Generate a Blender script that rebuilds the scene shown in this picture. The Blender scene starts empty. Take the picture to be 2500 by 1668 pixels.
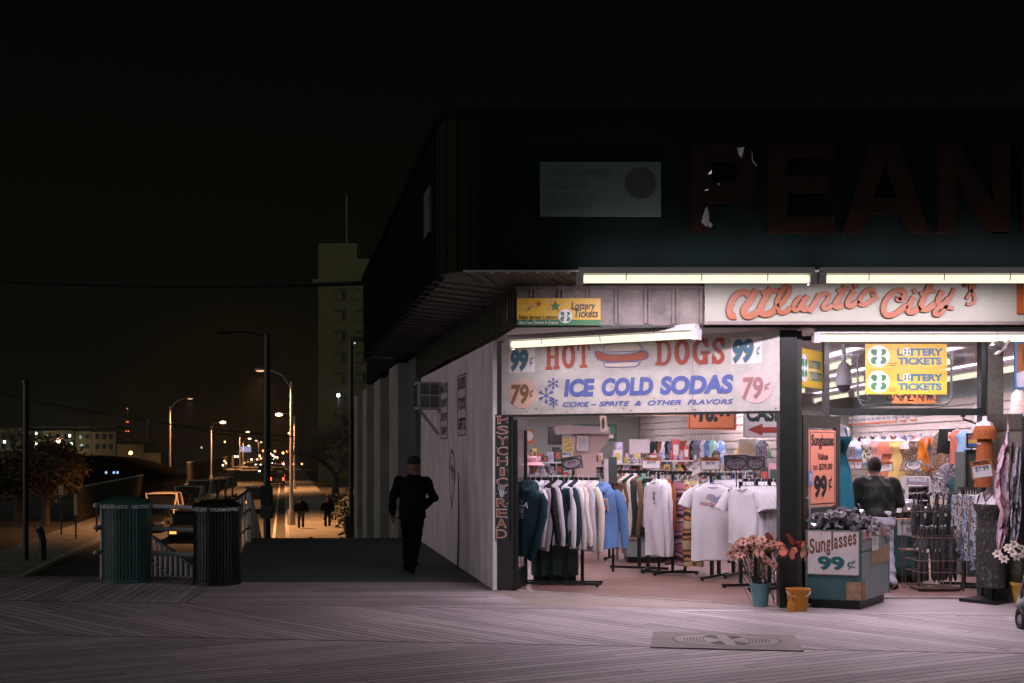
import bpy, bmesh, math, random
from mathutils import Vector, Matrix
V = Vector
S = bpy.context.scene
COL = S.collection
rad = math.radians
# ---------------------------------------------------------------- camera, world, exposure
CX, HY, F, CH = 1250.0, 1095.0, 3000.0, 1.75      # principal column, horizon row, focal length (photo px), eye height (m)
cd = bpy.data.cameras.new('camera')
cam = bpy.data.objects.new('camera', cd); COL.objects.link(cam)
cam.location = (0, 0, CH); cam.rotation_euler = (rad(90), 0, 0)
cd.sensor_width = 36; cd.lens = 36 * F / 2500; cd.shift_y = (HY - 834) / 2500
cd.clip_start = .1; cd.clip_end = 3000
S.camera = cam
S.view_settings.view_transform = 'Standard'; S.view_settings.look = 'None'
S.view_settings.exposure = 0; S.view_settings.gamma = 1
S.cycles.use_denoising = True
S.cycles.max_bounces = 6; S.cycles.diffuse_bounces = 3; S.cycles.glossy_bounces = 3; S.cycles.transmission_bounces = 4
S.cycles.transparent_max_bounces = 8; S.cycles.caustics_reflective = False; S.cycles.caustics_refractive = False
S.cycles.sample_clamp_indirect = 4
W = bpy.data.worlds.new('World'); S.world = W; W.use_nodes = True
def _world():
    nt = W.node_tree; N = nt.nodes; L = nt.links
    bg = N['Background']
    tc = N.new('ShaderNodeTexCoord'); sp = N.new('ShaderNodeSeparateXYZ'); L.new(tc.outputs['Generated'], sp.inputs[0])
    r1 = N.new('ShaderNodeMapRange'); r1.inputs[1].default_value = .45; r1.inputs[2].default_value = -1.0   # towards the sea side boardwalk: lit town glow
    L.new(sp.outputs['Y'], r1.inputs[0])
    r2 = N.new('ShaderNodeMapRange'); r2.inputs[1].default_value = .32; r2.inputs[2].default_value = 0.0    # glow near the horizon
    L.new(sp.outputs['Z'], r2.inputs[0])
    m1 = N.new('ShaderNodeMix'); m1.data_type = 'RGBA'
    m1.inputs[6].default_value = (.0013, .0016, .0010, 1); m1.inputs[7].default_value = (.0032, .0031, .0016, 1)
    L.new(r2.outputs[0], m1.inputs[0])
    m2 = N.new('ShaderNodeMix'); m2.data_type = 'RGBA'
    m2.inputs[7].default_value = (.085, .105, .090, 1)
    L.new(r1.outputs[0], m2.inputs[0]); L.new(m1.outputs[2], m2.inputs[6])
    # town glow over the far end of the street
    d2 = N.new('ShaderNodeVectorMath'); d2.operation = 'DOT_PRODUCT'; d2.inputs[1].default_value = V((-.21, .977, .01)).normalized(); L.new(tc.outputs['Generated'], d2.inputs[0])
    r5 = N.new('ShaderNodeMapRange'); r5.interpolation_type = 'SMOOTHERSTEP'; r5.inputs[1].default_value = .99; r5.inputs[2].default_value = 1.0; L.new(d2.outputs['Value'], r5.inputs[0])
    m5 = N.new('ShaderNodeMix'); m5.data_type = 'RGBA'; m5.inputs[7].default_value = (.0065, .0047, .0020, 1); L.new(r5.outputs[0], m5.inputs[0]); L.new(m1.outputs[2], m5.inputs[6]); L.new(m5.outputs[2], m2.inputs[6])
    # added mauve glow low on the west side, outside the frame, to light the side wall
    dt = N.new('ShaderNodeVectorMath'); dt.operation = 'DOT_PRODUCT'; dt.inputs[1].default_value = V((-.92, -.36, .14)).normalized(); L.new(tc.outputs['Generated'], dt.inputs[0])
    r3 = N.new('ShaderNodeMapRange'); r3.interpolation_type = 'SMOOTHSTEP'; r3.inputs[1].default_value = .72; r3.inputs[2].default_value = .97; L.new(dt.outputs['Value'], r3.inputs[0])
    m3 = N.new('ShaderNodeMix'); m3.data_type = 'RGBA'; m3.inputs[7].default_value = (1.6, 1.32, 1.42, 1); L.new(m2.outputs[2], m3.inputs[6])
    r4 = N.new('ShaderNodeMapRange'); r4.inputs[1].default_value = .34; r4.inputs[2].default_value = .10; L.new(sp.outputs['Z'], r4.inputs[0])
    ml = N.new('ShaderNodeMath'); ml.operation = 'MULTIPLY'; L.new(r3.outputs[0], ml.inputs[0]); L.new(r4.outputs[0], ml.inputs[1]); L.new(ml.outputs[0], m3.inputs[0])
    L.new(m3.outputs[2], bg.inputs[0]); bg.inputs[1].default_value = 1.0
_world()
TUBE_W = 66.0      # watts of one canopy tube
ROOM_W = 56.0      # watts of one ceiling strip
LAMP_W = 9400.0     # watts of one sodium street lamp
FLUO = (1.0, .84, 1.0)
SODIUM = (1.0, .45, .17)

# ---------------------------------------------------------------- helpers
def P(x, y, Z): return V(((x - CX) * Z / F, Z, CH - (y - HY) * Z / F))
def G(x, y, h=0.0):
    Z = (CH - h) * F / (y - HY); return P(x, y, Z)
_M = {}
def M(name, col=(.5, .5, .5), rough=.6, metal=0, var=.15, scale=6, bump=0, bscale=60, emit=0, ecol=None, spec=.5, col2=None, coat=0, stretch=None):
    if name in _M: return _M[name]
    m = bpy.data.materials.new(name); m.use_nodes = True; _M[name] = m
    nt = m.node_tree; N = nt.nodes; L = nt.links; b = N['Principled BSDF']
    b.inputs['Base Color'].default_value = (*col, 1); b.inputs['Roughness'].default_value = rough
    b.inputs['Metallic'].default_value = metal; b.inputs['Specular IOR Level'].default_value = spec
    if coat: b.inputs['Coat Weight'].default_value = coat
    if emit:
        b.inputs['Emission Color'].default_value = (*(ecol or col), 1); b.inputs['Emission Strength'].default_value = emit
    if var or bump:
        tc = N.new('ShaderNodeTexCoord'); src = tc.outputs['Object']
        if stretch:
            mp = N.new('ShaderNodeMapping'); mp.inputs['Scale'].default_value = stretch; L.new(src, mp.inputs[0]); src = mp.outputs[0]
    if var:
        n = N.new('ShaderNodeTexNoise'); n.inputs['Scale'].default_value = scale; n.inputs['Detail'].default_value = 5; n.inputs['Roughness'].default_value = .65
        L.new(src, n.inputs['Vector'])
        rp = N.new('ShaderNodeMapRange'); rp.inputs[1].default_value = .3; rp.inputs[2].default_value = .7; L.new(n.outputs[0], rp.inputs[0])
        mx = N.new('ShaderNodeMix'); mx.data_type = 'RGBA'
        a = col2 or tuple(max(0, c * (1 - var)) for c in col); c2 = tuple(min(1, c * (1 + var)) for c in col)
        mx.inputs[6].default_value = (*a, 1); mx.inputs[7].default_value = (*c2, 1)
        L.new(rp.outputs[0], mx.inputs[0]); L.new(mx.outputs[2], b.inputs['Base Color'])
    if bump:
        n2 = N.new('ShaderNodeTexNoise'); n2.inputs['Scale'].default_value = bscale; n2.inputs['Detail'].default_value = 4
        L.new(src, n2.inputs['Vector'])
        bp = N.new('ShaderNodeBump'); bp.inputs['Strength'].default_value = bump; bp.inputs['Distance'].default_value = .01
        L.new(n2.outputs[0], bp.inputs['Height']); L.new(bp.outputs[0], b.inputs['Normal'])
    return m
def glass(name, tint=(.8, .85, .85), mixv=.12):
    if name in _M: return _M[name]
    m = bpy.data.materials.new(name); m.use_nodes = True; _M[name] = m
    nt = m.node_tree; N = nt.nodes; L = nt.links; N.remove(N['Principled BSDF'])
    t = N.new('ShaderNodeBsdfTransparent'); t.inputs[0].default_value = (*tint, 1)
    g = N.new('ShaderNodeBsdfGlossy'); g.inputs['Roughness'].default_value = .08; g.inputs[0].default_value = (.9, .9, .9, 1)
    fr = N.new('ShaderNodeLayerWeight'); fr.inputs[0].default_value = mixv
    mx = N.new('ShaderNodeMixShader'); L.new(fr.outputs['Fresnel'], mx.inputs[0]); L.new(t.outputs[0], mx.inputs[1]); L.new(g.outputs[0], mx.inputs[2])
    L.new(mx.outputs[0], N['Material Output'].inputs[0]); return m
def pattern(name, cols, scale=8, stretch=(1, 1, 1), rough=.8, kind='noise', seedoff=0.0):
    """printed cloth: hard-edged patches of several colours"""
    if name in _M: return _M[name]
    m = bpy.data.materials.new(name); m.use_nodes = True; _M[name] = m
    nt = m.node_tree; N = nt.nodes; L = nt.links; b = N['Principled BSDF']; b.inputs['Roughness'].default_value = rough
    tc = N.new('ShaderNodeTexCoord'); mp = N.new('ShaderNodeMapping'); mp.inputs['Scale'].default_value = stretch; mp.inputs['Location'].default_value = (seedoff, seedoff * .7, seedoff * 1.3)
    L.new(tc.outputs['Object'], mp.inputs[0])
    if kind == 'wave':
        n = N.new('ShaderNodeTexWave'); n.bands_direction = 'Z'; n.inputs['Scale'].default_value = scale; n.inputs['Distortion'].default_value = 1.5; n.inputs['Detail'].default_value = 3
        n.inputs['Detail Scale'].default_value = 4
    elif kind == 'dots':
        n = N.new('ShaderNodeTexVoronoi'); n.inputs['Scale'].default_value = scale; n.inputs['Randomness'].default_value = .35
    else:
        n = N.new('ShaderNodeTexNoise'); n.inputs['Scale'].default_value = scale; n.inputs['Detail'].default_value = 3
    L.new(mp.outputs[0], n.inputs['Vector'])
    cr = N.new('ShaderNodeValToRGB'); cr.color_ramp.interpolation = 'CONSTANT' if kind != 'wave' else 'EASE'
    els = cr.color_ramp.elements
    lo, hi = (.32, .66) if kind == 'noise' else (0, .95)
    while len(els) < len(cols): els.new(.5)
    for i, c in enumerate(cols):
        els[i].position = lo + (hi - lo) * i / len(cols) if i else 0; els[i].color = (*c, 1)
    L.new(n.outputs[0], cr.inputs[0]); L.new(cr.outputs[0], b.inputs['Base Color'])
    return m
def link(o, parent=None):
    COL.objects.link(o)
    if parent is not None: o.parent = parent
    return o
def tag(o, label=None, cat=None, group=None, kind=None):
    if label: o['label'] = label
    if cat: o['category'] = cat
    if group: o['group'] = group
    if kind: o['kind'] = kind
    return o
def thing(name, label, cat, loc=(0, 0, 0), rz=0.0, group=None):
    o = bpy.data.objects.new(name, None); COL.objects.link(o); o.empty_display_size = .1
    o.location = loc; o.rotation_euler = (0, 0, rz)
    return tag(o, label, cat, group, 'thing')
def rootinv(r):
    return (Matrix.Translation(r.location) @ r.rotation_euler.to_matrix().to_4x4()).inverted()
def dup(root, loc, rz=0.0, label=None, scale=None):
    r = root.copy(); COL.objects.link(r); r.location = loc; r.rotation_euler = (0, 0, rz) if not isinstance(rz, (tuple, list)) else rz
    if scale: r.scale = scale if isinstance(scale, (tuple, list)) else (scale,) * 3
    if label: r['label'] = label
    for ch in list(root.children):
        c = ch.copy(); COL.objects.link(c); c.parent = r
        for g in list(ch.children):
            d = g.copy(); COL.objects.link(d); d.parent = c
    return r
class MB:
    def __init__(s): s.b = bmesh.new(); s.mi = 0
    def f(s, vs):
        try:
            fc = s.b.faces.new(vs); fc.material_index = s.mi; return fc
        except ValueError: return None
    def vs(s, pts): return [s.b.verts.new(p) for p in pts]
    def poly(s, pts): s.f(s.vs(pts)); return s
    def prism(s, pts, ext):
        a = s.vs(pts); e = V(ext); c = s.vs([V(p) + e for p in pts]); n = len(a)
        s.f(a); s.f(c[::-1])
        for i in range(n): s.f([a[i], c[i], c[(i + 1) % n], a[(i + 1) % n]])
        return s
    def box(s, c, d, m=None):
        x, y, z = d[0] / 2, d[1] / 2, d[2] / 2
        q = [V((i * x, j * y, k * z)) for i in (-1, 1) for j in (-1, 1) for k in (-1, 1)]
        if m is not None: q = [m @ p for p in q]
        v = s.vs([p + V(c) for p in q])
        for t in ((0, 1, 3, 2), (4, 6, 7, 5), (0, 4, 5, 1), (2, 3, 7, 6), (0, 2, 6, 4), (1, 5, 7, 3)): s.f([v[i] for i in t])
        return s
    def obox(s, o, U, Vv, N, u0, u1, v0, v1, n0, n1):
        """box in a frame"""
        pts = [o + U * u + Vv * v + N * n for u in (u0, u1) for v in (v0, v1) for n in (n0, n1)]
        v = s.vs(pts)
        for t in ((0, 1, 3, 2), (4, 6, 7, 5), (0, 4, 5, 1), (2, 3, 7, 6), (0, 2, 6, 4), (1, 5, 7, 3)): s.f([v[i] for i in t])
        return s
    def rings(s, rs, cap0=True, cap1=True, closed=True):
        R = [s.vs(r) for r in rs]; n = len(R[0])
        for a, c in zip(R, R[1:]):
            for i in range(n if closed else n - 1): s.f([a[i], a[(i + 1) % n], c[(i + 1) % n], c[i]])
        if closed and cap0: s.f(R[0][::-1])
        if closed and cap1: s.f(R[-1])
        return s
    def tube(s, pts, r, n=8, cap=True, flat=1.0, up=(0, 0, 1)):
        pts = [V(p) for p in pts]; rr = r if isinstance(r, (list, tuple)) else [r] * len(pts); out = []
        pu = None
        for i, p in enumerate(pts):
            d = (pts[min(i + 1, len(pts) - 1)] - pts[max(i - 1, 0)])
            if d.length < 1e-9: d = V((0, 0, 1))
            d.normalize()
            if pu is None:
                u = d.cross(V(up)); u = d.cross(V((1, 0, 0))) if u.length < .05 else u
            else: u = pu - d * pu.dot(d)
            u.normalize(); pu = u; w = u.cross(d)
            out.append([p + (u * math.cos(2 * math.pi * k / n) + w * math.sin(2 * math.pi * k / n) * flat) * rr[i] for k in range(n)])
        return s.rings(out, cap, cap)
    def lathe(s, prof, c=(0, 0, 0), n=16, sx=1, sy=1, cap0=True, cap1=True):
        c = V(c)
        return s.rings([[c + V((math.cos(2 * math.pi * k / n) * r * sx, math.sin(2 * math.pi * k / n) * r * sy, z)) for k in range(n)] for r, z in prof], cap0, cap1)
    def ball(s, c, r, n=12, m=8, sx=1, sy=1, sz=1):
        pr = [(max(1e-4, math.sin(math.pi * i / m)) * r, -math.cos(math.pi * i / m) * r * sz) for i in range(m + 1)]
        return s.lathe(pr, c, n, sx, sy)
    def limb(s, pts, rr, n=12):
        s.tube(pts, rr, n)
        for p, r in zip(pts, rr): s.ball(p, r, n, 8)
        return s
    def build(s, name, mat, parent=None, w=False, smooth=False, settle=False):
        me = bpy.data.meshes.new(name)
        bmesh.ops.recalc_face_normals(s.b, faces=s.b.faces[:])
        s.b.to_mesh(me); s.b.free()
        for m in (mat if isinstance(mat, (list, tuple)) else [mat]): me.materials.append(m)
        if smooth:
            me.polygons.foreach_set('use_smooth', [True] * len(me.polygons))
            try: me.set_sharp_from_angle(angle=rad(smooth if smooth > 1 else 40))
            except Exception: pass
        o = bpy.data.objects.new(name, me); link(o, parent)
        if w and parent is not None: me.transform(rootinv(parent))
        if settle:
            xs = [v.co for v in me.vertices]
            c = V(((min(p.x for p in xs) + max(p.x for p in xs)) / 2, (min(p.y for p in xs) + max(p.y for p in xs)) / 2, min(p.z for p in xs)))
            me.transform(Matrix.Translation(-c)); o.location = c
        me.update(); return o
_TMP = bpy.data.scenes.new('scratch')
def remesh(o, vox=.012, smooth=6):
    md = o.modifiers.new('r', 'REMESH'); md.mode = 'VOXEL'; md.voxel_size = vox
    ms = o.modifiers.new('s', 'SMOOTH'); ms.iterations = smooth; ms.factor = .5
    COL.objects.unlink(o); pa = o.parent; o.parent = None; _TMP.collection.objects.link(o)
    with bpy.context.temp_override(scene=_TMP, view_layer=_TMP.view_layers[0]): dg = bpy.context.evaluated_depsgraph_get(); dg.update()
    me = bpy.data.meshes.new_from_object(o.evaluated_get(dg)); o.modifiers.clear()
    _TMP.collection.objects.unlink(o); COL.objects.link(o); o.parent = pa
    old = o.data; mats = list(old.materials); nm = old.name; o.data = me; bpy.data.meshes.remove(old); me.name = nm
    me.materials.clear()
    for m in mats: me.materials.append(m)
    me.polygons.foreach_set('use_smooth', [True] * len(me.polygons)); return o
class Fr:
    """an upright plane in the place: origin, unit right, unit up, normal to its front"""
    def __init__(s, o, U, Vv=(0, 0, 1)):
        s.o = V(o); s.U = V(U).normalized(); s.V = V(Vv).normalized(); s.N = s.U.cross(s.V)
    def at(s, u, v, n=0.0): return s.o + s.U * u + s.V * v + s.N * n
    def px(s, x, y):
        c = V((0, 0, CH)); d = V(((x - CX) / F, 1, -(y - HY) / F))
        t = (s.o - c).dot(s.N) / d.dot(s.N); q = c + d * t - s.o
        return q.dot(s.U), q.dot(s.V)
def fr2(x0, Z0, x1, Z1):
    a = P(x0, HY, Z0); b = P(x1, HY, Z1); a.z = b.z = 0
    return Fr(a, b - a)
def frz(Z): return Fr((0, Z, 0), (1, 0, 0))
def rect(fr, x0, y0, x1, y1):
    u0, v0 = fr.px(x0, y1); u1, v1 = fr.px(x1, y0); return u0, v0, u1, v1
_T = {}
def tgeo(s, bold=0.0, shear=0.0, spc=1.0):
    k = (s, bold, shear, spc)
    if k in _T: return _T[k]
    c = bpy.data.curves.new('t', 'FONT'); c.body = s; c.size = 1; c.offset = bold; c.shear = shear; c.resolution_u = 4; c.space_character = spc
    o = bpy.data.objects.new('t', c); me = o.to_mesh()
    vs = [(v.co.x, v.co.y) for v in me.vertices]; fs = [tuple(p.vertices) for p in me.polygons]
    o.to_mesh_clear(); bpy.data.objects.remove(o); bpy.data.curves.remove(c)
    if vs:
        x0 = min(v[0] for v in vs); x1 = max(v[0] for v in vs); y0 = min(v[1] for v in vs); y1 = max(v[1] for v in vs)
        vs = [((x - x0) / max(1e-6, x1 - x0), (y - y0) / max(1e-6, y1 - y0)) for x, y in vs]
    _T[k] = (vs, fs); return _T[k]
def put_text(mb, fr, s, uv, bold=.0, shear=0.0, n=.005, spc=1.0, slope=0.0, fn=None):
    vs, fs = tgeo(s, bold, shear, spc); u0, v0, u1, v1 = uv
    pts = []
    for a, b in vs:
        u, v = u0 + (u1 - u0) * a, v0 + (v1 - v0) * b + slope * a
        pts.append(fn(u, v) if fn else fr.at(u, v, n))
    q = mb.vs(pts)
    for f_ in fs: mb.f([q[i] for i in f_])
def txt(root, fr, s, box, mat, bold=.0, shear=0.0, n=.005, spc=1.0, slope=0.0, name='lettering'):
    mb = MB(); put_text(mb, fr, s, rect(fr, *box), bold, shear, n, spc, slope)
    return mb.build(name, mat, root, w=True)
def shape(root, fr, pts, mat, n=.004, name='emblem', px=True):
    mb = MB()
    for poly in (pts if isinstance(pts[0][0], (tuple, list)) else [pts]):
        mb.poly([fr.at(*(fr.px(*p) if px else p), n) for p in poly]); n += .0004
    return mb.build(name, mat, root, w=True)
def ell(cx, cy, rx, ry, n=28, a0=0, a1=360): return [(cx + rx * math.cos(rad(a0 + (a1 - a0) * k / n)), cy - ry * math.sin(rad(a0 + (a1 - a0) * k / n))) for k in range(n)]
def star(cx, cy, r, k=.42, rot=90): return [(cx + (r if i % 2 == 0 else r * k) * math.cos(rad(rot + 36 * i)), cy - (r if i % 2 == 0 else r * k) * math.sin(rad(rot + 36 * i))) for i in range(10)]
def plate(name, label, cat, fr, box, mat, n0=0.0, n1=.02, group=None, px=True):
    """a flat board with its thickness; a thing whose own mesh is the board"""
    u0, v0, u1, v1 = rect(fr, *box) if px else box
    c = fr.at((u0 + u1) / 2, v0, n0)
    r = thing(name, label, cat, c, 0, group)
    mb = MB(); mb.obox(fr.o, fr.U, fr.V, fr.N, u0, u1, v0, v1, n0, n1); mb.build('board', mat, r, w=True)
    return r
def area(name, p, size, rot, watts, col, parent=None, spread=180):
    ld = bpy.data.lights.new(name, 'AREA'); ld.shape = 'RECTANGLE'; ld.size, ld.size_y = size; ld.energy = watts; ld.color = col; ld.spread = rad(spread)
    o = bpy.data.objects.new(name, ld); COL.objects.link(o); o.location = p; o.rotation_euler = rot
    if parent is not None: o.parent = parent
    return o
R = random.Random(7)
def jit(a): return R.uniform(-a, a)
def ribbon(pts, wid, sub=8):
    """centre-line -> (left, right) outline of a brush stroke through smooth points; wid may vary"""
    n = len(pts); out = []
    for i in range(n - 1):
        p0, p1, p2, p3 = pts[max(i - 1, 0)], pts[i], pts[i + 1], pts[min(i + 2, n - 1)]
        for k in range(sub):
            t = k / sub; q = []
            for a in (0, 1): q.append(.5 * (2 * p1[a] + (p2[a] - p0[a]) * t + (2 * p0[a] - 5 * p1[a] + 4 * p2[a] - p3[a]) * t * t + (3 * p1[a] - p0[a] - 3 * p2[a] + p3[a]) * t ** 3))
            out.append(q)
    out.append(list(pts[-1])); m = len(out); L_, R_ = [], []
    for i, p in enumerate(out):
        a = out[max(i - 1, 0)]; b = out[min(i + 1, m - 1)]; dx, dy = b[0] - a[0], b[1] - a[1]; l = math.hypot(dx, dy) or 1
        w = wid if not isinstance(wid, (list, tuple)) else wid[0] + (wid[1] - wid[0]) * i / (m - 1)
        L_.append((p[0] - dy / l * w / 2, p[1] + dx / l * w / 2)); R_.append((p[0] + dy / l * w / 2, p[1] - dx / l * w / 2))
    return L_, R_
def stroke(mb, fr, pts, wid, n0=.004, n1=None, sub=6, px=True):
    L_, R_ = ribbon(pts, wid, sub); g = (lambda p, n: fr.at(*fr.px(*p), n)) if px else (lambda p, n: fr.at(p[0], p[1], n))
    if n1 is None:
        a = mb.vs([g(p, n0) for p in L_]); b = mb.vs([g(p, n0) for p in R_])
        for i in range(len(a) - 1): mb.f([a[i], b[i], b[i + 1], a[i + 1]])
    else: mb.rings([[g(l, n0), g(r, n0), g(r, n1), g(l, n1)] for l, r in zip(L_, R_)])
# ---------------------------------------------------------------- the ground
SX = lambda Z, a=-.23: a - .1857 * (Z - 15.2)            # the street and the shop's side wall run along this line
SD = V((-.1857, 1, 0)).normalized(); SN = V((-SD.y, SD.x, 0))   # along the street; out of the side wall towards the street
def SP(a, Z, z=0.0): return V((a - .1857 * (Z - 15.0), Z, z))
ST = -2.65                                               # street level under the raised boardwalk
def _mt(nt, op, a, b=None, c=None):
    n = nt.nodes.new('ShaderNodeMath'); n.operation = op
    for i, v in enumerate((a, b, c)):
        if v is None: continue
        if isinstance(v, (int, float)): n.inputs[i].default_value = v
        else: nt.links.new(v, n.inputs[i])
    return n.outputs[0]
def deck_material():
    m = bpy.data.materials.new('weathered_boards'); m.use_nodes = True; nt = m.node_tree; N = nt.nodes; L = nt.links; b = N['Principled BSDF']
    g = N.new('ShaderNodeNewGeometry'); sp = N.new('ShaderNodeSeparateXYZ'); L.new(g.outputs['Position'], sp.inputs[0]); X, Y = sp.outputs[0], sp.outputs[1]
    mt = lambda *a: _mt(nt, *a)
    s = mt('ADD', Y, mt('MULTIPLY', X, .12))
    band = mt('FLOOR', mt('DIVIDE', mt('SUBTRACT', s, 11.0), 2.45))
    nr = mt('LESS_THAN', s, 11.0); fa = mt('GREATER_THAN', s, 13.45)     # near band lies almost across, middle band slants, far band runs up the street
    c0 = mt('MULTIPLY', mt('ADD', X, Y), .7071); a0 = mt('MULTIPLY', mt('SUBTRACT', Y, X), .7071); cn = mt('SUBTRACT', mt('MULTIPLY', Y, .885), mt('MULTIPLY', X, .466)); an = mt('ADD', mt('MULTIPLY', X, .885), mt('MULTIPLY', Y, .466)); cf = mt('ADD', mt('MULTIPLY', X, .995), mt('MULTIPLY', Y, .102))
    mix = lambda t, p, q: mt('ADD', mt('MULTIPLY', p, mt('SUBTRACT', 1, t)), mt('MULTIPLY', q, t))
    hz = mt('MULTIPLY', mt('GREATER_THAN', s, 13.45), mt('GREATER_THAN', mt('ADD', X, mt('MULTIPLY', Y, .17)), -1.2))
    cr = mix(hz, mix(fa, mix(nr, c0, cn), cf), Y); al = mix(hz, mix(fa, mix(nr, a0, an), Y), X)
    q = mt('DIVIDE', mt('ADD', cr, 40), .118); bid = mt('FLOOR', q); fr = mt('SUBTRACT', q, bid)
    key = mt('ADD', bid, mt('MULTIPLY', band, 57.3))
    wn = N.new('ShaderNodeTexWhiteNoise'); wn.noise_dimensions = '1D'; L.new(key, wn.inputs['W']); rnd = wn.outputs['Value']
    l2 = mt('DIVIDE', mt('ADD', al, mt('MULTIPLY', rnd, 9)), 3.6); lid = mt('FLOOR', l2); lf = mt('SUBTRACT', l2, lid)
    wn2 = N.new('ShaderNodeTexWhiteNoise'); wn2.noise_dimensions = '2D'; cv = N.new('ShaderNodeCombineXYZ'); L.new(key, cv.inputs[0]); L.new(lid, cv.inputs[1]); L.new(cv.outputs[0], wn2.inputs['Vector'])
    e = mt('ABSOLUTE', mt('SUBTRACT', fr, .5))
    gap = mt('MAXIMUM', mt('GREATER_THAN', e, mt('ADD', .428, mt('MULTIPLY', rnd, .035))), mt('LESS_THAN', lf, .0017))
    sf = mt('FRACT', mt('DIVIDE', mt('SUBTRACT', s, 11.0), 2.45)); seam = mt('LESS_THAN', mt('ABSOLUTE', mt('SUBTRACT', sf, .5)), .492)
    gap = mt('MAXIMUM', gap, mt('MULTIPLY', mt('SUBTRACT', 1, seam), mt('SUBTRACT', 1, hz)))
    gv = N.new('ShaderNodeCombineXYZ'); L.new(mt('MULTIPLY', al, 1.3), gv.inputs[0]); L.new(mt('MULTIPLY', cr, 34), gv.inputs[1]); L.new(mt('MULTIPLY', key, 3.1), gv.inputs[2])
    gn = N.new('ShaderNodeTexNoise'); gn.inputs['Scale'].default_value = 1; gn.inputs['Detail'].default_value = 4; L.new(gv.outputs[0], gn.inputs['Vector'])
    st = N.new('ShaderNodeTexNoise'); st.inputs['Scale'].default_value = .55; st.inputs['Detail'].default_value = 5; L.new(g.outputs['Position'], st.inputs['Vector'])
    # nail heads: two rows every 0.6 m
    nx = mt('SUBTRACT', mt('FRACT', mt('DIVIDE', al, .61)), .5); ny = mt('SUBTRACT', e, .3)
    nail = mt('LESS_THAN', mt('ADD', mt('POWER', mt('MULTIPLY', nx, .61), 2), mt('POWER', mt('MULTIPLY', ny, .138), 2)), .00007)
    val = mt('ADD', mt('ADD', .58, mt('MULTIPLY', wn2.outputs['Value'], .34)), mt('MULTIPLY', mt('SUBTRACT', gn.outputs[0], .5), .95))
    val = mt('MULTIPLY', val, mt('ADD', .55, mt('MULTIPLY', st.outputs[0], .9)))
    val = mt('MULTIPLY', val, mt('SUBTRACT', 1, mt('MULTIPLY', gap, .95)))
    val = mt('MULTIPLY', val, mt('SUBTRACT', 1, mt('MULTIPLY', mt('MULTIPLY', hz, mt('GREATER_THAN', Y, 16.05)), .66)))       # shade over the landing, darkened into the board colour
    val = mt('MULTIPLY', val, mt('SUBTRACT', 1, mt('MULTIPLY', nail, .7)))
    cm = N.new('ShaderNodeMix'); cm.data_type = 'RGBA'; cm.inputs[6].default_value = (.006, .007, .006, 1); cm.inputs[7].default_value = (.485, .405, .415, 1); L.new(val, cm.inputs[0])
    ct = N.new('ShaderNodeMix'); ct.data_type = 'RGBA'; ct.inputs[6].default_value = (.485, .405, .415, 1); ct.inputs[7].default_value = (.34, .42, .38, 1); L.new(mt('MULTIPLY', hz, mt('GREATER_THAN', Y, 16.05)), ct.inputs[0]); L.new(ct.outputs[2], cm.inputs[7])  # green-grey tint of the landing's shade, also put into the board colour
    L.new(cm.outputs[2], b.inputs['Base Color'])
    L.new(mt('ADD', .50, mt('MULTIPLY', gn.outputs[0], .3)), b.inputs['Roughness']); b.inputs['Specular IOR Level'].default_value = .35
    bp = N.new('ShaderNodeBump'); bp.inputs['Strength'].default_value = .35; bp.inputs['Distance'].default_value = .008
    L.new(mt('SUBTRACT', mt('MULTIPLY', gn.outputs[0], .5), mt('MULTIPLY', gap, 1.2)), bp.inputs['Height']); L.new(bp.outputs[0], b.inputs['Normal'])
    return m
def floor_material():
    m = bpy.data.materials.new('laminate_floor'); m.use_nodes = True; nt = m.node_tree; N = nt.nodes; L = nt.links; b = N['Principled BSDF']
    g = N.new('ShaderNodeNewGeometry'); sp = N.new('ShaderNodeSeparateXYZ'); L.new(g.outputs['Position'], sp.inputs[0]); mt = lambda *a: _mt(nt, *a)
    q = mt('DIVIDE', sp.outputs[1], .19); bid = mt('FLOOR', q); e = mt('ABSOLUTE', mt('SUBTRACT', mt('SUBTRACT', q, bid), .5))
    wn = N.new('ShaderNodeTexWhiteNoise'); wn.noise_dimensions = '1D'; L.new(bid, wn.inputs['W'])
    l2 = mt('ADD', mt('DIVIDE', sp.outputs[0], 1.25), mt('MULTIPLY', wn.outputs[0], 7)); lid = mt('FLOOR', l2)
    cv = N.new('ShaderNodeCombineXYZ'); L.new(bid, cv.inputs[0]); L.new(lid, cv.inputs[1]); w2 = N.new('ShaderNodeTexWhiteNoise'); w2.noise_dimensions = '2D'; L.new(cv.outputs[0], w2.inputs['Vector'])
    gv = N.new('ShaderNodeCombineXYZ'); L.new(mt('MULTIPLY', sp.outputs[0], 1.2), gv.inputs[0]); L.new(mt('MULTIPLY', sp.outputs[1], 22), gv.inputs[1]); L.new(lid, gv.inputs[2])
    gn = N.new('ShaderNodeTexNoise'); gn.inputs['Scale'].default_value = 1; gn.inputs['Detail'].default_value = 5; L.new(gv.outputs[0], gn.inputs['Vector'])
    val = mt('ADD', mt('MULTIPLY', w2.outputs[0], .35), mt('MULTIPLY', gn.outputs[0], .65))
    val = mt('MULTIPLY', val, mt('SUBTRACT', 1, mt('MULTIPLY', mt('GREATER_THAN', e, .485), .4)))
    cm = N.new('ShaderNodeMix'); cm.data_type = 'RGBA'; cm.inputs[6].default_value = (.09, .048, .038, 1); cm.inputs[7].default_value = (.30, .175, .14, 1); L.new(val, cm.inputs[0])
    L.new(cm.outputs[2], b.inputs['Base Color']); L.new(mt('ADD', .28, mt('MULTIPLY', gn.outputs[0], .25)), b.inputs['Roughness'])
    return m
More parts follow.
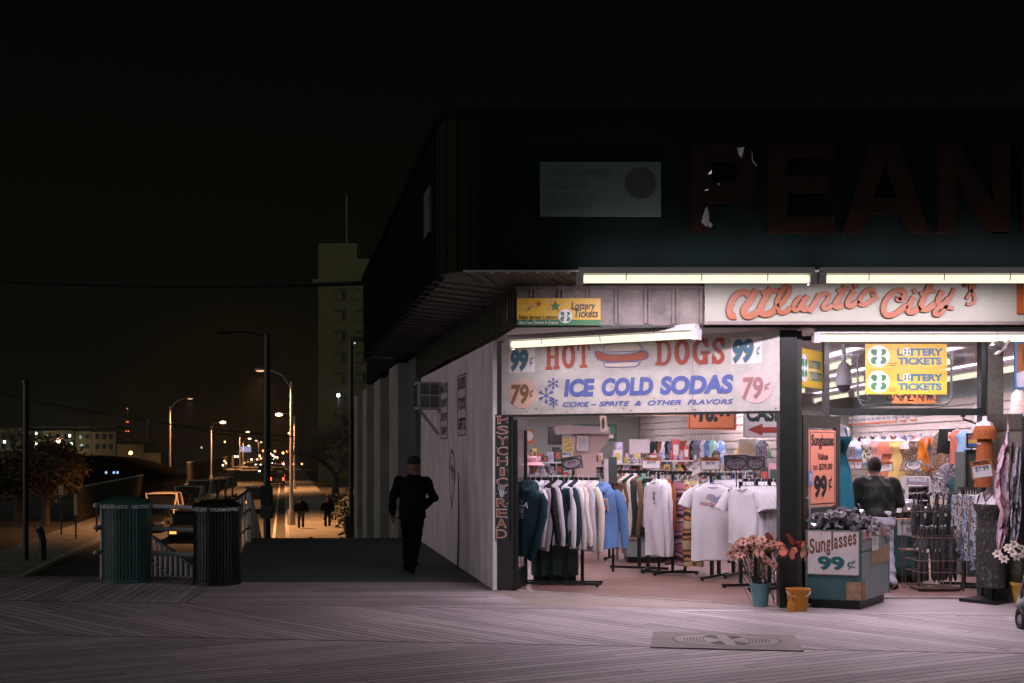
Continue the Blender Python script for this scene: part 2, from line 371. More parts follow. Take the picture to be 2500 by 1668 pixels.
def asphalt(name, col): return M(name, col, .8, 0, .35, 1.3, .25, 90, spec=.4)
MASP = asphalt('asphalt', (.055, .05, .045)); MCON = asphalt('sidewalk_concrete', (.20, .18, .16)); MKERB = M('kerb_stone', (.34, .31, .27), .8, var=.2)
mb = MB(); mb.poly([(-900, -60, ST - .03), (900, -60, ST - .03), (900, 1600, ST - .03), (-900, 1600, ST - .03)]); tag(mb.build('ground', M('bare_ground', (.035, .032, .024), .9, var=.5, scale=.3)), kind='structure')
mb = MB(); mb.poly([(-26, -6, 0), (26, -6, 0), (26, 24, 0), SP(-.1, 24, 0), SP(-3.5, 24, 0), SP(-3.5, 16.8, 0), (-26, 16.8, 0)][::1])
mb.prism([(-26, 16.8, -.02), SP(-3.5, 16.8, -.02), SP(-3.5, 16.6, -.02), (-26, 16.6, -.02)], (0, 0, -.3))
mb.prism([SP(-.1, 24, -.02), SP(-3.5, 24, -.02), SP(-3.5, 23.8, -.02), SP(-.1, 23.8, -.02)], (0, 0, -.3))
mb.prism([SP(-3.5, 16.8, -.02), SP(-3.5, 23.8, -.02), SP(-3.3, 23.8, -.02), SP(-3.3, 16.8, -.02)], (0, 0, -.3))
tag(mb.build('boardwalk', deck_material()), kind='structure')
mb = MB(); mb.poly([(-26, 16.55, -.35), SP(-3.2, 16.55, -.35), SP(-3.2, 16.55, ST - .02), (-26, 16.55, ST - .02)])
for i in range(14):
    mb.box((-14 + i * .8, 16.5, -1.5), (.14, .2, 2.3))
tag(mb.build('boardwalk_underside', M('dark_timber', (.03, .028, .022), .9)), kind='structure')
mb = MB(); mb.poly([SP(-3.5, 24, -.004), SP(-.3, 24, -.004), SP(-.3, 35.5, ST + .13), SP(-3.5, 35.5, ST + .13)]); tag(mb.build('ramp', asphalt('ramp_boards', (.06, .055, .045))), kind='structure')
mb = MB(); mb.poly([SP(-11.5, 18, ST), SP(-2.7, 18, ST), SP(-2.7, 900, ST), SP(-11.5, 900, ST)]); tag(mb.build('road', MASP), kind='structure')
mb = MB()
for a0, a1, z0, z1 in ((-2.5, .9, 35.3, 900), (-14.6, -11.7, 40, 900)): mb.prism([SP(a0, z0, ST + .125), SP(a1, z0, ST + .125), SP(a1, z1, ST + .125), SP(a0, z1, ST + .125)], (0, 0, -.14))
tag(mb.build('sidewalk', MCON), kind='structure')
mb = MB()
for a0, a1, z0 in ((-2.7, -2.503, 35.3), (-11.697, -11.5, 40)): mb.prism([SP(a0, z0, ST + .135), SP(a1, z0, ST + .135), SP(a1, 900, ST + .135), SP(a0, 900, ST + .135)], (0, 0, -.15))
tag(mb.build('kerb', MKERB), kind='structure')
mb = MB()
for k in range(60): mb.poly([SP(-6.9, 40 + k * 9, ST + .004), SP(-6.78, 40 + k * 9, ST + .004), SP(-6.78, 43 + k * 9, ST + .004), SP(-6.9, 43 + k * 9, ST + .004)])
mb.poly([SP(-3.35, 38, ST + .004), SP(-3.22, 38, ST + .004), SP(-3.22, 600, ST + .004), SP(-3.35, 600, ST + .004)])
tag(mb.build('road_marking', M('road_paint', (.5, .46, .36), .7, var=.3)), kind='structure')
mb = MB(); mb.poly([SP(-60, 36, ST - .012), SP(-14.7, 36, ST - .012), SP(-14.7, 75, ST - .012), SP(-60, 75, ST - .012)]); tag(mb.build('lot_pavement', asphalt('lot_concrete', (.075, .06, .04))), kind='structure')
mb = MB(); mb.poly([SP(-44, 55, ST - .006), SP(-22.5, 53, ST - .006), SP(-20, 60, ST - .006), SP(-40, 64, ST - .006)]); mb.poly([SP(-26, 40, ST - .006), SP(-15, 40, ST - .006), SP(-15.5, 45, ST - .006), SP(-22, 44, ST - .006)])
tag(mb.build('planting_bed', M('dark_soil', (.02, .018, .012), .95, var=.5)), kind='structure')
mb = MB(); mb.poly([(SX(15.2) + .05, 15.22, .004), (2.9, 13.55, .004), (3.6, 14.32, .004), (8.0, 14.32, .004), (8.0, 29, .004), (SX(29), 29, .004)])
tag(mb.build('shop_floor', floor_material()), kind='structure')

# ---------------------------------------------------------------- the shop building
MSTUC = M('white_stucco', (.70, .625, .635), .85, var=.24, scale=1.6, bump=.35, bscale=35, stretch=(2, 2, .7))
MBLK = M('black_paint', (.009, .012, .0105), .42, var=.4, scale=9, bump=.15, bscale=25)
MBRN = M('bronze_metal', (.05, .046, .038), .4, metal=.3, var=.25)
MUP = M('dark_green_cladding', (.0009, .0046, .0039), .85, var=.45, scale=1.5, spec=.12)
MFAS = M('grimy_fascia_metal', (.16, .13, .115), .5, var=.5, scale=4, bump=.1, bscale=12)
MSOF = M('soffit_metal', (.085, .082, .062), .5, var=.25, scale=2)
MMAU = M('pale_ceiling', (.62, .57, .58), .75, var=.06)
MSLAT = M('cream_slat_board', (.62, .53, .48), .6, var=.05)
shop = thing('shop_building', 'corner souvenir shop with white stucco side wall and dark signed upper storey', 'shop', (2.5, 16, 0))
def prt(mb, name, mat, root=None, smooth=False): return mb.build(name, mat, root or shop, w=True, smooth=smooth)
WT = 3.08
A0 = V((SX(15.2), 15.2, 0)); A1 = V((SX(23.2), 23.2, 0))
mb = MB(); i_ = -SN * .22; mb.prism([A0, A1, A1 + i_, A0 + i_], (0, 0, WT)); prt(mb, 'side_wall', MSTUC)
mb = MB(); mb.prism([A0 + SN * .012 - SD * .03, A0 + SN * .012 + SD * .05, A0 + i_ * .2 + SD * .05, A0 + i_ * .2 - SD * .03], (0, 0, WT - .002)); prt(mb, 'corner_trim', M('white_trim', (.72, .68, .68), .6, var=.1))
# rusty streak, hairline crack down the stucco
fsd = Fr(A1, A0 - A1)      # the side wall seen from the street: u runs towards the camera
EN = fr2(1205, 15.2, 1905, 13.5)                           # the slanted entry plane
mb = MB(); u0 = EN.px(1212, 1200)[0]; u1 = EN.px(1254, 1200)[0]
mb.obox(EN.o, EN.U, EN.V, EN.N, u0, u1, 0, 3.05, -.10, 0); prt(mb, 'entry_post', MBLK)
mb = MB(); mb.obox(V((0, 0, 0)), V((1, 0, 0)), V((0, 0, 1)), V((0, -1, 0)), 2.94, 3.13, 0, 3.05, -13.66, -13.48); prt(mb, 'entry_post', MBLK)
mb = MB(); mb.obox(V((0, 0, 0)), V((1, 0, 0)), V((0, 0, 1)), V((0, -1, 0)), 3.133, 3.19, 0, 3.045, -13.66, -13.52); prt(mb, 'door_jamb', MBRN)
mb = MB(); mb.obox(V((0, 0, 0)), V((1, 0, 0)), V((0, 0, 1)), V((0, -1, 0)), 5.50, 5.68, 0, 3.05, -14.40, -14.20); prt(mb, 'entry_post', M('textured_brown_post', (.07, .065, .048), .6, var=.35, scale=20, bump=.5, bscale=60))
mb = MB(); mb.obox(V((0, 0, 0)), V((1, 0, 0)), V((0, 0, 1)), V((0, -1, 0)), 5.44, 5.50, 0, 3.045, -14.38, -14.24); prt(mb, 'door_jamb', MBLK)
mb = MB(); mb.obox(V((0, 0, 0)), V((1, 0, 0)), V((0, 0, 1)), V((0, -1, 0)), 3.62, 3.68, 0, 3.045, -14.36, -14.24); prt(mb, 'door_jamb', MBRN)
mb = MB(); mb.obox(V((0, 0, 0)), V((1, 0, 0)), V((0, 0, 1)), V((0, -1, 0)), 3.68, 5.44, 2.135, 2.215, -14.36, -14.26); prt(mb, 'transom_bar', MBLK)
mb = MB(); mb.poly([V((3.68, 14.31, 2.215)), V((5.44, 14.31, 2.215)), V((5.44, 14.31, 2.99)), V((3.68, 14.31, 2.99))]); prt(mb, 'transom_window', glass('clear_glass'))
mb = MB(); mb.poly([V((3.19, 13.6, .05)), V((3.63, 14.28, .05)), V((3.63, 14.28, 2.99)), V((3.19, 13.6, 2.99))]); prt(mb, 'side_window', glass('clear_glass'))
# canopy: fascia, soffits
FZ = 13.3; FX = .053
mb = MB(); mb.obox(V((0, FZ, 0)), V((1, 0, 0)), V((0, 0, 1)), V((0, -1, 0)), FX, 9, 3.085, 3.52, -.06, 0)
for x in (1302, 1369, 1438, 1508, 1580, 1648, 1716):
    u = P(x, 750, FZ).x
    for d in (-.022, .022): mb.obox(V((0, FZ, 0)), V((1, 0, 0)), V((0, 0, 1)), V((0, -1, 0)), u + d - .012, u + d + .012, 3.10, 3.50, .002, .028)
mb.obox(V((0, FZ, 0)), V((1, 0, 0)), V((0, 0, 1)), V((0, -1, 0)), FX - .02, 9, 3.472, 3.50, .003, .035)
prt(mb, 'fascia', MFAS)
mb = MB(); mb.obox(V((0, FZ, 0)), V((1, 0, 0)), V((0, 0, 1)), V((0, -1, 0)), FX - .01, 9, 3.058, 3.083, -.07, .02); prt(mb, 'fascia_edge', MBLK)
mb = MB(); fo = V((FX, FZ, 0)); fe = V((SX(24, FX + .353), 24, 0)); o2 = -SN
mb.prism([fo + V((0, .03, 3.1)), fe + V((0, 0, 3.1)), fe + V((.06, 0, 3.1)), fo + V((.06, .03, 3.1))], (0, 0, .42))
Lf = (fe - fo).length; nb = 62
for k in range(nb):
    c = fo + SD * (.08 + (Lf - .1) * k / nb); mb.prism([c + V((0, 0, 3.105)), c + SD * .06 + V((0, 0, 3.105)), c + SD * .06 + SN * .022 + V((0, 0, 3.105)), c + SN * .022 + V((0, 0, 3.105))], (0, 0, .40))
prt(mb, 'side_fascia', M('dark_corrugated_metal', (.055, .058, .042), .5, var=.3, scale=3))
mb = MB(); mb.poly([V((FX, FZ + .06, 3.075)), V((9, FZ + .06, 3.075)), V((9, 14.5, 3.075)), V((3, 14.5, 3.075)), V((SX(15.6) + .02, 15.6, 3.075))]); prt(mb, 'entry_soffit', MMAU)
UZ = 12.6; UX = -.43
cpts = [V((UX + .0, UZ, 0)), V((UX - .13, UZ + .02, 0)), V((UX - .25, UZ + .10, 0)), V((UX - .33, UZ + .24, 0)), V((-.80, UZ + .45, 0))]
upe = V((-.80 - .1857 * (25 - 13.05), 25, 0))
mb = MB(); zb = 3.57; zt = 5.2
mb.obox(V((0, UZ, 0)), V((1, 0, 0)), V((0, 0, 1)), V((0, -1, 0)), UX + .09, 9, zb, zt, -.1, 0)
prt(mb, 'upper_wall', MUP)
mb = MB(); mb.prism([cpts[-1] + V((0, 0, zb)), upe + V((0, 0, zb)), upe + V((.1, 0, zb)), cpts[-1] + V((.1, 0, zb))], (0, 0, zt - zb - .08))
for k in range(80):
    c = cpts[-1] + SD * (.1 + k * .145); mb.prism([c + V((0, 0, zb)), c + SD * .05 + V((0, 0, zb)), c + SD * .05 + SN * .02 + V((0, 0, zb)), c + SN * .02 + V((0, 0, zb))], (0, 0, zt - zb - .1))
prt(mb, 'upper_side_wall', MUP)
mb = MB(); path = [V((UX + .09, UZ, 0))] + cpts
for a, b in zip(path, path[1:]):
    d = (b - a).normalized(); n = V((d.y, -d.x, 0)); n = n if n.y < 0 else -n
    a2, b2 = a + d * .012, b - d * .012
    mb.prism([a2 + V((0, 0, zb)), b2 + V((0, 0, zb)), b2 - n * .05 + V((0, 0, zb)), a2 - n * .05 + V((0, 0, zb))], (0, 0, zt - zb - .05))
prt(mb, 'corner_cladding', M('olive_corner_panel', (.008, .010, .004), .8, var=.2, spec=.12))
mb = MB(); cp = [V((9, UZ - .03, 0)), V((UX + .09, UZ - .03, 0))] + [c + (c - V((-.3, 13.1, 0))).normalized() * .04 for c in cpts] + [upe + SN * .04]
mb.rings([[c + V((0, 0, zt - .05)), c + V((0, 0, zt + .03)), c + V((.10, .06, zt + .03)), c + V((.10, .06, zt - .05))] for c in cp]); prt(mb, 'coping', M('coping_metal', (.004, .0045, .0025), .8, spec=.06))
mb = MB()
fpts = [V((FX, FZ + .01, 3.515)), V((FX, FZ + .01, 3.515))]
outer = [V((9, UZ + .02, zb + .005)), V((UX, UZ + .02, zb + .005))] + [c + V((.02, .02, zb + .005)) for c in cpts[1:]]
inner = [V((9, FZ, 3.518))] + [V((FX, FZ, 3.518))] * 5
for a, b, c, d in zip(outer, outer[1:], inner[1:], inner): mb.poly([a, b, c, d] if c != d else [a, b, c])
mb.poly([cpts[-1] + V((.02, .02, zb + .005)), upe + V((0, 0, zb + .005)), V((SX(25, FX + .353), 25, 3.518)), V((FX, FZ, 3.518))])
for k in range(9):                                      # standing seams under the front soffit
    x = 1130 + k * 37; a = P(x, 660, UZ + .02); b = P(x + 46, 700, FZ - .01); a.z = zb - .004; b.z = 3.512
    mb.tube([a, b], .012, 5)
for k in range(26):                                     # corrugations under the side overhang
    t = .35 + k * .42; a = cpts[-1] + SD * t; b = fo + SD * (t + .1); a = V((a.x, a.y, zb)); b = V((b.x, b.y, 3.512)); mb.tube([a, b], .012, 4)
prt(mb, 'soffit', MSOF)
mb = MB()
for k in range(60):                                     # drip clips along the canopy edge
    mb.box((-.2 + k * .155, UZ - .012, zb - .012), (.045, .02, .03))
mb.box((4.0, UZ - .006, zb - .002), (9.0, .012, .02)); prt(mb, 'drip_edge', M('grey_steel', (.35, .33, .35), .45, metal=.4, var=.2))
# inside of the shop
mb = MB(); mb.poly([V((SX(15.7) + .2, 15.7, 3.02)), V((3.0, 14.5, 3.02)), V((8.1, 14.32, 3.02)), V((8.1, 29.1, 3.02)), V((SX(29.1), 29.1, 3.02))]); prt(mb, 'ceiling', MMAU)
mb = MB(); mb.obox(V((0, 29, 0)), V((1, 0, 0)), V((0, 0, 1)), V((0, -1, 0)), -3, 8.2, 0, 3.0, -.1, 0); prt(mb, 'back_wall', M('grey_green_wall', (.34, .35, .31), .8, var=.08))
mb = MB(); mb.prism([V((8.06, 14.3, 0)), V((8.06, 29, 0)), V((8.2, 29, 0)), V((8.2, 14.3, 0))], (0, 0, 3.01)); prt(mb, 'inner_wall', M('pale_blue_wall', (.42, .50, .52), .8, var=.08))
mb = MB()
for k in range(18): mb.prism([V((8.0, 14.4, .15 + k * .14)), V((8.0, 28.9, .15 + k * .14)), V((8.058, 28.9, .15 + k * .14)), V((8.058, 14.4, .15 + k * .14))], (0, 0, .122))
prt(mb, 'slat_wall', MSLAT)
PA, PB = V((4.45, 20, 0)), V((3.05, 28.9, 0)); PN = (PB - PA).normalized(); PN = V((-PN.y, PN.x, 0))
mb = MB(); mb.prism([PA, PB, PB - PN * .1, PA - PN * .1], (0, 0, 3.0)); prt(mb, 'partition', M('cream_partition', (.60, .54, .47), .75, var=.06))
mb = MB()
for k in range(18):
    z = V((0, 0, .15 + k * .145)); mb.prism([PA + z, PB + z, PB + PN * .03 + z, PA + PN * .03 + z], (0, 0, .127))
prt(mb, 'slat_wall', MSLAT)
mb = MB(); mb.prism([A1, V((SX(29), 29, 0)), V((SX(29) + .2, 29, 0)), A1 + i_], (0, 0, 3.0)); prt(mb, 'inner_wall', M('pale_blue_wall'))
mb = MB(); mb.prism([V((SX(15.2) + .1, 15.24, .002)), V((2.93, 13.56, .002)), V((2.93, 13.53, .002)), V((SX(15.2) + .1, 15.20, .002))], (0, 0, .012))
mb.box((4.55, 14.31, .012), (1.9, .05, .016)); prt(mb, 'threshold', M('worn_aluminium', (.6, .57, .56), .35, metal=.6, var=.15))
# stone slabs at the entry, with a cracked edge towards the boards
mb = MB(); e0 = [G(1222, 1448), G(1300, 1480), G(1420, 1482), G(1540, 1481), G(1660, 1484), G(1780, 1483), G(1905, 1488)]
back = [V((2.9, 13.60, 0)), V((SX(15.2) + .12, 15.18, 0))]
for q in e0 + back: q.z = .003
mb.poly(e0 + back); prt(mb, 'entry_slab', M('worn_entry_boards', (.27, .21, .185), .55, var=.3, scale=1, stretch=(2, 30, 1)))

# ---------------------------------------------------------------- lamps of the shop
def tube_fixture(name, label, a, b, watts, up=0.0, group=None, tilt=None, housing=True, spread=175):
    a, b = V(a), V(b); d = (b - a); L_ = d.length; d.normalize(); rz = math.atan2(d.y, d.x); c = (a + b) / 2
    r = thing(name, label, 'light', c, rz, group)
    mb = MB(); mb.tube([(-L_ / 2 + .05, 0, 0), (L_ / 2 - .05, 0, 0)], .040, 10); mb.build('tube', M('lit_fluorescent_tube', (1, .975, .73), .5, var=0, emit=1.02, ecol=(1, .975, .73)), r, smooth=60)
    if housing:
        mb = MB(); mb.rings([[V((x, y, z)) for y, z in ((-.075, .05), (.075, .05), (.05, .115), (-.05, .115))] for x in (-L_ / 2, L_ / 2)]); mb.build('housing', M('white_enamel', (.5, .47, .48), .45, var=.12), r)
        for s in (-1, 1):
            mb = MB(); x = s * (L_ / 2 - .01); mb.rings([[V((x + dx * s, y, z)) for y, z in ((-.055, -.055), (.055, -.055), (.07, .06), (-.07, .06))] for dx in (-.035, .035)]); mb.build('end_cap', M('white_enamel'), r)
        for x in (-L_ * .3, L_ * .02, L_ * .3):
            mb = MB(); mb.tube([(x, -.06, .06), (x, -.065, .02), (x, -.05, -.02)], .005, 5); mb.build('clip', M('grey_steel'), r)
    th = tilt if tilt is not None else rad(12)
    # shines downwards, turned a little towards the wall behind, as its reflector does
    q = Matrix.Rotation(th, 4, 'X')
    l = area('tube_light', (0, 0, -.05), (L_ - .1, .08), q.to_euler(), watts, FLUO, r, spread)
    if up: area('tube_light', (0, -.05, .165), (L_ - .1, .05), (rad(142), 0, 0), up, FLUO, r) if tilt != 0 else area('tube_light', (0, 0, .13), (L_ - .1, .14), (math.pi, 0, 0), up, FLUO, r)
    return r
def lamp_x(x, y, Z): return P(x, y, Z)
tube_fixture('fluorescent_light', 'long fluorescent tube under the canopy above the yellow lottery board', P(1413, 682, 12.42), P(1986, 682, 12.42), TUBE_W, 7, 'fluorescent tubes under the canopy')
tube_fixture('fluorescent_light', 'long fluorescent tube under the canopy above the orange script sign', P(2003, 682, 12.42), P(2575, 682, 12.42), TUBE_W, 7, 'fluorescent tubes under the canopy')
tube_fixture('fluorescent_light', 'fluorescent tube hung slanting across the top of the hot dog sign', P(1243, 843, 14.5) + V((0, 0, .0)), P(1702, 817, 13.2), TUBE_W * .28, 0, 'fluorescent tubes under the canopy', tilt=rad(8))
tube_fixture('fluorescent_light', 'fluorescent tube over the transom window of the open doorway', P(1990, 826, 13.43), P(2540, 826, 13.43), TUBE_W * .55, 0, 'fluorescent tubes under the canopy', tilt=rad(32))
strips = [(4.35, 15.5, 18.0), (5.6, 15.4, 18.0), (5.6, 19.3, 22.0), (5.6, 23.2, 26.6), (7.0, 15.2, 18.0), (7.0, 18.2, 21.5), (7.0, 21.8, 25.0), (7.0, 25.3, 28.4), (3.9, 20.3, 22.6)]
for i, (x, z0, z1) in enumerate(strips):
    tube_fixture('ceiling_light', ('fluorescent strip on the ceiling of the dress room, row %s from the slat wall' % ('nearest' if x > 6.5 else 'second' if x > 5 else 'third')), (x, z0, 2.86), (x, z1, 2.86), ROOM_W, 13, 'ceiling strips of the dress room, row %s' % ('nearest' if x > 6.5 else 'second' if x > 5 else 'third'), tilt=0)
tube_fixture('ceiling_light', 'added fluorescent strip unseen behind the hot dog sign, lighting the garments inside', (.25, 15.40, 2.92), (2.75, 14.08, 2.92), ROOM_W * 1.1, 0, None, tilt=rad(30))  # extra strip hidden behind the sign, added to brighten the garment fronts
for x, z0, z1 in ((.6, 17.0, 19.4), (2.3, 16.2, 18.6), (.4, 21, 23.4), (2.3, 20.5, 22.9), (.2, 25, 27.4), (2.0, 25, 27.4)):
    tube_fixture('ceiling_light', 'fluorescent strip on the ceiling deeper inside the hoodie room', (x, z0, 2.86), (x, z1, 2.86), ROOM_W * .8, 5, 'ceiling strips of the hoodie room', tilt=0)
# ---------------------------------------------------------------- signs on the building
MWH = M('sign_white', (.66, .62, .58), .5, var=.10, scale=4)
MNUM = M('sign_teal', (.03, .13, .19), .5, var=.1); MRED = M('sign_red', (.34, .055, .03), .5, var=.15); MBLU = M('sign_blue', (.08, .11, .32), .5, var=.15)
MINK = M('sign_ink', (.012, .012, .014), .5, var=0); MYEL = M('sign_yellow', (.60, .36, .03), .45, var=.06); MGRN = M('sign_green', (.03, .15, .05), .5, var=.1)
MOR = M('sign_orange', (.62, .15, .035), .5, var=.1); MPNK = M('sign_pink', (.72, .26, .17), .5, var=.08); MLIL = M('sign_lilac', (.60, .58, .64), .5, var=.05)
def lottery_disc(root, fr, cx, cy, r, n=.006):
    """white ball with a four-leaf clover behind a pale state outline"""
    shape(root, fr, ell(cx, cy, r, r), M('ball_white', (.62, .62, .66), .4, var=.05), n, 'emblem')
    lv = []
    for sx, sy, a in ((-1, -1, 35), (1, -1, -35), (-1, 1, -35), (1, 1, 35)):
        x, y = cx + sx * r * .36, cy + sy * r * .36 + r * .02; ca, sa = math.cos(rad(a)), math.sin(rad(a))
        q = [(math.cos(t) * r * .36, math.sin(t) * r * (.27 if sy < 0 else .34)) for t in [k * math.pi / 8 for k in range(16)]]
        lv.append([(x + u * ca - v * sa, y + u * sa + v * ca) for u, v in q])
    shape(root, fr, lv, MGRN, n + .003, 'emblem')
    st = [(-.12, -.62), (.1, -.62), (.3, -.42), (.26, -.1), (.14, -.02), (.3, .3), (.1, .62), (-.04, .78), (-.3, .5), (-.12, .2), (-.02, .08), (-.2, -.1), (-.14, -.4)]
    shape(root, fr, [(cx + a * r, cy + b * r) for a, b in st], M('ball_white'), n + .006, 'emblem')
# hot dog sign on the slanted entry plane
sg = plate('hot_dog_sign', 'large faded white sign for hot dogs and ice cold sodas over the slanted entry', 'sign', EN, (1228, 1010, 1905, 1003), MWH, 0, .03) if False else None
fe_ = EN; uL = EN.px(1228, 900)[0]; uR = EN.px(1905, 900)[0]
sg = plate('hot_dog_sign', 'large faded white sign for hot dogs and ice cold sodas over the slanted entry', 'sign', EN, (uL, 2.165, uR, 3.045), M('faded_sign_board', (.48, .455, .415), .5, var=.16, scale=7, bump=.05), .003, .035, px=False)
HN = .04
def hot_slab(word, x0, x1, yb0, yb1, h0, h1):
    """bold slab-serif capitals, from x0 to x1; baseline and height change along the sign"""
    mb = MB(); n = len(word); per = .001
    unit = {'H': 1.0, 'O': .98, 'T': .86, 'D': 1.0, 'G': 1.04, 'S': .9}; tot = sum(unit[c] for c in word) + .10 * (n - 1); k = HN
    x = 0.0
    for c in word:
        w = unit[c]
        def m(a, b, x=x, w=w):
            t = (x + a * w) / tot; return (x0 + (x1 - x0) * t, (yb0 + (yb1 - yb0) * t) - b * (h0 + (h1 - h0) * t))
        def bar(a0, b0, a1, b1, d):
            mb.poly([EN.at(*EN.px(*m(a, b)), d) for a, b in ((a0, b0), (a1, b0), (a1, b1), (a0, b1))])
        def ring(pts, wid, d): stroke(mb, EN, [m(*p) for p in pts], wid * (x1 - x0) / tot, d)
        if c == 'H':
            bar(.10, 0, .36, 1, k); bar(.64, 0, .90, 1, k)
            bar(.02, 0, .46, .12, k + per); bar(.54, 0, .98, .12, k + per); bar(.02, .88, .46, 1, k + per); bar(.54, .88, .98, 1, k + per); bar(.2, .44, .8, .56, k + 2 * per)
        elif c == 'O':
            ring([(.5 + .33 * math.cos(t), .5 + .42 * math.sin(t)) for t in [j * math.pi / 7 for j in range(15)]], .27, k)
        elif c == 'T':
            bar(.36, 0, .64, 1, k); bar(.2, 0, .8, .12, k + per); bar(.02, .86, .98, 1, k + per); bar(.02, .66, .14, .9, k + 2 * per); bar(.86, .66, .98, .9, k + 2 * per)
        elif c == 'D':
            bar(.10, 0, .36, 1, k); bar(.0, 0, .3, .12, k + per); bar(.0, .88, .3, 1, k + per)
            ring([(.3, .935), (.55, .93), (.76, .8), (.84, .5), (.76, .2), (.55, .07), (.3, .065)], .2, k + 2 * per)
        elif c == 'G':
            ring([(.86, .72), (.72, .88), (.5, .93), (.26, .8), (.15, .5), (.26, .2), (.5, .07), (.72, .12), (.8, .24)], .26, k); bar(.64, 0, .92, .46, k + per); bar(.52, .38, 1.0, .5, k + 2 * per); bar(.8, .64, .93, 1, k + 2 * per)
        elif c == 'S':
            ring([(.82, .72), (.68, .9), (.45, .92), (.24, .8), (.26, .62), (.5, .5), (.74, .36), (.76, .18), (.55, .07), (.32, .1), (.16, .28)], .25, k); bar(.76, .62, .9, 1, k + per); bar(.08, 0, .22, .38, k + per)
        x += w + .10
    return mb.build('lettering', MRED, sg, w=True)
hot_slab('HOT', 1335, 1443, 904, 898, 62, 64); hot_slab('DOGS', 1603, 1775, 893, 888, 62, 63)
MOUT = M('sign_outline_gold', (.45, .25, .06), .5, var=0)
shape(sg, EN, [(1247, 856), (1309, 852), (1309, 908), (1247, 912)], M('paper_patch', (.70, .67, .68), .5, var=.04), HN - .002, 'price_patch'); shape(sg, EN, [(1788, 826), (1862, 822), (1862, 887), (1788, 891)], M('paper_patch'), HN - .002, 'price_patch')
for bx in ((1251, 854, 1293, 908), (1792, 828, 1842, 888)):
    txt(sg, EN, '99', (bx[0] - 1.5, bx[1] - 1.5, bx[2] + 1.5, bx[3] + 1.5), MOUT, .075, .15, HN + .001); txt(sg, EN, '99', bx, MNUM, .05, .15, HN + .003)
for bx in ((1296, 868, 1307, 896), (1849, 842, 1859, 873)): txt(sg, EN, '¢', bx, MNUM, .0, .15, HN + .003)
shape(sg, EN, ell(1280, 962, 34, 36), M('peach_spot', (.66, .44, .34), .5, var=.08), HN, 'spot'); shape(sg, EN, ell(1848, 944, 41, 41), M('pink_spot', (.62, .45, .45), .5, var=.08), HN, 'spot')
txt(sg, EN, '79', (1251, 938, 1295, 988), M('sign_brown', (.20, .10, .035), .5, var=.1), .035, .1, HN + .004); txt(sg, EN, '¢', (1296, 950, 1306, 974), M('sign_brown'), .0, .1, HN + .004)
txt(sg, EN, '79', (1815, 920, 1866, 976), M('faded_red', (.32, .16, .15), .5, var=.1), .035, .1, HN + .004); txt(sg, EN, '¢', (1868, 932, 1884, 956), M('faded_red'), .0, .1, HN + .004)
for s, x0, x1, yb, yt in (('ICE', 1380, 1455, 970, 924), ('COLD', 1472, 1598, 968, 920), ('SODAS', 1614, 1793, 965, 914)):
    txt(sg, EN, s, (x0, yt, x1, yb), MBLU, .055, .12, HN, 1.0)
txt(sg, EN, 'COKE – SPRITE  &  OTHER  FLAVORS', (1377, 974, 1793, 994), MBLU, .03, .28, HN, 1.05, slope=0)
mb = MB()
for cx, cy, r in ((1337, 966, 19), (1354, 937, 13), (1355, 983, 11)):
    for k in range(6):
        a = rad(30 + 60 * k); e = (cx + r * math.cos(a), cy - r * math.sin(a)); stroke(mb, EN, [(cx, cy), e], 2.2, HN, sub=1)
        for t in (.55, .8):
            for s in (-1, 1):
                b = a + s * rad(40); p = (cx + r * t * math.cos(a), cy - r * t * math.sin(a)); stroke(mb, EN, [p, (p[0] + r * .3 * math.cos(b), p[1] - r * .3 * math.sin(b))], 1.8, HN + .0006, sub=1)
mb.build('snowflake', MBLU, sg, w=True)
# the hot dog itself
MBUN = M('bun_cream', (.62, .55, .45), .5, var=.05)
bunt = [(1476, 860), (1478, 850), (1486, 842), (1520, 838), (1555, 837), (1564, 843), (1567, 857)]; bunb = [(1476, 887), (1562, 884), (1558, 893), (1548, 896), (1490, 897), (1480, 894)]
sau = [(1455, 863), (1460, 858), (1470, 860), (1490, 866), (1530, 866), (1560, 861), (1575, 857), (1584, 861), (1586, 868), (1580, 877), (1560, 881), (1520, 884), (1480, 883), (1462, 877)]
shape(sg, EN, bunt, MBUN, HN, 'hot_dog_bun'); shape(sg, EN, bunb, MBUN, HN, 'hot_dog_bun'); shape(sg, EN, sau, M('sausage_red', (.36, .08, .035), .5, var=.1), HN + .002, 'hot_dog_sausage')
mb = MB()
for q in (bunt, bunb, sau): stroke(mb, EN, q + [q[0]], 1.8, HN + .004, sub=3)
mb.build('hot_dog_outline', MBLU, sg, w=True)
mb = MB()
for u in (.04, uR - uL - .04, 1.72, 2.5):
    for v in (2.19, 3.0): mb.ball(EN.at(uL + u, v, .036), .009, 6, 4)
for q in range(70):
    u, v = R.uniform(uL + .05, uR - .05), R.uniform(2.18, 2.5); s = R.uniform(.003, .014); mb.poly([EN.at(u + s * math.cos(t) * R.uniform(.6, 1.4), v + s * math.sin(t) * .6, .0362) for t in (0, 1.2, 2.4, 3.6, 5)])
mb.build('screw_and_rust', M('rust_dark', (.07, .05, .045), .7, var=.3), sg, w=True)
mb = MB(); mb.obox(EN.o, EN.U, EN.V, EN.N, uL, uR, 2.135, 2.162, -.03, .035); mb.obox(EN.o, EN.U, EN.V, EN.N, EN.px(1694, 900)[0] - .002, EN.px(1694, 900)[0] + .002, 2.17, 3.04, .03, .0358); mb.build('sign_rail', MBLK, sg, w=True)
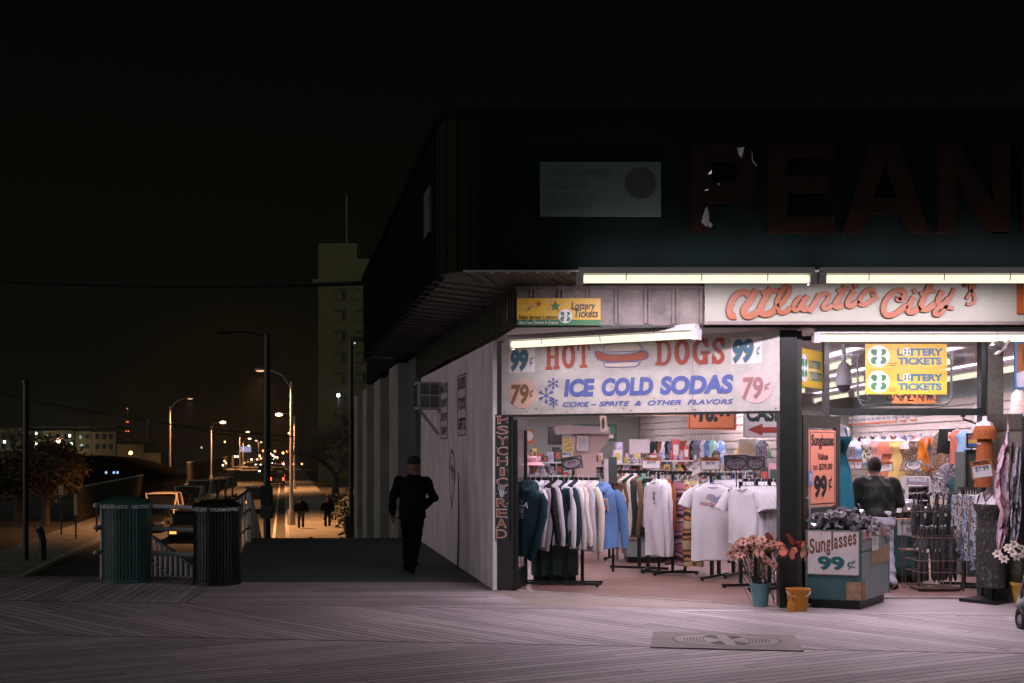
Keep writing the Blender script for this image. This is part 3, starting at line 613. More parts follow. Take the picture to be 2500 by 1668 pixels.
# lottery board on the fascia
ff = frz(FZ - .03)
lb = plate('lottery_sign', 'yellow and green lottery board with stars at the corner of the canopy', 'sign', ff, (1262, 729, 1466, 795), MYEL, 0, .02)
shape(lb, ff, [(1262, 795), (1466, 795), (1466, 781), (1262, 781)], MGRN, .023, 'green_band')
txt(lb, ff, 'Lottery', (1394, 738, 1454, 762), MINK, .022, .22, .026); txt(lb, ff, 'Tickets', (1402, 756, 1460, 776), MINK, .022, .22, .0262)
txt(lb, ff, 'New Jersey Lottery', (1267, 769, 1361, 784), MINK, .0, 0, .026); txt(lb, ff, 'Give Your Dreams A Chance', (1267, 784, 1362, 792), M('sign_white'), .008, 0, .026)
lottery_disc(lb, ff, 1380, 773, 17, .027)
for c, cx, cy, r in ((MRED, 1315, 743, 9), (MGRN, 1356, 749, 14), (M('star_blue', (.04, .12, .3), .5, var=0), 1292, 754, 4.5), (M('star_grey', (.3, .27, .3), .5, var=0), 1300, 748, 5.5), (M('star_grey'), 1340, 755, 4), (MGRN, 1285, 759, 3.2), (M('star_grey'), 1345, 737, 4)):
    shape(lb, ff, star(cx, cy, r), c, .026, 'star')
# orange script sign
sb = plate('script_sign', 'long cream sign box with raised orange script lettering over the doorway', 'sign', ff, (1719, 676, 2560, 786), M('sign_box_cream', (.31, .312, .245), .45, var=.09, scale=3), 0, .05)
mb = MB(); u0, v0, u1, v1 = rect(ff, 1717, 786, 2562, 794); mb.obox(ff.o, ff.U, ff.V, ff.N, u0, u1, v0, v1, 0, .062); mb.build('bottom_rail', M('rail_brown', (.17, .13, .12), .5), sb, w=True)
def T1(p): return (1710 + p[0] / 5.875, 680 + p[1] / 5.875)
def T2(p): return (2080 + p[0] / 5.595, 670 + p[1] / 5.595)
MSCR = M('orange_letter', (.28, .062, .003), .4, var=.08); MSCD = M('letter_edge', (.08, .03, .012), .5, var=0)
def script(strokes, conv, name='letter', wd=13.5):
    mb = MB(); d = .0
    for st in strokes:
        w = st[1] if isinstance(st[1], (int, float)) else wd; pts = st[0] if isinstance(st[1], (int, float)) else st
        stroke(mb, ff, [conv(p) for p in pts], w * 1.1, .05 + d, .085 + d, 6); d += .0006
    mb.mi = 1; d = 0
    for st in strokes:
        w = st[1] if isinstance(st[1], (int, float)) else wd; pts = st[0] if isinstance(st[1], (int, float)) else st
        stroke(mb, ff, [conv(p) for p in pts], w * 1.1 + 2.0, .0505 + d, .074 + d, 6); d += .0006
    return mb.build(name, [MSCR, MSCD], sb, w=True)
script([[(490, 545), (440, 555), (405, 520), (400, 440), (440, 330), (510, 240), (580, 210), (640, 220), (680, 270)], [(790, 165), (720, 290), (620, 430), (600, 490), (625, 540), (680, 555), (760, 520), (815, 470)]], T1)
script([[(995, 145), (930, 260), (860, 390), (840, 450), (850, 500), (900, 525), (980, 510), (1060, 450)], ([(850, 225), (960, 195), (1095, 185)], 9)], T1)
script([([(1085, 420), (1165, 340), (1240, 220), (1255, 150), (1220, 130), (1160, 170), (1105, 270), (1075, 380), (1085, 460), (1140, 500), (1205, 490), (1270, 430)], 10)], T1)
script([([(1430, 275), (1380, 300), (1320, 390), (1310, 450), (1345, 470), (1390, 440), (1450, 340), (1510, 265)], 9), ([(1520, 255), (1450, 370), (1430, 440), (1470, 465), (1530, 430)], 10)], T1)
script([([(1690, 235), (1640, 330), (1560, 450), (1530, 495)], 12), ([(1620, 340), (1700, 260), (1770, 230), (1820, 245), (1810, 300), (1740, 400), (1740, 440), (1790, 445), (1860, 400)], 9)], T1)
script([([(2060, 120), (1990, 250), (1915, 360), (1905, 400), (1945, 425), (2020, 390)], 12), ([(1930, 195), (2030, 165), (2125, 155)], 8)], T1)
script([([(2180, 185), (2110, 300), (2080, 370), (2110, 410), (2170, 390), (2240, 330)], 11), ([(2165, 128), (2225, 105)], 11)], T1)
script([([(235, 285), (275, 275), (250, 225), (190, 230), (120, 290), (75, 370), (85, 415), (140, 425), (220, 385), (325, 310)], 10)], T2)
script([([(640, 330), (595, 345), (640, 360), (690, 310), (680, 255), (620, 230), (540, 255), (450, 340), (405, 440), (405, 520), (450, 570), (530, 560), (620, 510), (720, 430)], 11.5)], T2)
script([([(820, 320), (760, 420), (735, 490), (755, 525), (810, 520), (900, 460)], 12), ([(805, 255), (855, 235)], 11)], T2)
script([([(1050, 125), (980, 270), (920, 400), (905, 460), (935, 490), (1010, 480), (1110, 410)], 12.5), ([(895, 285), (1000, 250), (1110, 235)], 8.5)], T2)
script([([(1205, 235), (1150, 350), (1140, 410), (1170, 435), (1230, 410), (1300, 330)], 12), ([(1365, 205), (1290, 360), (1230, 480), (1170, 555), (1110, 565), (1090, 530), (1130, 480), (1210, 455), (1350, 478)], 8)], T2)
script([([(1480, 150), (1520, 150), (1490, 175)], 7)], T2)
script([([(1525, 350), (1590, 250), (1640, 165), (1630, 130), (1590, 160), (1590, 230), (1640, 320), (1630, 390), (1575, 420), (1525, 410)], 6.5)], T2)
mb = MB(); mb.obox(ff.o, ff.U, ff.V, ff.N, *[ff.px(2477, 768)[0], ff.px(2560, 768)[0], ff.px(2477, 768)[1], ff.px(2477, 755)[1]], .05, .085); mb.obox(ff.o, ff.U, ff.V, ff.N, ff.px(2477, 700)[0], ff.px(2491, 700)[0], ff.px(2477, 755)[1], ff.px(2477, 697)[1], .05, .085); mb.build('letter', MSCR, sb, w=True)
# giant letters on the dark upper wall
fu = frz(UZ)
gl = thing('giant_letter_sign', 'huge unlit dark red capitals PEAN fixed to the upper wall', 'sign', P(2080, 571, UZ - .06))
MLET = M('dark_red_letter', (.009, .0034, .0015), .5, var=.3, spec=.14); D0, D1 = .005, .09
def bars(list_, strokes=()):
    mb = MB(); d = 0
    for q in list_:
        pts = [fu.at(*fu.px(*p), D0) for p in q]; mb.prism(pts, fu.N * (D1 - D0 + d)); d += .0008
    for p, w in strokes: stroke(mb, fu, p, w, D0, D1 + d, 6); d += .0008
    mb.build('letter', MLET, gl, w=True)
def bx(x0, y0, x1, y1): return [(x0, y0), (x1, y0), (x1, y1), (x0, y1)]
bars([bx(1686, 354, 1735, 571)], [([(1726, 377), (1785, 377), (1816, 395), (1825, 425), (1816, 455), (1785, 473), (1726, 473)], 46)])
bars([bx(1871, 354, 1918, 571), bx(1916, 354, 2032, 390), bx(1916, 436, 2018, 473), bx(1916, 533, 2032, 571)])
bars([[(2051, 571), (2099, 571), (2171, 354), (2123, 354)], [(2261, 571), (2213, 571), (2141, 354), (2189, 354)], bx(2092, 487, 2220, 523)])
bars([bx(2283, 354, 2326, 571), bx(2416, 354, 2458, 571), [(2284, 354), (2334, 354), (2457, 571), (2407, 571)]])
bars([bx(2488, 354, 2530, 540), bx(2488, 530, 2560, 571)])
# buckled bright film on the P, tipped so that it mirrors the tubes below
for q in ([(1711, 570), (1709, 545), (1716, 518), (1722, 510), (1727, 530), (1727, 545), (1735, 551), (1735, 556), (1722, 570)], [(1793, 365), (1799, 368), (1812, 366), (1809, 380), (1806, 392), (1800, 384)], [(1725, 431), (1733, 421), (1733, 430)], [(1746, 453), (1754, 453), (1751, 459)], [(1829, 374), (1832, 378), (1834, 396), (1845, 411), (1840, 410), (1831, 398)], [(1713, 470), (1726, 467), (1724, 470)]):
    cy = sum(p[1] for p in q) / len(q); pts = []
    for p in q:
        u, v = fu.px(*p); t = (cy - p[1]) * UZ / F
        pts.append(fu.at(u, v, D1 + .012 + t * .16 + .01 * math.sin(p[0] * .4)))
    mb = MB(); mb.poly(pts); mb.build('peeling_film', M('buckled_mirror_film', (.75, .74, .8), .32, metal=1, var=.1, bump=.6, bscale=14), gl, w=True)
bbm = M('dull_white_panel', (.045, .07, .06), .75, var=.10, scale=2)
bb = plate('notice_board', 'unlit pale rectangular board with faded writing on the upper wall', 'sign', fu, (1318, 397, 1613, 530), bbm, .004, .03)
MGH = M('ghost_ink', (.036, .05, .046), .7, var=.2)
txt(bb, fu, 'Authorized', (1340, 412, 1490, 434), MGH, .0, 0, .033); txt(bb, fu, 'AGENT', (1336, 446, 1440, 464), MGH, 0, 0, .033); txt(bb, fu, 'TICKETS ON', (1335, 475, 1460, 494), MGH, 0, 0, .033); txt(bb, fu, 'SALE HERE', (1335, 499, 1445, 513), MGH, 0, 0, .033)
shape(bb, fu, ell(1563, 450, 38, 37), M('ghost_disc', (.015, .019, .012), .7, var=.2), .033, 'disc')
fus = Fr(upe, cpts[-1] - upe)
sbd = plate('side_notice_board', 'pale board seen edge-on upon the upper side wall of the shop', 'sign', fus, (1044, 452, 1058, 585), bbm, .022, .045)
# side wall: old painted panels, torn yellow posters, air conditioner
MTW = M('faded_black_paint', (.06, .055, .055), .8, var=.5, scale=18)
def side_panel(label, x0, y0, x1, y1, words):
    r = thing('painted_panel', label, 'sign', fsd.at(fsd.px((x0 + x1) / 2, y1)[0], fsd.px((x0 + x1) / 2, y1)[1], .01))
    u0, v0 = fsd.px(x0, y1); u1, v1 = fsd.px(x1, y0); v0 = fsd.px((x0 + x1) / 2, y1)[1]; v1 = fsd.px((x0 + x1) / 2, y0)[1]
    mb = MB(); mb.obox(fsd.o, fsd.U, fsd.V, fsd.N, u0, u1, v0, v1, .001, .008); mb.build('board', M('panel_paint', (.58, .55, .53), .8, var=.1), r, w=True)
    mb = MB()
    for a, b, c, d in ((u0, u0 + .02, v0, v1), (u1 - .02, u1, v0, v1), (u0, u1, v0, v0 + .015), (u0, u1, v1 - .015, v1)): mb.obox(fsd.o, fsd.U, fsd.V, fsd.N, a, b, c, d, .0085, .012)
    mb.build('border', MTW, r, w=True)
    k = len(words)
    for i, wd in enumerate(words):
        t1 = v1 - (v1 - v0) * (i + .12) / k; t0 = v1 - (v1 - v0) * (i + .72) / k
        mb = MB(); put_text(mb, fsd, wd, (u0 + (u1 - u0) * .1, t0, u0 + (u1 - u0) * .92, t1), .02, 0, .013); mb.build('lettering', MTW, r, w=True)
side_panel('narrow painted panel listing sundries, toys and gifts on the white side wall', 1118, 915, 1139, 1064, ['SUNDRIES', 'TOYS', 'GIFTS'])
side_panel('narrow painted panel listing nuts and candy beside the air conditioner', 1077, 936, 1094, 1072, ['NUTS', 'CANDY', 'SALT WATER', 'TAFFY'])
ms = thing('paint_streak', 'peeling grey tear and dark damp streak down the white side wall', 'stain', fsd.at(fsd.px(1118, 1300)[0], 0, 0))
mb = MB(); c = [fsd.px(1102, 1098), fsd.px(1108, 1110), fsd.px(1112, 1160), fsd.px(1107, 1210), fsd.px(1103, 1240), fsd.px(1099, 1200), fsd.px(1097, 1150)]
for a, b in zip(c, c[1:] + c[:1]): stroke(mb, fsd, [a, ((a[0] + b[0]) / 2 + jit(.02), (a[1] + b[1]) / 2), b], .04, .004, px=False)
for k in range(14): u, v = fsd.px(1098 + R.random() * 13, 1125 + R.random() * 40); stroke(mb, fsd, [(u, v), (u + jit(.03), v - .11)], .03, .005, px=False, sub=2)
mb.build('torn_paint', MTW, ms, w=True)
mb = MB(); stroke(mb, fsd, [fsd.px(1119, 1153), fsd.px(1120, 1210), fsd.px(1120, 1300), fsd.px(1118, 1385)], [.08, .20], .004, px=False); mb.build('damp_streak', M('damp_grey', (.07, .065, .06), .85, var=.3), ms, w=True)
for lab, x, y0, y1, fo_, tl in (('torn yellow poster near the corner of the side canopy', 1245, 740, 783, 0, .12), ('small torn yellow poster farther along the side canopy', 1110, 837, 880, 0, .05)):
    fz_ = Fr(fe, fo - fe); u, v = fz_.px(x, y1); v1 = fz_.px(x, y0)[1]
    r = thing('torn_poster', lab, 'poster', fz_.at(u, v, .03)); mb = MB()
    w = .42 if x > 1200 else .5
    mb.prism([fz_.at(u - w / 2, v + .02, .03), fz_.at(u - w * .1, v - .03, .035), fz_.at(u + w / 2, v + .03, .05), fz_.at(u + w / 2, v1, .05), fz_.at(u, v1 - .04, .03), fz_.at(u - w / 2, v1, .035)], fz_.N * .006); mb.build('paper', M('sign_yellow'), r, w=True)
    mb = MB(); put_text(mb, fz_, 'LOTTERY', (u - w * .3, v + (v1 - v) * .4, u + w * .3, v + (v1 - v) * .7), .02, 0, .062); mb.build('lettering', MGRN, r, w=True)
ac = thing('air_conditioner', 'white window air conditioner jutting from the side wall on a bracket', 'air conditioner', fsd.at(fsd.px(1075, 1000)[0], fsd.px(1075, 1000)[1], .25))
ua = fsd.px(1074, 960)[0]; va0 = fsd.px(1074, 1000)[1]; va1 = fsd.px(1074, 934)[1]
mb = MB(); mb.obox(fsd.o, fsd.U, fsd.V, fsd.N, ua - .25, ua + .25, va0, va1, .0, .40); mb.build('case', M('aged_white_case', (.42, .44, .42), .5, var=.12), ac, w=True)
mb = MB()
for i in range(2):
    for j in range(2):
        for k in range(9):
            n0 = .05 + i * .16; v = va0 + .03 + j * (va1 - va0) * .47 + k * (va1 - va0) * .045
            mb.obox(fsd.o, fsd.U, fsd.V, fsd.N, ua + .25, ua + .256, v, v + .012, n0, n0 + .14)
mb.obox(fsd.o, fsd.U, fsd.V, fsd.N, ua - .21, ua + .21, va0 + .04, va1 - .04, .40, .406)
mb.build('grille', M('dark_grille', (.02, .022, .02), .6), ac, w=True)
mb = MB(); mb.tube([fsd.at(ua + .1, va0, .34), fsd.at(ua + .1, va0 - .42, .02)], .012, 5); mb.tube([fsd.at(ua - .15, va0, .34), fsd.at(ua - .15, va0 - .42, .02)], .012, 5); mb.build('bracket', M('grey_steel'), ac, w=True)
# psychic sign on the entry post
ps = plate('psychic_sign', 'tall black sign spelling psychic read with a white hand on the entry post', 'sign', EN, (1211, 1318, 1245, 1012), M('sign_black', (.012, .02, .016), .4, var=.2), .002, .02)
yy = [1012 + 25.4 * k for k in range(12)]; L1 = 'PSYCHIC'; L2 = 'READ'; MRO = M('letter_rust', (.42, .085, .045), .5, var=.1); MRIM = M('letter_rim', (.80, .74, .70), .5, var=0)
for i, ch in enumerate(L1 + ' ' + L2):
    if ch == ' ': continue
    y0 = 1016 + i * 25.3; x0 = 1216 - (3 if i > 8 else 0); w = 24 if ch != 'I' else 9; x = 1230 - i * .35
    txt(ps, EN, ch, (x - w / 2 - 1.2, y0 - 1.2, x + w / 2 + 1.2, y0 + 19.2), MRIM, .02, 0, .022, name='letter'); txt(ps, EN, ch, (x - w / 2 + .6, y0 + .6, x + w / 2 - .6, y0 + 17.4), MRO, .0, 0, .0245, name='letter')
mb = MB(); hx, hy = 1227, 1200
mb.poly([EN.at(*EN.px(hx + a, hy + b), .022) for a, b in ((-6, -2), (6, -2), (6, 6), (3, 14), (-3, 14), (-6, 6))])
for i, (dx, a, l) in enumerate(((-5.5, -14, 13), (-2.4, -5, 16), (1.0, 3, 16), (4.3, 11, 13), (6.5, 50, 9))):
    x, y = hx + dx, hy + (0 if i < 4 else 6); stroke(mb, EN, [(x, y), (x + l * math.sin(rad(a)), y - l * math.cos(rad(a)))], 2.4, .0226 + i * .0003, sub=2)
mb.build('hand_emblem', M('hand_white', (.6, .6, .68), .5, var=0), ps, w=True)
shape(ps, EN, [star(1240 - jit(2), 1016 + k * 19 + jit(5), 2.2) if k % 2 else star(1214, 1020 + k * 19 + jit(5), 2.2) for k in range(15)], MRIM, .0235, 'star')
# lottery panels in the transom, their neon frame, orange card behind
fl = frz(14.2)
for i, (y0, y1) in enumerate(((840, 902), (902.5, 963))):
    lt = plate('lottery_ticket_sign', ('upper' if i == 0 else 'lower') + ' of the two yellow lottery ticket signs hanging in the transom', 'sign', fl, (2112, y0, 2311, y1), MYEL, 0, .012, 'hanging lottery ticket signs')
    lottery_disc(lt, fl, 2144, y0 + 30, 27, .014)
    txt(lt, fl, 'L  TTERY', (2189, y0 + 11, 2301, y0 + 29), MNUM, .05, 0, .014); lottery_disc(lt, fl, 2213, y0 + 19, 10, .015); txt(lt, fl, 'TICKETS', (2191, y0 + 33, 2298, y0 + 51), MNUM, .05, 0, .0143)
    txt(lt, fl, 'New Jersey', (2169, y0 + 45, 2190, y0 + 50), MINK, 0, 0, .014); txt(lt, fl, 'Lottery', (2169, y0 + 50, 2186, y0 + 55), MINK, .015, 0, .014)
    mb = MB()
    for k in range(70):
        x, y, a = R.uniform(2115, 2308), R.uniform(y0 + 3, y1 - 3), R.uniform(0, 6.3)
        if abs(x - 2144) < 29 or (2186 < x < 2303 and y0 + 9 < y < y0 + 53): continue
        mb.poly([fl.at(*fl.px(x + math.cos(a + t) * s, y + math.sin(a + t) * s), .0136) for t, s in ((0, 2.6), (2.4, 1.3), (3.9, 1.3))])
    mb.build('confetti', MINK, lt, w=True)
fs_ = Fr(V((3.19, 13.6, 0)), V((.44, .68, 0)))
lt = plate('window_lottery_sign', 'yellow lottery ticket sign seen at an angle behind the side glass', 'sign', fs_, (.03, *[2.44, .79, 2.87]), MYEL, -.03, -.015, px=False)
mb = MB(); put_text(mb, fs_, 'LOTTERY', (.32, 2.66, .76, 2.75), .05, 0, -.012); put_text(mb, fs_, 'TICKETS', (.34, 2.52, .76, 2.62), .05, 0, -.0117); mb.build('lettering', MNUM, lt, w=True)
mb = MB(); mb.poly([fs_.at(.17 + .12 * math.cos(t), 2.65 + .16 * math.sin(t), -.012) for t in [k * .3 for k in range(21)]]); mb.build('emblem', M('ball_white'), lt, w=True)
mb = MB()
for sx, sy in ((-1, 1), (1, 1), (-1, -1), (1, -1)): mb.poly([fs_.at(.17 + sx * .05 + .042 * math.cos(t), 2.65 + sy * .06 + .05 * math.sin(t), -.010) for t in [k * .45 for k in range(14)]])
mb.build('emblem', MGRN, lt, w=True)
ne = thing('neon_sign', 'unlit neon souvenirs sign with bent tube border hanging behind the lottery signs', 'sign', P(2210, 985, 14.55)); fn = frz(14.55)
mb = MB(); mb.tube([fn.at(*fn.px(*p)) for p in ((2112, 862), (2102, 864), (2098, 872), (2093, 876), (2095, 975), (2100, 982), (2104, 989), (2305, 989), (2314, 984), (2322, 974), (2323, 880), (2316, 868), (2306, 862))], .014, 6); mb.build('tube_border', M('neon_glass', (.5, .48, .47), .3, var=.1), ne, w=True, smooth=60)
mb = MB()
for p in ([(2112, 958), (2118, 966), (2126, 974), (2120, 981), (2108, 979), (2098, 975)], [(2133, 962), (2138, 977), (2150, 977), (2154, 962)], [(2162, 962), (2166, 977), (2180, 977), (2184, 962)], [(2190, 963), (2200, 980), (2210, 963)], [(2232, 978), (2217, 978), (2217, 963), (2232, 963)], [(2240, 979), (2240, 964), (2256, 979), (2256, 964)], [(2264, 964), (2264, 979)], [(2272, 979), (2272, 964), (2284, 966), (2276, 972), (2286, 980)], [(2312, 963), (2300, 964), (2312, 975), (2296, 981), (2290, 976)]): mb.tube([fn.at(*fn.px(*q)) for q in p], .010, 5)
mb.build('tube_letters', M('neon_glass'), ne, w=True, smooth=60)
mb = MB()
for x in (2135, 2205, 2290): a = fn.at(*fn.px(x, 989)); mb.tube([a, V((a.x, a.y, 3.0))], .003, 4)
mb.build('hanger_wire', M('grey_steel'), ne, w=True)
fo3 = frz(17.5); oc = plate('sale_card', 'bright orange sale card hanging behind the unlit neon sign', 'sign', fo3, (2178, 930, 2285, 985), MOR, 0, .01)
txt(oc, fo3, 'CANVAS', (2186, 950, 2278, 972), MINK, .05, .1, .013)
# cameras, chain, door closer
dc = thing('dome_camera', 'white dome security camera on a ceiling stem inside the doorway', 'camera', P(2060, 960, 15.0))
mb = MB(); b0 = P(2060, 961, 15.0); t0 = V((b0.x, b0.y, 3.02))
mb.tube([b0 + V((0, 0, .2)), t0], .028, 10); mb.lathe([(.03, .5), (.06, .48), (.085, .40), (.10, .28), (.098, .22)], b0 - V((0, 0, .12)), 16); mb.build('housing', M('camera_white', (.6, .56, .58), .4, var=.05), dc, w=True, smooth=50)
mb = MB(); mb.ball(b0 + V((0, 0, .10)), .085, 14, 8); mb.build('lens_dome', M('smoked_dome', (.1, .1, .1), .1, var=0), dc, w=True, smooth=60)
fc = thing('flood_camera', 'tilted grey floodlight on a ceiling mount above the doorway post', 'light fitting', P(2437, 860, 13.5)); q = P(2437, 812, 13.5)
mb = MB(); mb.lathe([(.05, -.03), (.062, -.0), (.06, .05)], q, 12); mb.tube([q - V((0, 0, .03)), q - V((0, 0, .08))], .02, 8); mb.build('mount', M('pale_grey_metal', (.36, .33, .32), .4, var=.1), fc, w=True, smooth=50)
mb = MB(); mm = Matrix.Rotation(rad(-40), 4, 'Y'); mb.tube([q + V((.02, -.02, -.08)), q + V((.0, -.04, -.14)), q + V((-.05, -.06, -.2))], [.03, .08, .085], 10); mb.build('lamp_head', M('dark_grey_metal', (.07, .07, .06), .4), fc, w=True, smooth=50)
mb = MB(); mb.box(q + V((.015, -.08, -.17)), (.02, .1, .2), Matrix.Rotation(rad(40), 4, 'Y')); mb.build('visor', M('pale_grey_metal'), fc, w=True)
ch = thing('hanging_chain', 'thin metal chain hanging beside the doorway post behind the transom', 'chain', P(2404, 1000, 14.6)); mb = MB()
for k in range(16):
    c = P(2404, 893 + k * 7, 14.6); w = .010; mb.tube([c + V((w * math.cos(t) * (1 if k % 2 else .3), w * math.cos(t) * (.3 if k % 2 else 1), .022 * math.sin(t))) for t in [j * math.pi / 4 for j in range(9)]], .003, 4)
mb.build('chain_link', M('grey_steel'), ch, w=True)
dl = thing('door_closer', 'black folding door closer arm below the transom bar', 'door closer', P(2350, 1030, 14.4)); mb = MB()
mb.box(P(2351, 1012, 14.35), (.04, .05, .06)); mb.tube([P(2351, 1018, 14.32), P(2353, 1024, 14.2), P(2410, 1044, 13.9)], .012, 6); mb.build('arm', MBLK, dl, w=True)
# ---------------------------------------------------------------- clothes
def cloth(name, c, var=.06): return M(name, c, .85, var=var, scale=7, bump=.25, bscale=30, spec=.2)
CW = cloth('white_cotton', (.66, .63, .66)); CC = cloth('cream_cotton', (.62, .56, .48)); CL = cloth('lilac_grey_cotton', (.44, .40, .46)); CN = cloth('navy_cotton', (.018, .035, .045)); CK = cloth('black_cotton', (.012, .014, .014))
CB = cloth('blue_fleece', (.11, .21, .42)); CBR = cloth('brown_fleece', (.16, .095, .06)); CG = cloth('green_fleece', (.10, .27, .19)); CDG = cloth('dark_green_fleece', (.022, .034, .026)); CGY = cloth('grey_cotton', (.25, .25, .26)); CTN = cloth('teal_navy_fleece', (.008, .030, .038))
COR = cloth('orange_cloth', (.52, .16, .02)); CRU = cloth('rust_cloth', (.25, .07, .022)); CPK = cloth('pink_cloth', (.55, .27, .25)); CCO = cloth('coral_cloth', (.55, .17, .11)); CYE = cloth('yellow_cloth', (.62, .44, .16)); CRD = cloth('red_cloth', (.40, .09, .05)); CTL = cloth('teal_cloth', (.02, .14, .20)); CMI = cloth('mint_cloth', (.30, .52, .40)); CSK = cloth('sky_cloth', (.26, .42, .62)); CPU = cloth('purple_cloth', (.28, .22, .36)); CDN = cloth('denim_cloth', (.10, .15, .24))
PFL = pattern('floral_print', [(.02, .03, .03), (.10, .12, .09), (.35, .22, .12), (.03, .05, .05), (.3, .09, .05), (.05, .10, .10)], 26); PBW = pattern('black_white_print', [(.02, .02, .02), (.5, .48, .5), (.03, .03, .04), (.55, .52, .55), (.1, .1, .12)], 22, (1, 1, .5)); PBL = pattern('blue_print', [(.03, .05, .07), (.3, .4, .55), (.05, .07, .1), (.5, .5, .55), (.06, .06, .07)], 20, (1, 1, .35)); PLP = pattern('leopard_print', [(.45, .30, .17), (.03, .02, .02), (.42, .26, .14), (.05, .03, .02)], 24); PDT = pattern('blue_dot_print', [(.40, .40, .45), (.07, .11, .22), (.08, .12, .25)], 48, kind='dots')
PTP = pattern('pink_tie_dye', [(.02, .02, .03), (.45, .20, .26), (.5, .42, .38), (.03, .02, .04), (.36, .14, .2)], 1.1, kind='wave'); PTO = pattern('orange_tie_dye', [(.03, .02, .02), (.55, .34, .12), (.50, .13, .04), (.03, .02, .03), (.5, .4, .2)], 1.1, kind='wave', seedoff=.4); PPP = pattern('purple_print', [(.2, .17, .25), (.42, .38, .45), (.05, .05, .08), (.3, .22, .3)], 24)
PSN = pattern('brown_snake_print', [(.08, .05, .035), (.2, .13, .09), (.04, .03, .025), (.3, .22, .16)], 30, (1, 1, .3)); PDD = pattern('dark_dress_print', [(.014, .012, .012), (.03, .022, .018), (.012, .014, .012), (.05, .05, .045), (.012, .012, .012), (.10, .09, .085)], 34, (1.4, 1.4, .6))
HANG = [M('hanger_white', (.62, .60, .60), .4, var=0), M('hanger_black', (.02, .02, .022), .4, var=0), M('hanger_grey', (.24, .23, .24), .4, var=0), M('hanger_blue', (.10, .22, .42), .4, var=0)]
def garment(name, label, cat, loc, yaw, mat, kind='hoodie', w=.5, L=.68, d=.17, group=None, hanger=0, seed=None, tilt=0.0, prints=None, hood=None, scale=1.0, simple=False, slv=None):
    """a garment on its hanger; local origin at the hook, hanging down, front towards -y"""
    rnd = random.Random(seed if seed is not None else R.random()); hk = .075; d *= .68
    r = thing(name, label, cat, loc, yaw, group); r.rotation_euler = (0, tilt, yaw)
    if scale != 1: r.scale = (scale,) * 3
    N = 14 if simple else 28
    ph = [rnd.uniform(0, 6.3) for _ in range(4)]; kf = rnd.uniform(15, 22); sway = rnd.uniform(-.02, .02)
    def ab(z):
        t = -z - hk
        if kind in ('skirt', 'pants'): a = w * .5 * (.8 + .2 * t / L)
        elif kind == 'dress': a = (.07 + .10 * min(1, t / .12)) if t < .12 else w * .5 * (.62 + .5 * max(0, t - .25) / L)
        elif kind == 'tank': a = (.05 + .10 * min(1, t / .1)) if t < .1 else w * .5 * (.72 + .3 * (t - .1) / L)
        else:
            a = .075 + (w * .47 - .075) * (min(1, max(0, t - .01) / .085)) ** .75 if t < .095 else w * .5 * (.95 + .07 * t / L)
        b = d * .5 * min(1, .35 + t / .16)
        return a, b
    def wr(x, z, side):
        t = max(0, -z - hk - .12) / L
        return (.034 * t * math.sin(kf * x + ph[0] + side) + .020 * t * math.sin(kf * 1.9 * x + ph[1] + z * 5) + .014 * min(1, t * 3) * math.sin(9 * z + ph[2] + x * 7) + .008 * math.sin(26 * x - 13 * z + ph[3]) * min(1, t * 4))
    def sy(x, z):
        a, b = ab(z); q = min(.98, abs(x / a)); return -(b * (1 - q ** 3) ** .5) + wr(x, z, 0) - .0
    zs = [0.0, .018, .045, .08, .11, .17, .27, .4, .55, .7, .85, 1.0]
    zz = [-(hk + (t * L if i > 4 else t)) for i, t in enumerate(zs)]
    rs = []
    for z in zz:
        a, b = ab(z); ring = []
        for k in range(N):
            th = 2 * math.pi * k / N; cx, sn = math.cos(th), math.sin(th)
            x = a * math.copysign(abs(cx) ** .75, cx); y = b * math.copysign(abs(sn) ** .75, sn)
            t = max(0, -z - hk - .12) / L
            ring.append(V((x + sway * t, y + wr(x, z, 0 if y < 0 else 2.0), z + (.012 * math.sin(3 * th + ph[3]) if z == zz[-1] else 0))))
        rs.append(ring)
    mb = MB(); mb.rings(rs, False, False)
    o = mb.build('cloth_body', mat, r, smooth=70)
    sl = slv if slv else {'hoodie': 'long', 'sweater': 'long', 'tee': 'short'}.get(kind)
    if sl:
        for s in (-1, 1):
            mb = MB(); x0 = w * .40; j = rnd.uniform(-.03, .03); jj = rnd.uniform(-.04, .05)
            if sl == 'long':
                pts = [(s * x0, 0, -hk - .085), (s * (w * .5 + .015), 0, -hk - .16), (s * (w * .5 + .06), j, -hk - .33), (s * (w * .5 + .06 + jj * .5), j + jj, -hk - L * .78), (s * (w * .5 + .045 + jj), j + jj, -hk - L * .93), (s * (w * .5 + .045 + jj), j + jj, -hk - L * 1.0)]; rr = [.055, .070, .064, .056, .050, .038]
            else:
                pts = [(s * x0, 0, -hk - .08), (s * (w * .5 + .02), 0, -hk - .15), (s * (w * .5 + .085), j, -hk - .30)]; rr = [.055, .075, .088]
            q = [V(p) for p in pts]; mb.tube(q, rr, 8 if simple else 12, sl == 'long', .6, up=(0, 1, 0)); mb.build('sleeve', mat, r, smooth=70)
    if hood if hood is not None else kind == 'hoodie':
        mb = MB(); mb.tube([(.12 * math.cos(t) * .85, .085 * math.sin(t) + .01, -hk - .055 + .035 * math.sin(t)) for t in [rad(-75 + 33 * k) for k in range(11)]], [.03, .045, .05, .055, .06, .062, .06, .055, .05, .045, .03], 8, flat=1.2); mb.build('hood', mat, r, smooth=70)
    elif kind in ('tee', 'sweater'):
        mb = MB(); mb.tube([(.082 * math.cos(t), .055 * math.sin(t), -hk - .012 - .03 * (1 - math.sin(t)) * .5) for t in [k * math.pi / 8 for k in range(17)]], .009, 6, False); mb.build('collar', mat, r, smooth=70)
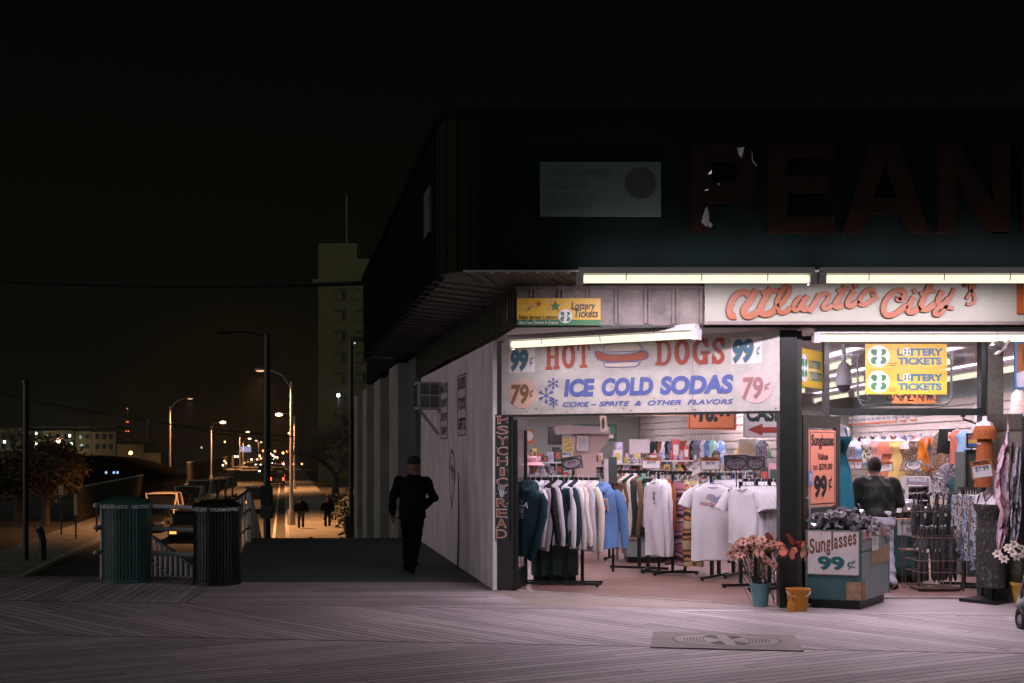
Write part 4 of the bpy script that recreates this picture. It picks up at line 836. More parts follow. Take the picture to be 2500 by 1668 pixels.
    mb = MB(); mb.tube([(0, -.012, .0), (.012, -.004, .016), (0, .014, .022), (-.008, .012, .0), (0, 0, -.03), (0, 0, -hk + .01)], .004, 5)
    if not simple: mb.tube([(-w * .4, 0, -hk - .085), (-.05, 0, -hk - .005), (0, 0, -hk + .012), (.05, 0, -hk - .005), (w * .4, 0, -hk - .085)], .006, 5)
    mb.build('hanger', HANG[hanger], r)
    for pr in prints or []:
        mb = MB(); fnx = lambda u, v: V((u, sy(u, v) - .008, v))
        for it in pr[1]:
            if isinstance(it[0], str):
                put_text(mb, None, it[0], it[1], it[2] if len(it) > 2 else .03, it[3] if len(it) > 3 else 0, fn=fnx, slope=it[4] if len(it) > 4 else 0)
            else: mb.poly([fnx(u, v) for u, v in it])
        mb.build('print', pr[0], r)
    return r
MIRON = M('black_iron', (.012, .012, .013), .4, metal=.3, var=.3)
def rack(label, p0, p1, zr, legs, feet, base=None):
    """floor clothes rack: a flat black rail, square posts, low feet"""
    p0, p1 = V(p0), V(p1); d = (p1 - p0); L_ = d.length; d.normalize(); n = V((-d.y, d.x, 0)); c = (p0 + p1) / 2
    r = thing('clothes_rack', label, 'clothes rack', (c.x, c.y, 0), 0, 'black clothes racks')
    up = V((0, 0, 1))
    mb = MB(); mb.obox(V((p0.x, p0.y, 0)), d, up, n, 0, L_, zr - .02, zr + .018, -.012, .012); mb.build('rail', MIRON, r, w=True)
    for t in legs:
        mb = MB(); mb.obox(V((p0.x, p0.y, 0)) + d * t, d, up, n, -.02, .02, .03, zr - .02, -.02, .02); mb.build('post', MIRON, r, w=True)
    for t0, n0, t1, n1 in feet:
        a = V((p0.x, p0.y, .035)) + d * t0 + n * n0; b = V((p0.x, p0.y, .035)) + d * t1 + n * n1; e = (b - a).normalized(); m_ = V((-e.y, e.x, 0))
        mb = MB(); mb.obox(a, e, up, m_, 0, (b - a).length, -.012, .022, -.022, .022)
        for q in (.03, (b - a).length - .03): mb.lathe([(.02, -.035), (.02, -.014)], a + e * q, 8)
        mb.build('foot', MIRON, r, w=True)
    return r
def gpos(rk0, rk1, t, z): return V(rk0) * (1 - t) + V(rk1) * t + V((0, 0, z - V(rk0).z))
zr = 1.36
ra0, ra1 = P(1284, 1171, 15.95), P(1464, 1171, 15.75); ra0.z = ra1.z = 0
rack('black two-arm clothes rack of hoodies nearest the psychic sign', ra0, ra1, zr, (.18, .33, .52, .74), ((.0, -.06, 1.0, -.30), (.0, -.30, 1.0, .0)))
GH = 'hoodies on the rack by the psychic sign'
MPW = M('print_white', (.5, .5, .5), .7, var=.3, scale=30); MPB = M('print_blue', (.05, .09, .2), .7, var=.3, scale=30); MPR = M('print_red', (.35, .07, .07), .7, var=.3, scale=30); MPS = M('print_sky', (.35, .48, .62), .7, var=.2); MPD = M('print_dark', (.03, .035, .06), .7, var=.3); MPG = M('print_gold', (.5, .32, .06), .7, var=.2)
garment('hoodie', 'dark teal hoodie with white lettering swinging out by the psychic sign', 'hoodie', gpos(ra0, ra1, .0, zr + .02) + V((.03, -.38, 0)), rad(-40), CTN, 'hoodie', .60, .92, .20, GH, 1, 3, rad(15), [(MPW, [('PHILA', (-.15, -.36, .15, -.29), .02), ('EST 1682', (-.12, -.44, .1, -.38), .02), ('ATLANTIC', (-.15, -.50, .12, -.46), .01), [(-.1, -.55), (-.02, -.52), (.08, -.53), (0, -.57)]])])
side = [(.06, CW, 'white sweatshirt with its sleeve swung aside next to the dark teal hoodie', .86, 82, .16, 18), (.13, CW, 'white hoodie with a gold crest, third from the psychic sign', .74, 66, .15, 5), (.21, CL, 'lilac grey hoodie, fourth from the psychic sign on its rack', .80, 62, .15, 3), (.29, CK, 'black hoodie hung between two lilac grey ones', .72, 70, .13, 0), (.36, CL, 'pale grey hoodie just before the first navy one', .74, 74, .13, 0), (.44, CN, 'navy hoodie in the middle of the rack by the psychic sign', .72, 60, .17, 2), (.52, CW, 'white hoodie between the two navy hoodies', .76, 68, .12, 0), (.58, CN, 'second navy hoodie, after the white one in mid rack', .74, 72, .12, 0), (.65, CW, 'white hoodie right after the second navy hoodie', .78, 70, .12, 0), (.71, CC, 'cream hoodie third from the blue hoodie', .74, 72, .12, -1), (.77, CL, 'grey hoodie second from the blue hoodie', .80, 70, .12, 0), (.85, CC, 'cream hoodie hanging directly behind the blue hoodie', .82, 66, .14, -2)]
for t, m, lab, L_, yw, dd, tl in side:
    pr = [(MPG, [[(-.12, -.28), (.02, -.3), (.02, -.44), (-.06, -.5), (-.13, -.42)]]), (MPD, [('AC', (-.1, -.42, .0, -.34), .04)])] if 'crest' in lab else None
    garment('hoodie', lab, 'hoodie', gpos(ra0, ra1, t, zr + .02) + V((0, -.02, 0)), -rad(yw) + jit(.05), m, 'hoodie', .52, L_ + .05, dd, GH, 0 if m is not CK else 1, None, rad(tl), pr)
garment('hoodie', 'light blue hoodie with red and white chest print facing out at the rack end', 'hoodie', gpos(ra0, ra1, .99, zr + .03) + V((.0, -.10, -.03)), rad(-24), CB, 'hoodie', .50, .80, .20, GH, 1, 11, 0, [(MPW, [[(-.15, -.24), (.14, -.24), (.15, -.40), (-.14, -.40)]]), (MPR, [('BOARDWALK', (-.14, -.30, .14, -.255), .03), [(-.14, -.33), (.14, -.33), (.14, -.38), (-.14, -.38)]]), (MPD, [[(-.1, -.235), (-.02, -.205), (.06, -.22), (.1, -.24)], [(-.15, -.39), (-.05, -.42), (.04, -.395), (.12, -.43), (.14, -.39)]])])
# middle rack
rb0, rb1 = P(1505, 1160, 18.0), P(1622, 1160, 17.4); rb0.z = rb1.z = 0; zb_ = 1.42
rack('black clothes rack of mixed hoodies in the middle of the doorway', rb0, rb1, zb_, (.42, .58), ((.05, -.2, .85, .12), (.5, .25, .75, -.35)))
GM = 'tops on the middle rack'
for t, m, lab, L_, yw, w_ in ((.02, CBR, 'brown hoodie with a pale blue logo at the end of the middle rack', .78, 62, .5), (.13, CC, 'cream hoodie beside the brown one on the middle rack', .84, 70, .5), (.22, CDG, 'charcoal hoodie between cream ones on the middle rack', .80, 74, .48), (.30, CW, 'white hooded top just before the green hoodie', .70, 66, .48), (.38, CBR, 'dark brown hoodie half hidden behind the green hoodie', .82, 74, .48)):
    garment('hoodie', lab, 'hoodie', gpos(rb0, rb1, t, zb_), -rad(yw) + jit(.06), m, 'hoodie', w_, L_ + .02, .15, GM, 0, None, 0, [(MPS, [('SHORE', (-.16, -.36, .16, -.28), .05), [(-.14, -.4), (.14, -.4), (.1, -.47), (-.1, -.47)]])] if 'logo' in lab else None)
garment('hoodie', 'mint green hoodie with white words down its sleeve on the middle rack', 'hoodie', gpos(rb0, rb1, .50, zb_), rad(-66), CG, 'hoodie', .50, .86, .16, GM, 3, None, rad(6), [(MPW, [('ATLANTIC CITY', (-.2, -.6, -.16, -.2), .02)])])
garment('hoodie', 'dark green sweatshirt with mint script facing out on the middle rack', 'hoodie', gpos(rb0, rb1, .66, zb_) + V((0, -.05, -.02)), rad(-38), CDG, 'sweater', .52, .80, .18, GM, 0, None, 0, [(M('print_mint', (.25, .5, .42), .7, var=.2), [('Atl', (.0, -.31, .15, -.2), .02, .1), ('City', (-.02, -.45, .15, -.36), .02, .1)]), (MPS, [[(-.06, -.335), (.14, -.325), (.14, -.345), (-.04, -.355)]])])
rf0, rf1 = P(1598, 1160, 17.0), P(1690, 1160, 16.9); rf0.z = rf1.z = 0
rack('short black rack holding white long-sleeved shirts and tie-dye dresses', rf0, rf1, 1.42, (.06, .25, .42), ((-.2, .1, .6, .1), (.0, -.18, .4, .3)))
for k, (t, lab) in enumerate(((.02, 'white long-sleeved shirt with a small black logo in front of the dark green sweatshirt'), (.14, 'white long-sleeved shirt packed behind the one with a black logo'), (.24, 'white long-sleeved shirt beside the tie-dye dresses'))):
    garment('long_sleeved_shirt', lab, 'shirt', gpos(rf0, rf1, t, 1.40) + V((0, -.1 + .05 * k, 0)), rad(-68 - k * 5), CW, 'sweater', .46, 1.04, .18, 'white long-sleeved shirts', 0, None, 0, [(MPD, [('ac', (.02, -.36, .1, -.24), .03, .3), ('city', (.02, -.42, .1, -.38), .02, .2)])] if k == 0 else None)
garment('sweater', 'rust and black top hung between white shirts and tie-dye dresses', 'sweater', gpos(rf0, rf1, .34, 1.40), rad(-78), CRU, 'sweater', .46, .70, .10, None, 0)
for k, (t, m, lab, yw) in enumerate(((.50, PTP, 'pink and black tie-dye dress on a white hanger', -40), (.86, PTO, 'orange and black tie-dye dress behind the white butterfly shirt', -30), (.68, PTO, 'striped tie-dye dress squeezed between the pink and orange ones', -70))):
    garment('tie_dye_dress', lab, 'dress', gpos(rf0, rf1, t, 1.40) + V((.06, -.06, -.02)), rad(yw), m, 'dress', .36, 1.16, .16, 'tie-dye dresses', 0)
for k, (t, m, lab) in enumerate(((.60, PFL, 'black floral skirt hanging under the pink tie-dye dress'), (.95, PFL, 'dark floral dress hem below the orange tie-dye dress'))):
    garment('floral_skirt', lab, 'skirt', gpos(rf0, rf1, t, .80) + V((.05, .1, 0)), rad(-30), m, 'skirt', .36, .44, .2, None, 1)
# butterfly shirts
rd0, rd1 = P(1728, 1163, 16.4), P(1850, 1163, 17.4); rd0.z = rd1.z = 0
rack('black clothes rack of white shirts with the butterfly shirt in front', rd0, rd1, 1.40, (.1, .28, .66, .84), ((-.25, -.06, .5, .0), (.2, -.14, .95, -.02)))
GT = 'white T-shirts packed behind the butterfly shirt'
for k in range(17):
    t = .10 + k * .052; garment('t_shirt', 'white T-shirt packed on the rack behind the butterfly shirt', 'T-shirt', gpos(rd0, rd1, t, 1.40) + V((.04, -.03, 0)), rad(-30 - min(k, 6) * 3), CW, 'tee', .54, .92 + jit(.04), .12, GT, (2, 1, 3, 0)[k % 4])
wn = [[(.06 + .09 * math.cos(t) * (1 if i == 0 else .8) + (.05 if i == 0 else -.05) * 1.2, -.26 + .05 * math.sin(t) + .03 * math.cos(t) * (1 if i == 0 else -1)) for t in [k * .52 for k in range(12)]] for i in (0, 1)]
garment('t_shirt', 'white T-shirt printed with a grey butterfly and red script facing the doorway', 'T-shirt', gpos(rd0, rd1, .02, 1.40) + V((.0, -.32, -.04)), rad(-9), CW, 'tee', .58, 1.0, .18, None, 3, 5, 0, [(M('print_butterfly', (.25, .27, .36), .7, var=.4, scale=40), wn + [[(.03, -.33), (.0, -.40), (-.04, -.37)], [(.08, -.33), (.1, -.38), (.05, -.37)]]), (MPR, [('Atlantic City', (-.17, -.37, .13, -.29), .012, .25, -.03), ('NJ', (.06, -.42, .12, -.39), .01, .2)]), (MPG, [[(-.08, -.24), (-.04, -.25), (-.05, -.28), (-.09, -.27)]])])
re0, re1 = P(1812, 1172, 15.5), P(1925, 1172, 15.6); re0.z = re1.z = 0
rack('black clothes rack of plain white T-shirts beside the dark entry post', re0, re1, 1.35, (-.02, .18, .36, .55), ((-.30, -.1, .75, -.1), (-.12, -.55, .72, -.50), (-.05, -.42, .72, -.62)))
for k in range(16):
    t = .0 + k * .066; garment('t_shirt', 'plain white T-shirt packed on the rack beside the dark entry post', 'T-shirt', gpos(re0, re1, t, 1.35) + V((0, -.03, 0)), rad(-56 + jit(5)), CW, 'tee', .52, .74 + jit(.04), .10, 'plain white T-shirts beside the dark entry post', (2, 1, 0, 2)[k % 4])
# hangers left over on the far rail
rg0, rg1 = P(1480, 1156, 19.3), P(1800, 1156, 18.9); rg0.z = rg1.z = 0
rg = rack('long black rail crowded with empty white hangers behind the middle rack', rg0, rg1, 1.36, (.05, 1.95), ((0, -.2, .1, .2), (1.9, -.2, 2.0, .2)))
hp = thing('empty_hanger', 'empty white plastic hanger on the long rail behind the middle rack', 'hanger', (0, 0, -50), 0, 'empty hangers on the long rail'); mb = MB()
mb.tube([(0, -.012, 0), (.01, 0, .016), (0, .012, .02), (0, 0, -.03), (0, 0, -.07)], .005, 5); mb.tube([(0, 0, -.065), (.19, 0, -.16), (-.19, 0, -.16), (0, 0, -.065)], .006, 5); mb.build('hanger_body', HANG[0], hp)
for k in range(26):
    q = gpos(rg0, rg1, .02 + k * .038, 1.385); (hp if k == 0 else None)
    if k == 0: hp.location = q; hp.rotation_euler = (0, 0, rad(70))
    else: dup(hp, q, rad(70 + jit(18)))
# ---------------------------------------------------------------- price cards on the racks
def price_card(label, p, wd, ht, tilt, yaw, style, lines, pole=None):
    """printed card in a thin metal holder, maybe on a rod"""
    r = thing('price_sign', label, 'price sign', p); r.rotation_euler = (0, tilt, yaw)
    MFR = M('card_frame_dark', (.03, .035, .03), .5, var=0); MCD = M('card_white', (.66, .64, .64), .5, var=.03); MGC = M('card_grey', (.22, .185, .205), .5, var=.04)
    fr = Fr((0, 0, 0), (1, 0, 0)); a, b = wd / 2, ht / 2
    mb = MB(); mb.obox(fr.o, fr.U, fr.V, fr.N, -a, a, -b, b, -.006, 0); mb.build('card', MOR if style == 'orange' else MGC if style == 'grey' else MCD, r)
    mb = MB(); e = .012
    for q in ((-a, a, b - e, b), (-a, a, -b, -b + e), (-a, -a + e, -b + e, b - e), (a - e, a, -b + e, b - e)): mb.obox(fr.o, fr.U, fr.V, fr.N, *q, .0005, .006)
    mb.build('frame', MFR if style == 'grey' else M('card_frame_tan', (.22, .13, .07), .5, var=.1), r)
    if style in ('grey', 'oval'):
        mb = MB(); L_, R_ = ribbon([(a * .86 * math.cos(t), -b * .08 + b * .78 * math.sin(t)) for t in [rad(115 - 24 * k) for k in range(15)]], .016, 4)
        q0 = mb.vs([V((u, -.003, v)) for u, v in L_]); q1 = mb.vs([V((u, -.003, v)) for u, v in R_])
        for i in range(len(q0) - 1): mb.f([q0[i], q1[i], q1[i + 1], q0[i + 1]])
        mb.build('oval_line', MINK, r)
        if style == 'oval':
            mb = MB(); mb.poly([V((a * .84 * math.cos(t), -.002, -b * .08 + b * .76 * math.sin(t))) for t in [k * math.pi / 12 for k in range(24)]]); mb.build('oval_field', MCD, r)
    else:
        mb = MB(); mb.poly([V((x, -.002, z)) for x, z in ((-a * .9, -b * .86), (a * .9, -b * .86), (a * .9, b * .42), (-a * .9, b * .42))]); mb.build('white_field', MCD, r)
    mb = MB()
    if style in ('grey', 'oval'): put_text(mb, fr, 'SPECIAL', (-a * .92, b * .42, a * .15, b * .86), .015, .1, .006, slope=.0)
    else: put_text(mb, fr, 'SPECIAL', (-a * .78, b * .5, a * .78, b * .88), .015, .1, .006)
    n = len(lines)
    for i, (s, sz, x) in enumerate(lines):
        h = b * sz; w_ = h * .62 * len(s.replace('.', '').replace(' ', '')) ; z = b * (.22 if n > 1 else .05) - i * b * .62 - h * .5
        put_text(mb, fr, s, (x * a - w_ / 2, z, x * a + w_ / 2, z + h), .0, .05, .006)
    mb.build('lettering', MINK, r)
    if style == 'orange':
        mb = MB(); put_text(mb, fr, 'LADIES', (-a * .5, b * .2, a * .5, b * .36), .01, .1, .0062); mb.build('lettering', MBLU, r)
    if pole:
        mb = MB(); mb.tube([(0, .004, -b), (0, .004, -b - pole)], .008, 6); mb.build('rod', MIRON, r)
    return r
def pc(label, x0, y0, x1, y1, Z, tilt, yaw, style, lines, pole=None):
    p = P((x0 + x1) / 2, (y0 + y1) / 2, Z); price_card(label, p, (x1 - x0) * Z / F, (y1 - y0) * Z / F, rad(tilt), rad(yaw), style, lines, pole)
pc('tilted grey price card for 4.99 above the hoodie rack', 1370, 1115, 1422, 1146, 15.8, -9, 0, 'grey', [('$4.99', .5, 0)], .22)
pc('orange-edged price card for 9.99 between hoodie rack and middle rack', 1567, 1117, 1613, 1145, 17.6, 1, 0, 'orange', [('$9.99', .6, 0)], .18)
pc('price card for 5.99 leaning steeply half hidden over the dresses', 1678, 1124, 1722, 1158, 17.2, -32, 0, 'plain', [('$5.99', .6, .1)], .1)
pc('orange-edged price card for 4.99 over the white shirts', 1710, 1117, 1759, 1148, 16.9, 0, 0, 'orange', [('$4.99', .6, 0)], .12)
pc('dark-framed grey price card offering four for ten', 1768, 1111, 1825, 1149, 16.3, -1.5, 0, 'grey', [('$2.99', .42, .1), ('4 FOR $10', .46, 0)], .22)
pc('grey price card offering three for ten behind the four for ten card', 1822, 1114, 1867, 1148, 16.6, 2, 0, 'grey', [('$3.99', .42, .1), ('3 FOR $10', .46, .1)], .2)
pc('orange price card for 15.99 beside the head of the man in the dark jacket', 2139, 1128, 2180, 1152, 19.5, -6, 0, 'orange', [('$15.99', .62, 0)])
pc('oval price card for 8.99 under the leopard print top', 2208, 1121, 2252, 1150, 19.5, 3, 0, 'oval', [('$8.99', .7, 0)])
pc('large orange price card for 7.99 under the rust dress', 2371, 1124, 2423, 1168, 13.5, -8, 0, 'orange', [('$7.99', .62, 0)])
pc('orange price card for 9 half hidden by the man in the dark jacket', 2070, 1121, 2090, 1146, 19.8, 0, 0, 'orange', [('$9', .6, 0)]); pc('orange price card for 3 peeping over the shoulder of the dark jacket', 2086, 1121, 2105, 1146, 19.7, 0, 0, 'orange', [('$3', .6, 0)])
# big hanging cards
f10 = frz(15.6); bc = plate('price_sign', 'large orange hanging card for 10.00 cut off by the hot dog sign', 'price sign', f10, (1679, 960, 1797, 1050), M('orange_card', (.42, .13, .05), .5, var=.05), 0, .01); bc.rotation_euler = (0, rad(1.5), 0)
txt(bc, f10, '10.', (1706, 985, 1752, 1031), MINK, .06, .1, .012); txt(bc, f10, '00', (1754, 972, 1786, 1018), MINK, .03, .1, .012); txt(bc, f10, '$', (1692, 985, 1702, 1021), MINK, .05, .1, .012)
mb = MB(); stroke(mb, f10, [(1683, 962), (1683, 1046)], 2, .0122, sub=1); stroke(mb, f10, [(1683, 1046), (1793, 1046)], 2, .0124, sub=1); stroke(mb, f10, [(1793, 1046), (1793, 962)], 2, .0126, sub=1); mb.build('border', MINK, bc, w=True)
f11 = frz(16.4); cs = plate('cash_sign', 'white hanging sign reading cash with a red arrow', 'sign', f11, (1814, 985, 1925, 1069), M('card_white', (.66, .64, .64), .5, var=.03), 0, .012)
txt(cs, f11, 'CASH', (1821, 990, 1916, 1030), M('ink_green', (.02, .05, .04), .5, var=0), .05, 0, .015); shape(cs, f11, [(1825, 1049), (1861, 1034), (1861, 1043), (1925, 1043), (1925, 1057), (1861, 1057), (1861, 1064)], MRED, .016, 'arrow')
mb = MB(); stroke(mb, f11, [(1816, 987), (1816, 1067)], 1.2, .015, sub=1); stroke(mb, f11, [(1816, 1067), (1925, 1067)], 1.2, .0152, sub=1); mb.build('border', MRED, cs, w=True)
# ---------------------------------------------------------------- people
def crease(o, fn):
    vs = [(v, v.co.copy(), v.normal.copy()) for v in o.data.vertices]
    for v, c, n in vs: v.co = c + n * fn(c)
MSK1 = M('skin_dark', (.17, .085, .05), .55, var=.08, spec=.3); MSK2 = M('skin_tan', (.42, .22, .14), .55, var=.08, spec=.3)
def person(label, loc, rz, J=None, skin=None, shirt=None, pants=None, hair=None, shoe=None, cap=None, group=None, girth=1.0, fine=.009, coat=0.0, collar=False, hat=None):
    j = dict(head=(0, .03, 1.60), neck=(0, 0, 1.46), chest=(0, 0, 1.29), waist=(0, 0, 1.07), hip=(0, 0, .93), shL=(-.18, 0, 1.40), elL=(-.25, -.02, 1.13), wrL=(-.25, .08, .90), shR=(.18, 0, 1.40), elR=(.25, -.02, 1.13), wrR=(.25, .08, .90),
             hpL=(-.09, 0, .90), knL=(-.10, .03, .49), anL=(-.10, -.02, .09), hpR=(.09, 0, .90), knR=(.10, .03, .49), anR=(.10, -.02, .09), toeL=(0, .17, -.05), toeR=(0, .17, -.05))
    j.update(J or {}); j = {k: V(v) for k, v in j.items()}
    r = thing('person', label, 'person', loc, rz, group)
    skin = skin or MSK2
    mb = MB(); h = j['head']; fw = (h - j['neck']); tip = V((0, fw.y * .4, 0))
    mb.ball(h, .088, 16, 12, .86, 1.02, 1.28); mb.ball(h + V((0, .035, -.055)), .06, 12, 8, .9, .9, 1)          # skull, jaw
    mb.tube([h + V((0, .085, .01)), h + V((0, .108, -.03))], [.010, .017], 6)                                    # nose
    mb.tube([h + V((-.025, .088, -.062)), h + V((.025, .088, -.062))], .008, 6)                                 # lips
    for s in (-1, 1): mb.ball(h + V((s * .077, -.005, -.01)), .026, 8, 6, .45, .8, 1.2); mb.ball(h + V((s * .03, .078, .02)), .012, 6, 4)
    mb.limb([h + V((0, -.01, -.06)), j['neck'] - V((0, 0, .05))], [.054, .062])
    mb.limb([j['chest'], j['waist'], j['hip']], [.098 * girth, .09 * girth, .10 * girth], 14); mb.limb([j['shL'] - V((0, 0, .03)), j['neck'] - V((0, 0, .06)), j['shR'] - V((0, 0, .03))], [.034, .06, .034])
    for s in 'LR':
        sg = -1 if s == 'L' else 1
        mb.limb([j['sh' + s] - V((0, 0, .03)), j['el' + s], j['wr' + s]], [.036, .036, .028], 10)
        w = j['wr' + s]; d = (w - j['el' + s]).normalized(); sd = V((0, 1, 0)) - d * d.y; sd = sd.normalized() if sd.length > .1 else V((0, 0, 1)); nn = d.cross(sd)
        pc_ = w + d * .05; mb.limb([w + d * .01, pc_ + sd * .012, w + d * .085], [.027, .034, .03], 10)
        for k, (o, l) in enumerate(((-.028, .062), (-.009, .075), (.010, .078), (.028, .070))):
            b = w + d * .085 + sd * o; curl = nn * (.018 * -sg); mb.limb([b, b + d * l * .5 + curl * .5, b + d * l * .85 + curl * 1.6], [.0105, .0095, .008], 6)
        b = w + d * .03 + sd * .03; mb.limb([b, b + sd * .025 + d * .025, b + sd * .028 + d * .055], [.013, .011, .009], 6)
        mb.limb([j['hp' + s], j['kn' + s], j['an' + s]], [.075, .052, .036], 10); mb.limb([j['an' + s] - V((0, 0, .02)), j['an' + s] + j['toe' + s] * .8 + V((0, 0, .0))], [.035, .03], 8)
    remesh(mb.build('body', skin, r), fine, 3)
    if shirt:
        mb = MB(); g = girth
        def et(pts, rr, fl):
            mb.tube(pts, rr, 18, True, fl, up=(0, 1, 0))
        up_ = (j['chest'] - j['waist']).normalized()
        z0 = j['hip'] - V((0, 0, coat - .02)); wd = [.185 * g, .18 * g, .175 * g, .19 * g, .185 * g, .15, .085]
        ps_ = [z0, j['hip'] + V((0, 0, .03)), j['waist'], j['chest'] * .6 + j['waist'] * .4, j['chest'] + V((0, 0, .05)), (j['shL'] + j['shR']) / 2 + V((0, 0, .025)), j['neck'] + V((0, 0, -.012))]
        ring = []
        for p, w in zip(ps_, wd): ring.append([p + V((math.cos(t) * w, math.sin(t) * w * .68, 0)) for t in [2 * math.pi * k / 20 for k in range(20)]])
        mb.rings(ring)
        for s in 'LR':
            a, e, w = j['sh' + s], j['el' + s], j['wr' + s]; mb.limb([a * .88 + j['neck'] * .12 - V((0, 0, .03)), a - V((0, 0, .02)), (a + e) / 2, e, (e + w) / 2, w], [.075, .078, .072, .066, .058, .048], 12)
        if collar: mb.tube([j['neck'] + V((.075 * math.cos(t), .07 * math.sin(t) - .005, -.015 + .0 * math.sin(t))) for t in [k * .4 for k in range(17)]], .03, 8)
        o = remesh(mb.build('jacket' if collar or coat else 'top', shirt, r), .011, 5)
        crease(o, lambda c: .006 * math.sin(c.z * 30 + c.x * 9 + math.sin(c.x * 17 + c.y * 9) * 2.2) + .003 * math.sin(c.x * 40 - c.z * 12))
    if pants:
        mb = MB()
        mb.rings([[V((j['hip'].x + math.cos(t) * w, j['hip'].y + math.sin(t) * w * .72, z)) for t in [2 * math.pi * k / 18 for k in range(18)]] for z, w in ((j['hip'].z - .10, .165 * girth), (j['hip'].z, .17 * girth), (j['hip'].z + .08, .16 * girth))])
        for s in 'LR': mb.limb([j['hp' + s] - V((0, 0, .03)), (j['hp' + s] + j['kn' + s]) / 2, j['kn' + s], (j['kn' + s] + j['an' + s]) / 2, j['an' + s]], [.098 * girth, .092, .078, .072, .072], 12)
        o = remesh(mb.build('trousers', pants, r), .012, 4)
        crease(o, lambda c: .006 * math.sin(c.z * 45 + c.x * 15) * (1.6 if c.z < .25 else .6))
    for s in 'LR':
        a = j['an' + s]; mb = MB(); t = j['toe' + s]; mb.limb([a + V((0, 0, -.015)) - t * .25, a + t * .5 + V((0, 0, -.012)), a + t * 1.05], [.046, .046, .038], 10); o = remesh(mb.build('shoe', shoe or CK, r), .01, 3)
    if hair:
        mb = MB(); mb.ball(h + V((0, -.012, .022)), .094, 16, 12, .90, 1.02, 1.2); o = mb.build('hair', hair, r, smooth=70)
        for v in o.data.vertices:
            if v.co.y > h.y + .03 and v.co.z < h.z + .05: v.co = h + (v.co - h) * .8
            elif v.co.z < h.z - .05: v.co = h + (v.co - h) * .85
    if cap:
        mb = MB(); mb.lathe([(.098, .02), (.102, .05), (.095, .09), (.07, .122), (.02, .135)], h + V((0, -.005, .01)), 18, .92, 1.06); mb.build('cap', cap, r, smooth=70)
    if hat:
        mb = MB(); mb.lathe([(.20, -.015), (.21, .0), (.15, .035), (.105, .055), (.10, .12), (.07, .15), (.01, .155)], h + V((0, 0, .02)), 20); mb.build('hat', hat, r, smooth=60)
    return r
CBL = M('black_jacket_cloth', (.004, .005, .004), .9, var=.3, spec=.08); CBT = M('black_trouser_cloth', (.0035, .004, .004), .9, var=.2, spec=.08)
q = G(1004, 1403)
person('person in black hooded jacket and trousers walking away beside the white side wall', (q.x, q.y + .2, 0), rad(4), dict(head=(.02, .08, 1.50), neck=(.02, .04, 1.37), chest=(0, .03, 1.20), waist=(0, 0, 1.0), hip=(0, -.02, .88), shL=(-.185, .03, 1.31), elL=(-.27, -.03, 1.06), wrL=(-.275, .05, .83), shR=(.185, .03, 1.31), elR=(.30, -.06, 1.06), wrR=(.17, .10, .93),
       hpL=(-.08, -.02, .86), knL=(-.07, .14, .47), anL=(-.06, .10, .10), hpR=(.08, -.02, .86), knR=(.05, .02, .45), anR=(.0, -.22, .16), toeR=(0, .09, -.12)), MSK1, CBL, CBT, None, CK, M('black_knit_cap', (.008, .008, .008), .9), coat=.14, collar=True, girth=1.02)
cg = thing('cane', 'thin dark stick held in the hand of the walking person', 'stick', (q.x - .3, q.y + .25, .74)); mb = MB(); mb.tube([(q.x - .28, q.y + .28, .78), (q.x - .10, q.y + .30, .74)], .008, 6); mb.build('shaft', CK, cg, w=True)
q = P(2141, 1100, 15.2)
person('person in dark olive jacket and pale jeans bowed over the sunglasses bin', (q.x, 15.2, 0), rad(2), dict(head=(.0, .10, 1.515), neck=(0, .03, 1.40), chest=(0, .02, 1.24), waist=(0, 0, 1.02), hip=(.02, -.02, .90), shL=(-.21, .02, 1.35), elL=(-.30, .06, 1.08), wrL=(-.17, .28, .98), shR=(.21, .02, 1.35), elR=(.31, .05, 1.08), wrR=(.20, .28, 1.0), hpR=(.10, 0, .88), knR=(.14, .03, .48), anR=(.17, -.02, .08), toeR=(.10, .13, -.045), hpL=(-.08, 0, .88)),
       M('skin_brown', (.22, .12, .075), .55, var=.08), M('olive_black_jacket', (.008, .0105, .007), .6, var=.08, scale=10, spec=.3), M('pale_jeans', (.44, .43, .50), .85, var=.15, scale=12), M('cropped_dark_hair', (.05, .04, .032), .9, var=.3, scale=60, bump=.5, bscale=120), M('dark_suede_shoe', (.03, .03, .024), .8), girth=1.22, collar=True, coat=.01)
q = P(1306, 1130, 21.5)
person('person in pale grey hooded top and wide pink sun hat behind the hoodie rack', (q.x, 21.5, -.0), rad(150), dict(head=(0, .07, 1.44), neck=(0, .02, 1.33), chest=(0, 0, 1.16), shL=(-.17, 0, 1.27), shR=(.17, 0, 1.27), elL=(-.24, .05, 1.02), elR=(.24, .05, 1.02), wrL=(-.14, .25, .95), wrR=(.14, .25, .95)), M('skin_brown'), CL, CDN, M('dark_hair', (.02, .016, .014), .7), CK, hat=M('pink_straw', (.62, .33, .36), .8, var=.12, scale=30), fine=.012)
q = P(1748, 1115, 22.5); person('person with short black hair, forehead showing above the 4.99 card', (q.x, 22.5, 0), rad(180), dict(head=(0, .03, 1.585)), MSK1, CGY, CDN, M('dark_hair'), CK, fine=.013)
q = P(1731, 1112, 23.2); person('person in a blue cap just behind the black-haired one', (q.x, 23.2, 0), rad(200), dict(head=(0, .03, 1.575)), MSK2, CN, CK, M('dark_hair'), CK, M('blue_cap', (.12, .18, .36), .8), fine=.013)
q = P(1827, 1110, 21.5); person('person with striped braided hair above the three for ten card', (q.x, 21.5, 0), rad(165), dict(head=(0, .03, 1.60)), M('skin_brown'), CPU, CK, None, CK, pattern('braided_hair', [(.04, .03, .025), (.25, .17, .13), (.04, .03, .025), (.22, .15, .12)], 9, kind='wave'), fine=.013)
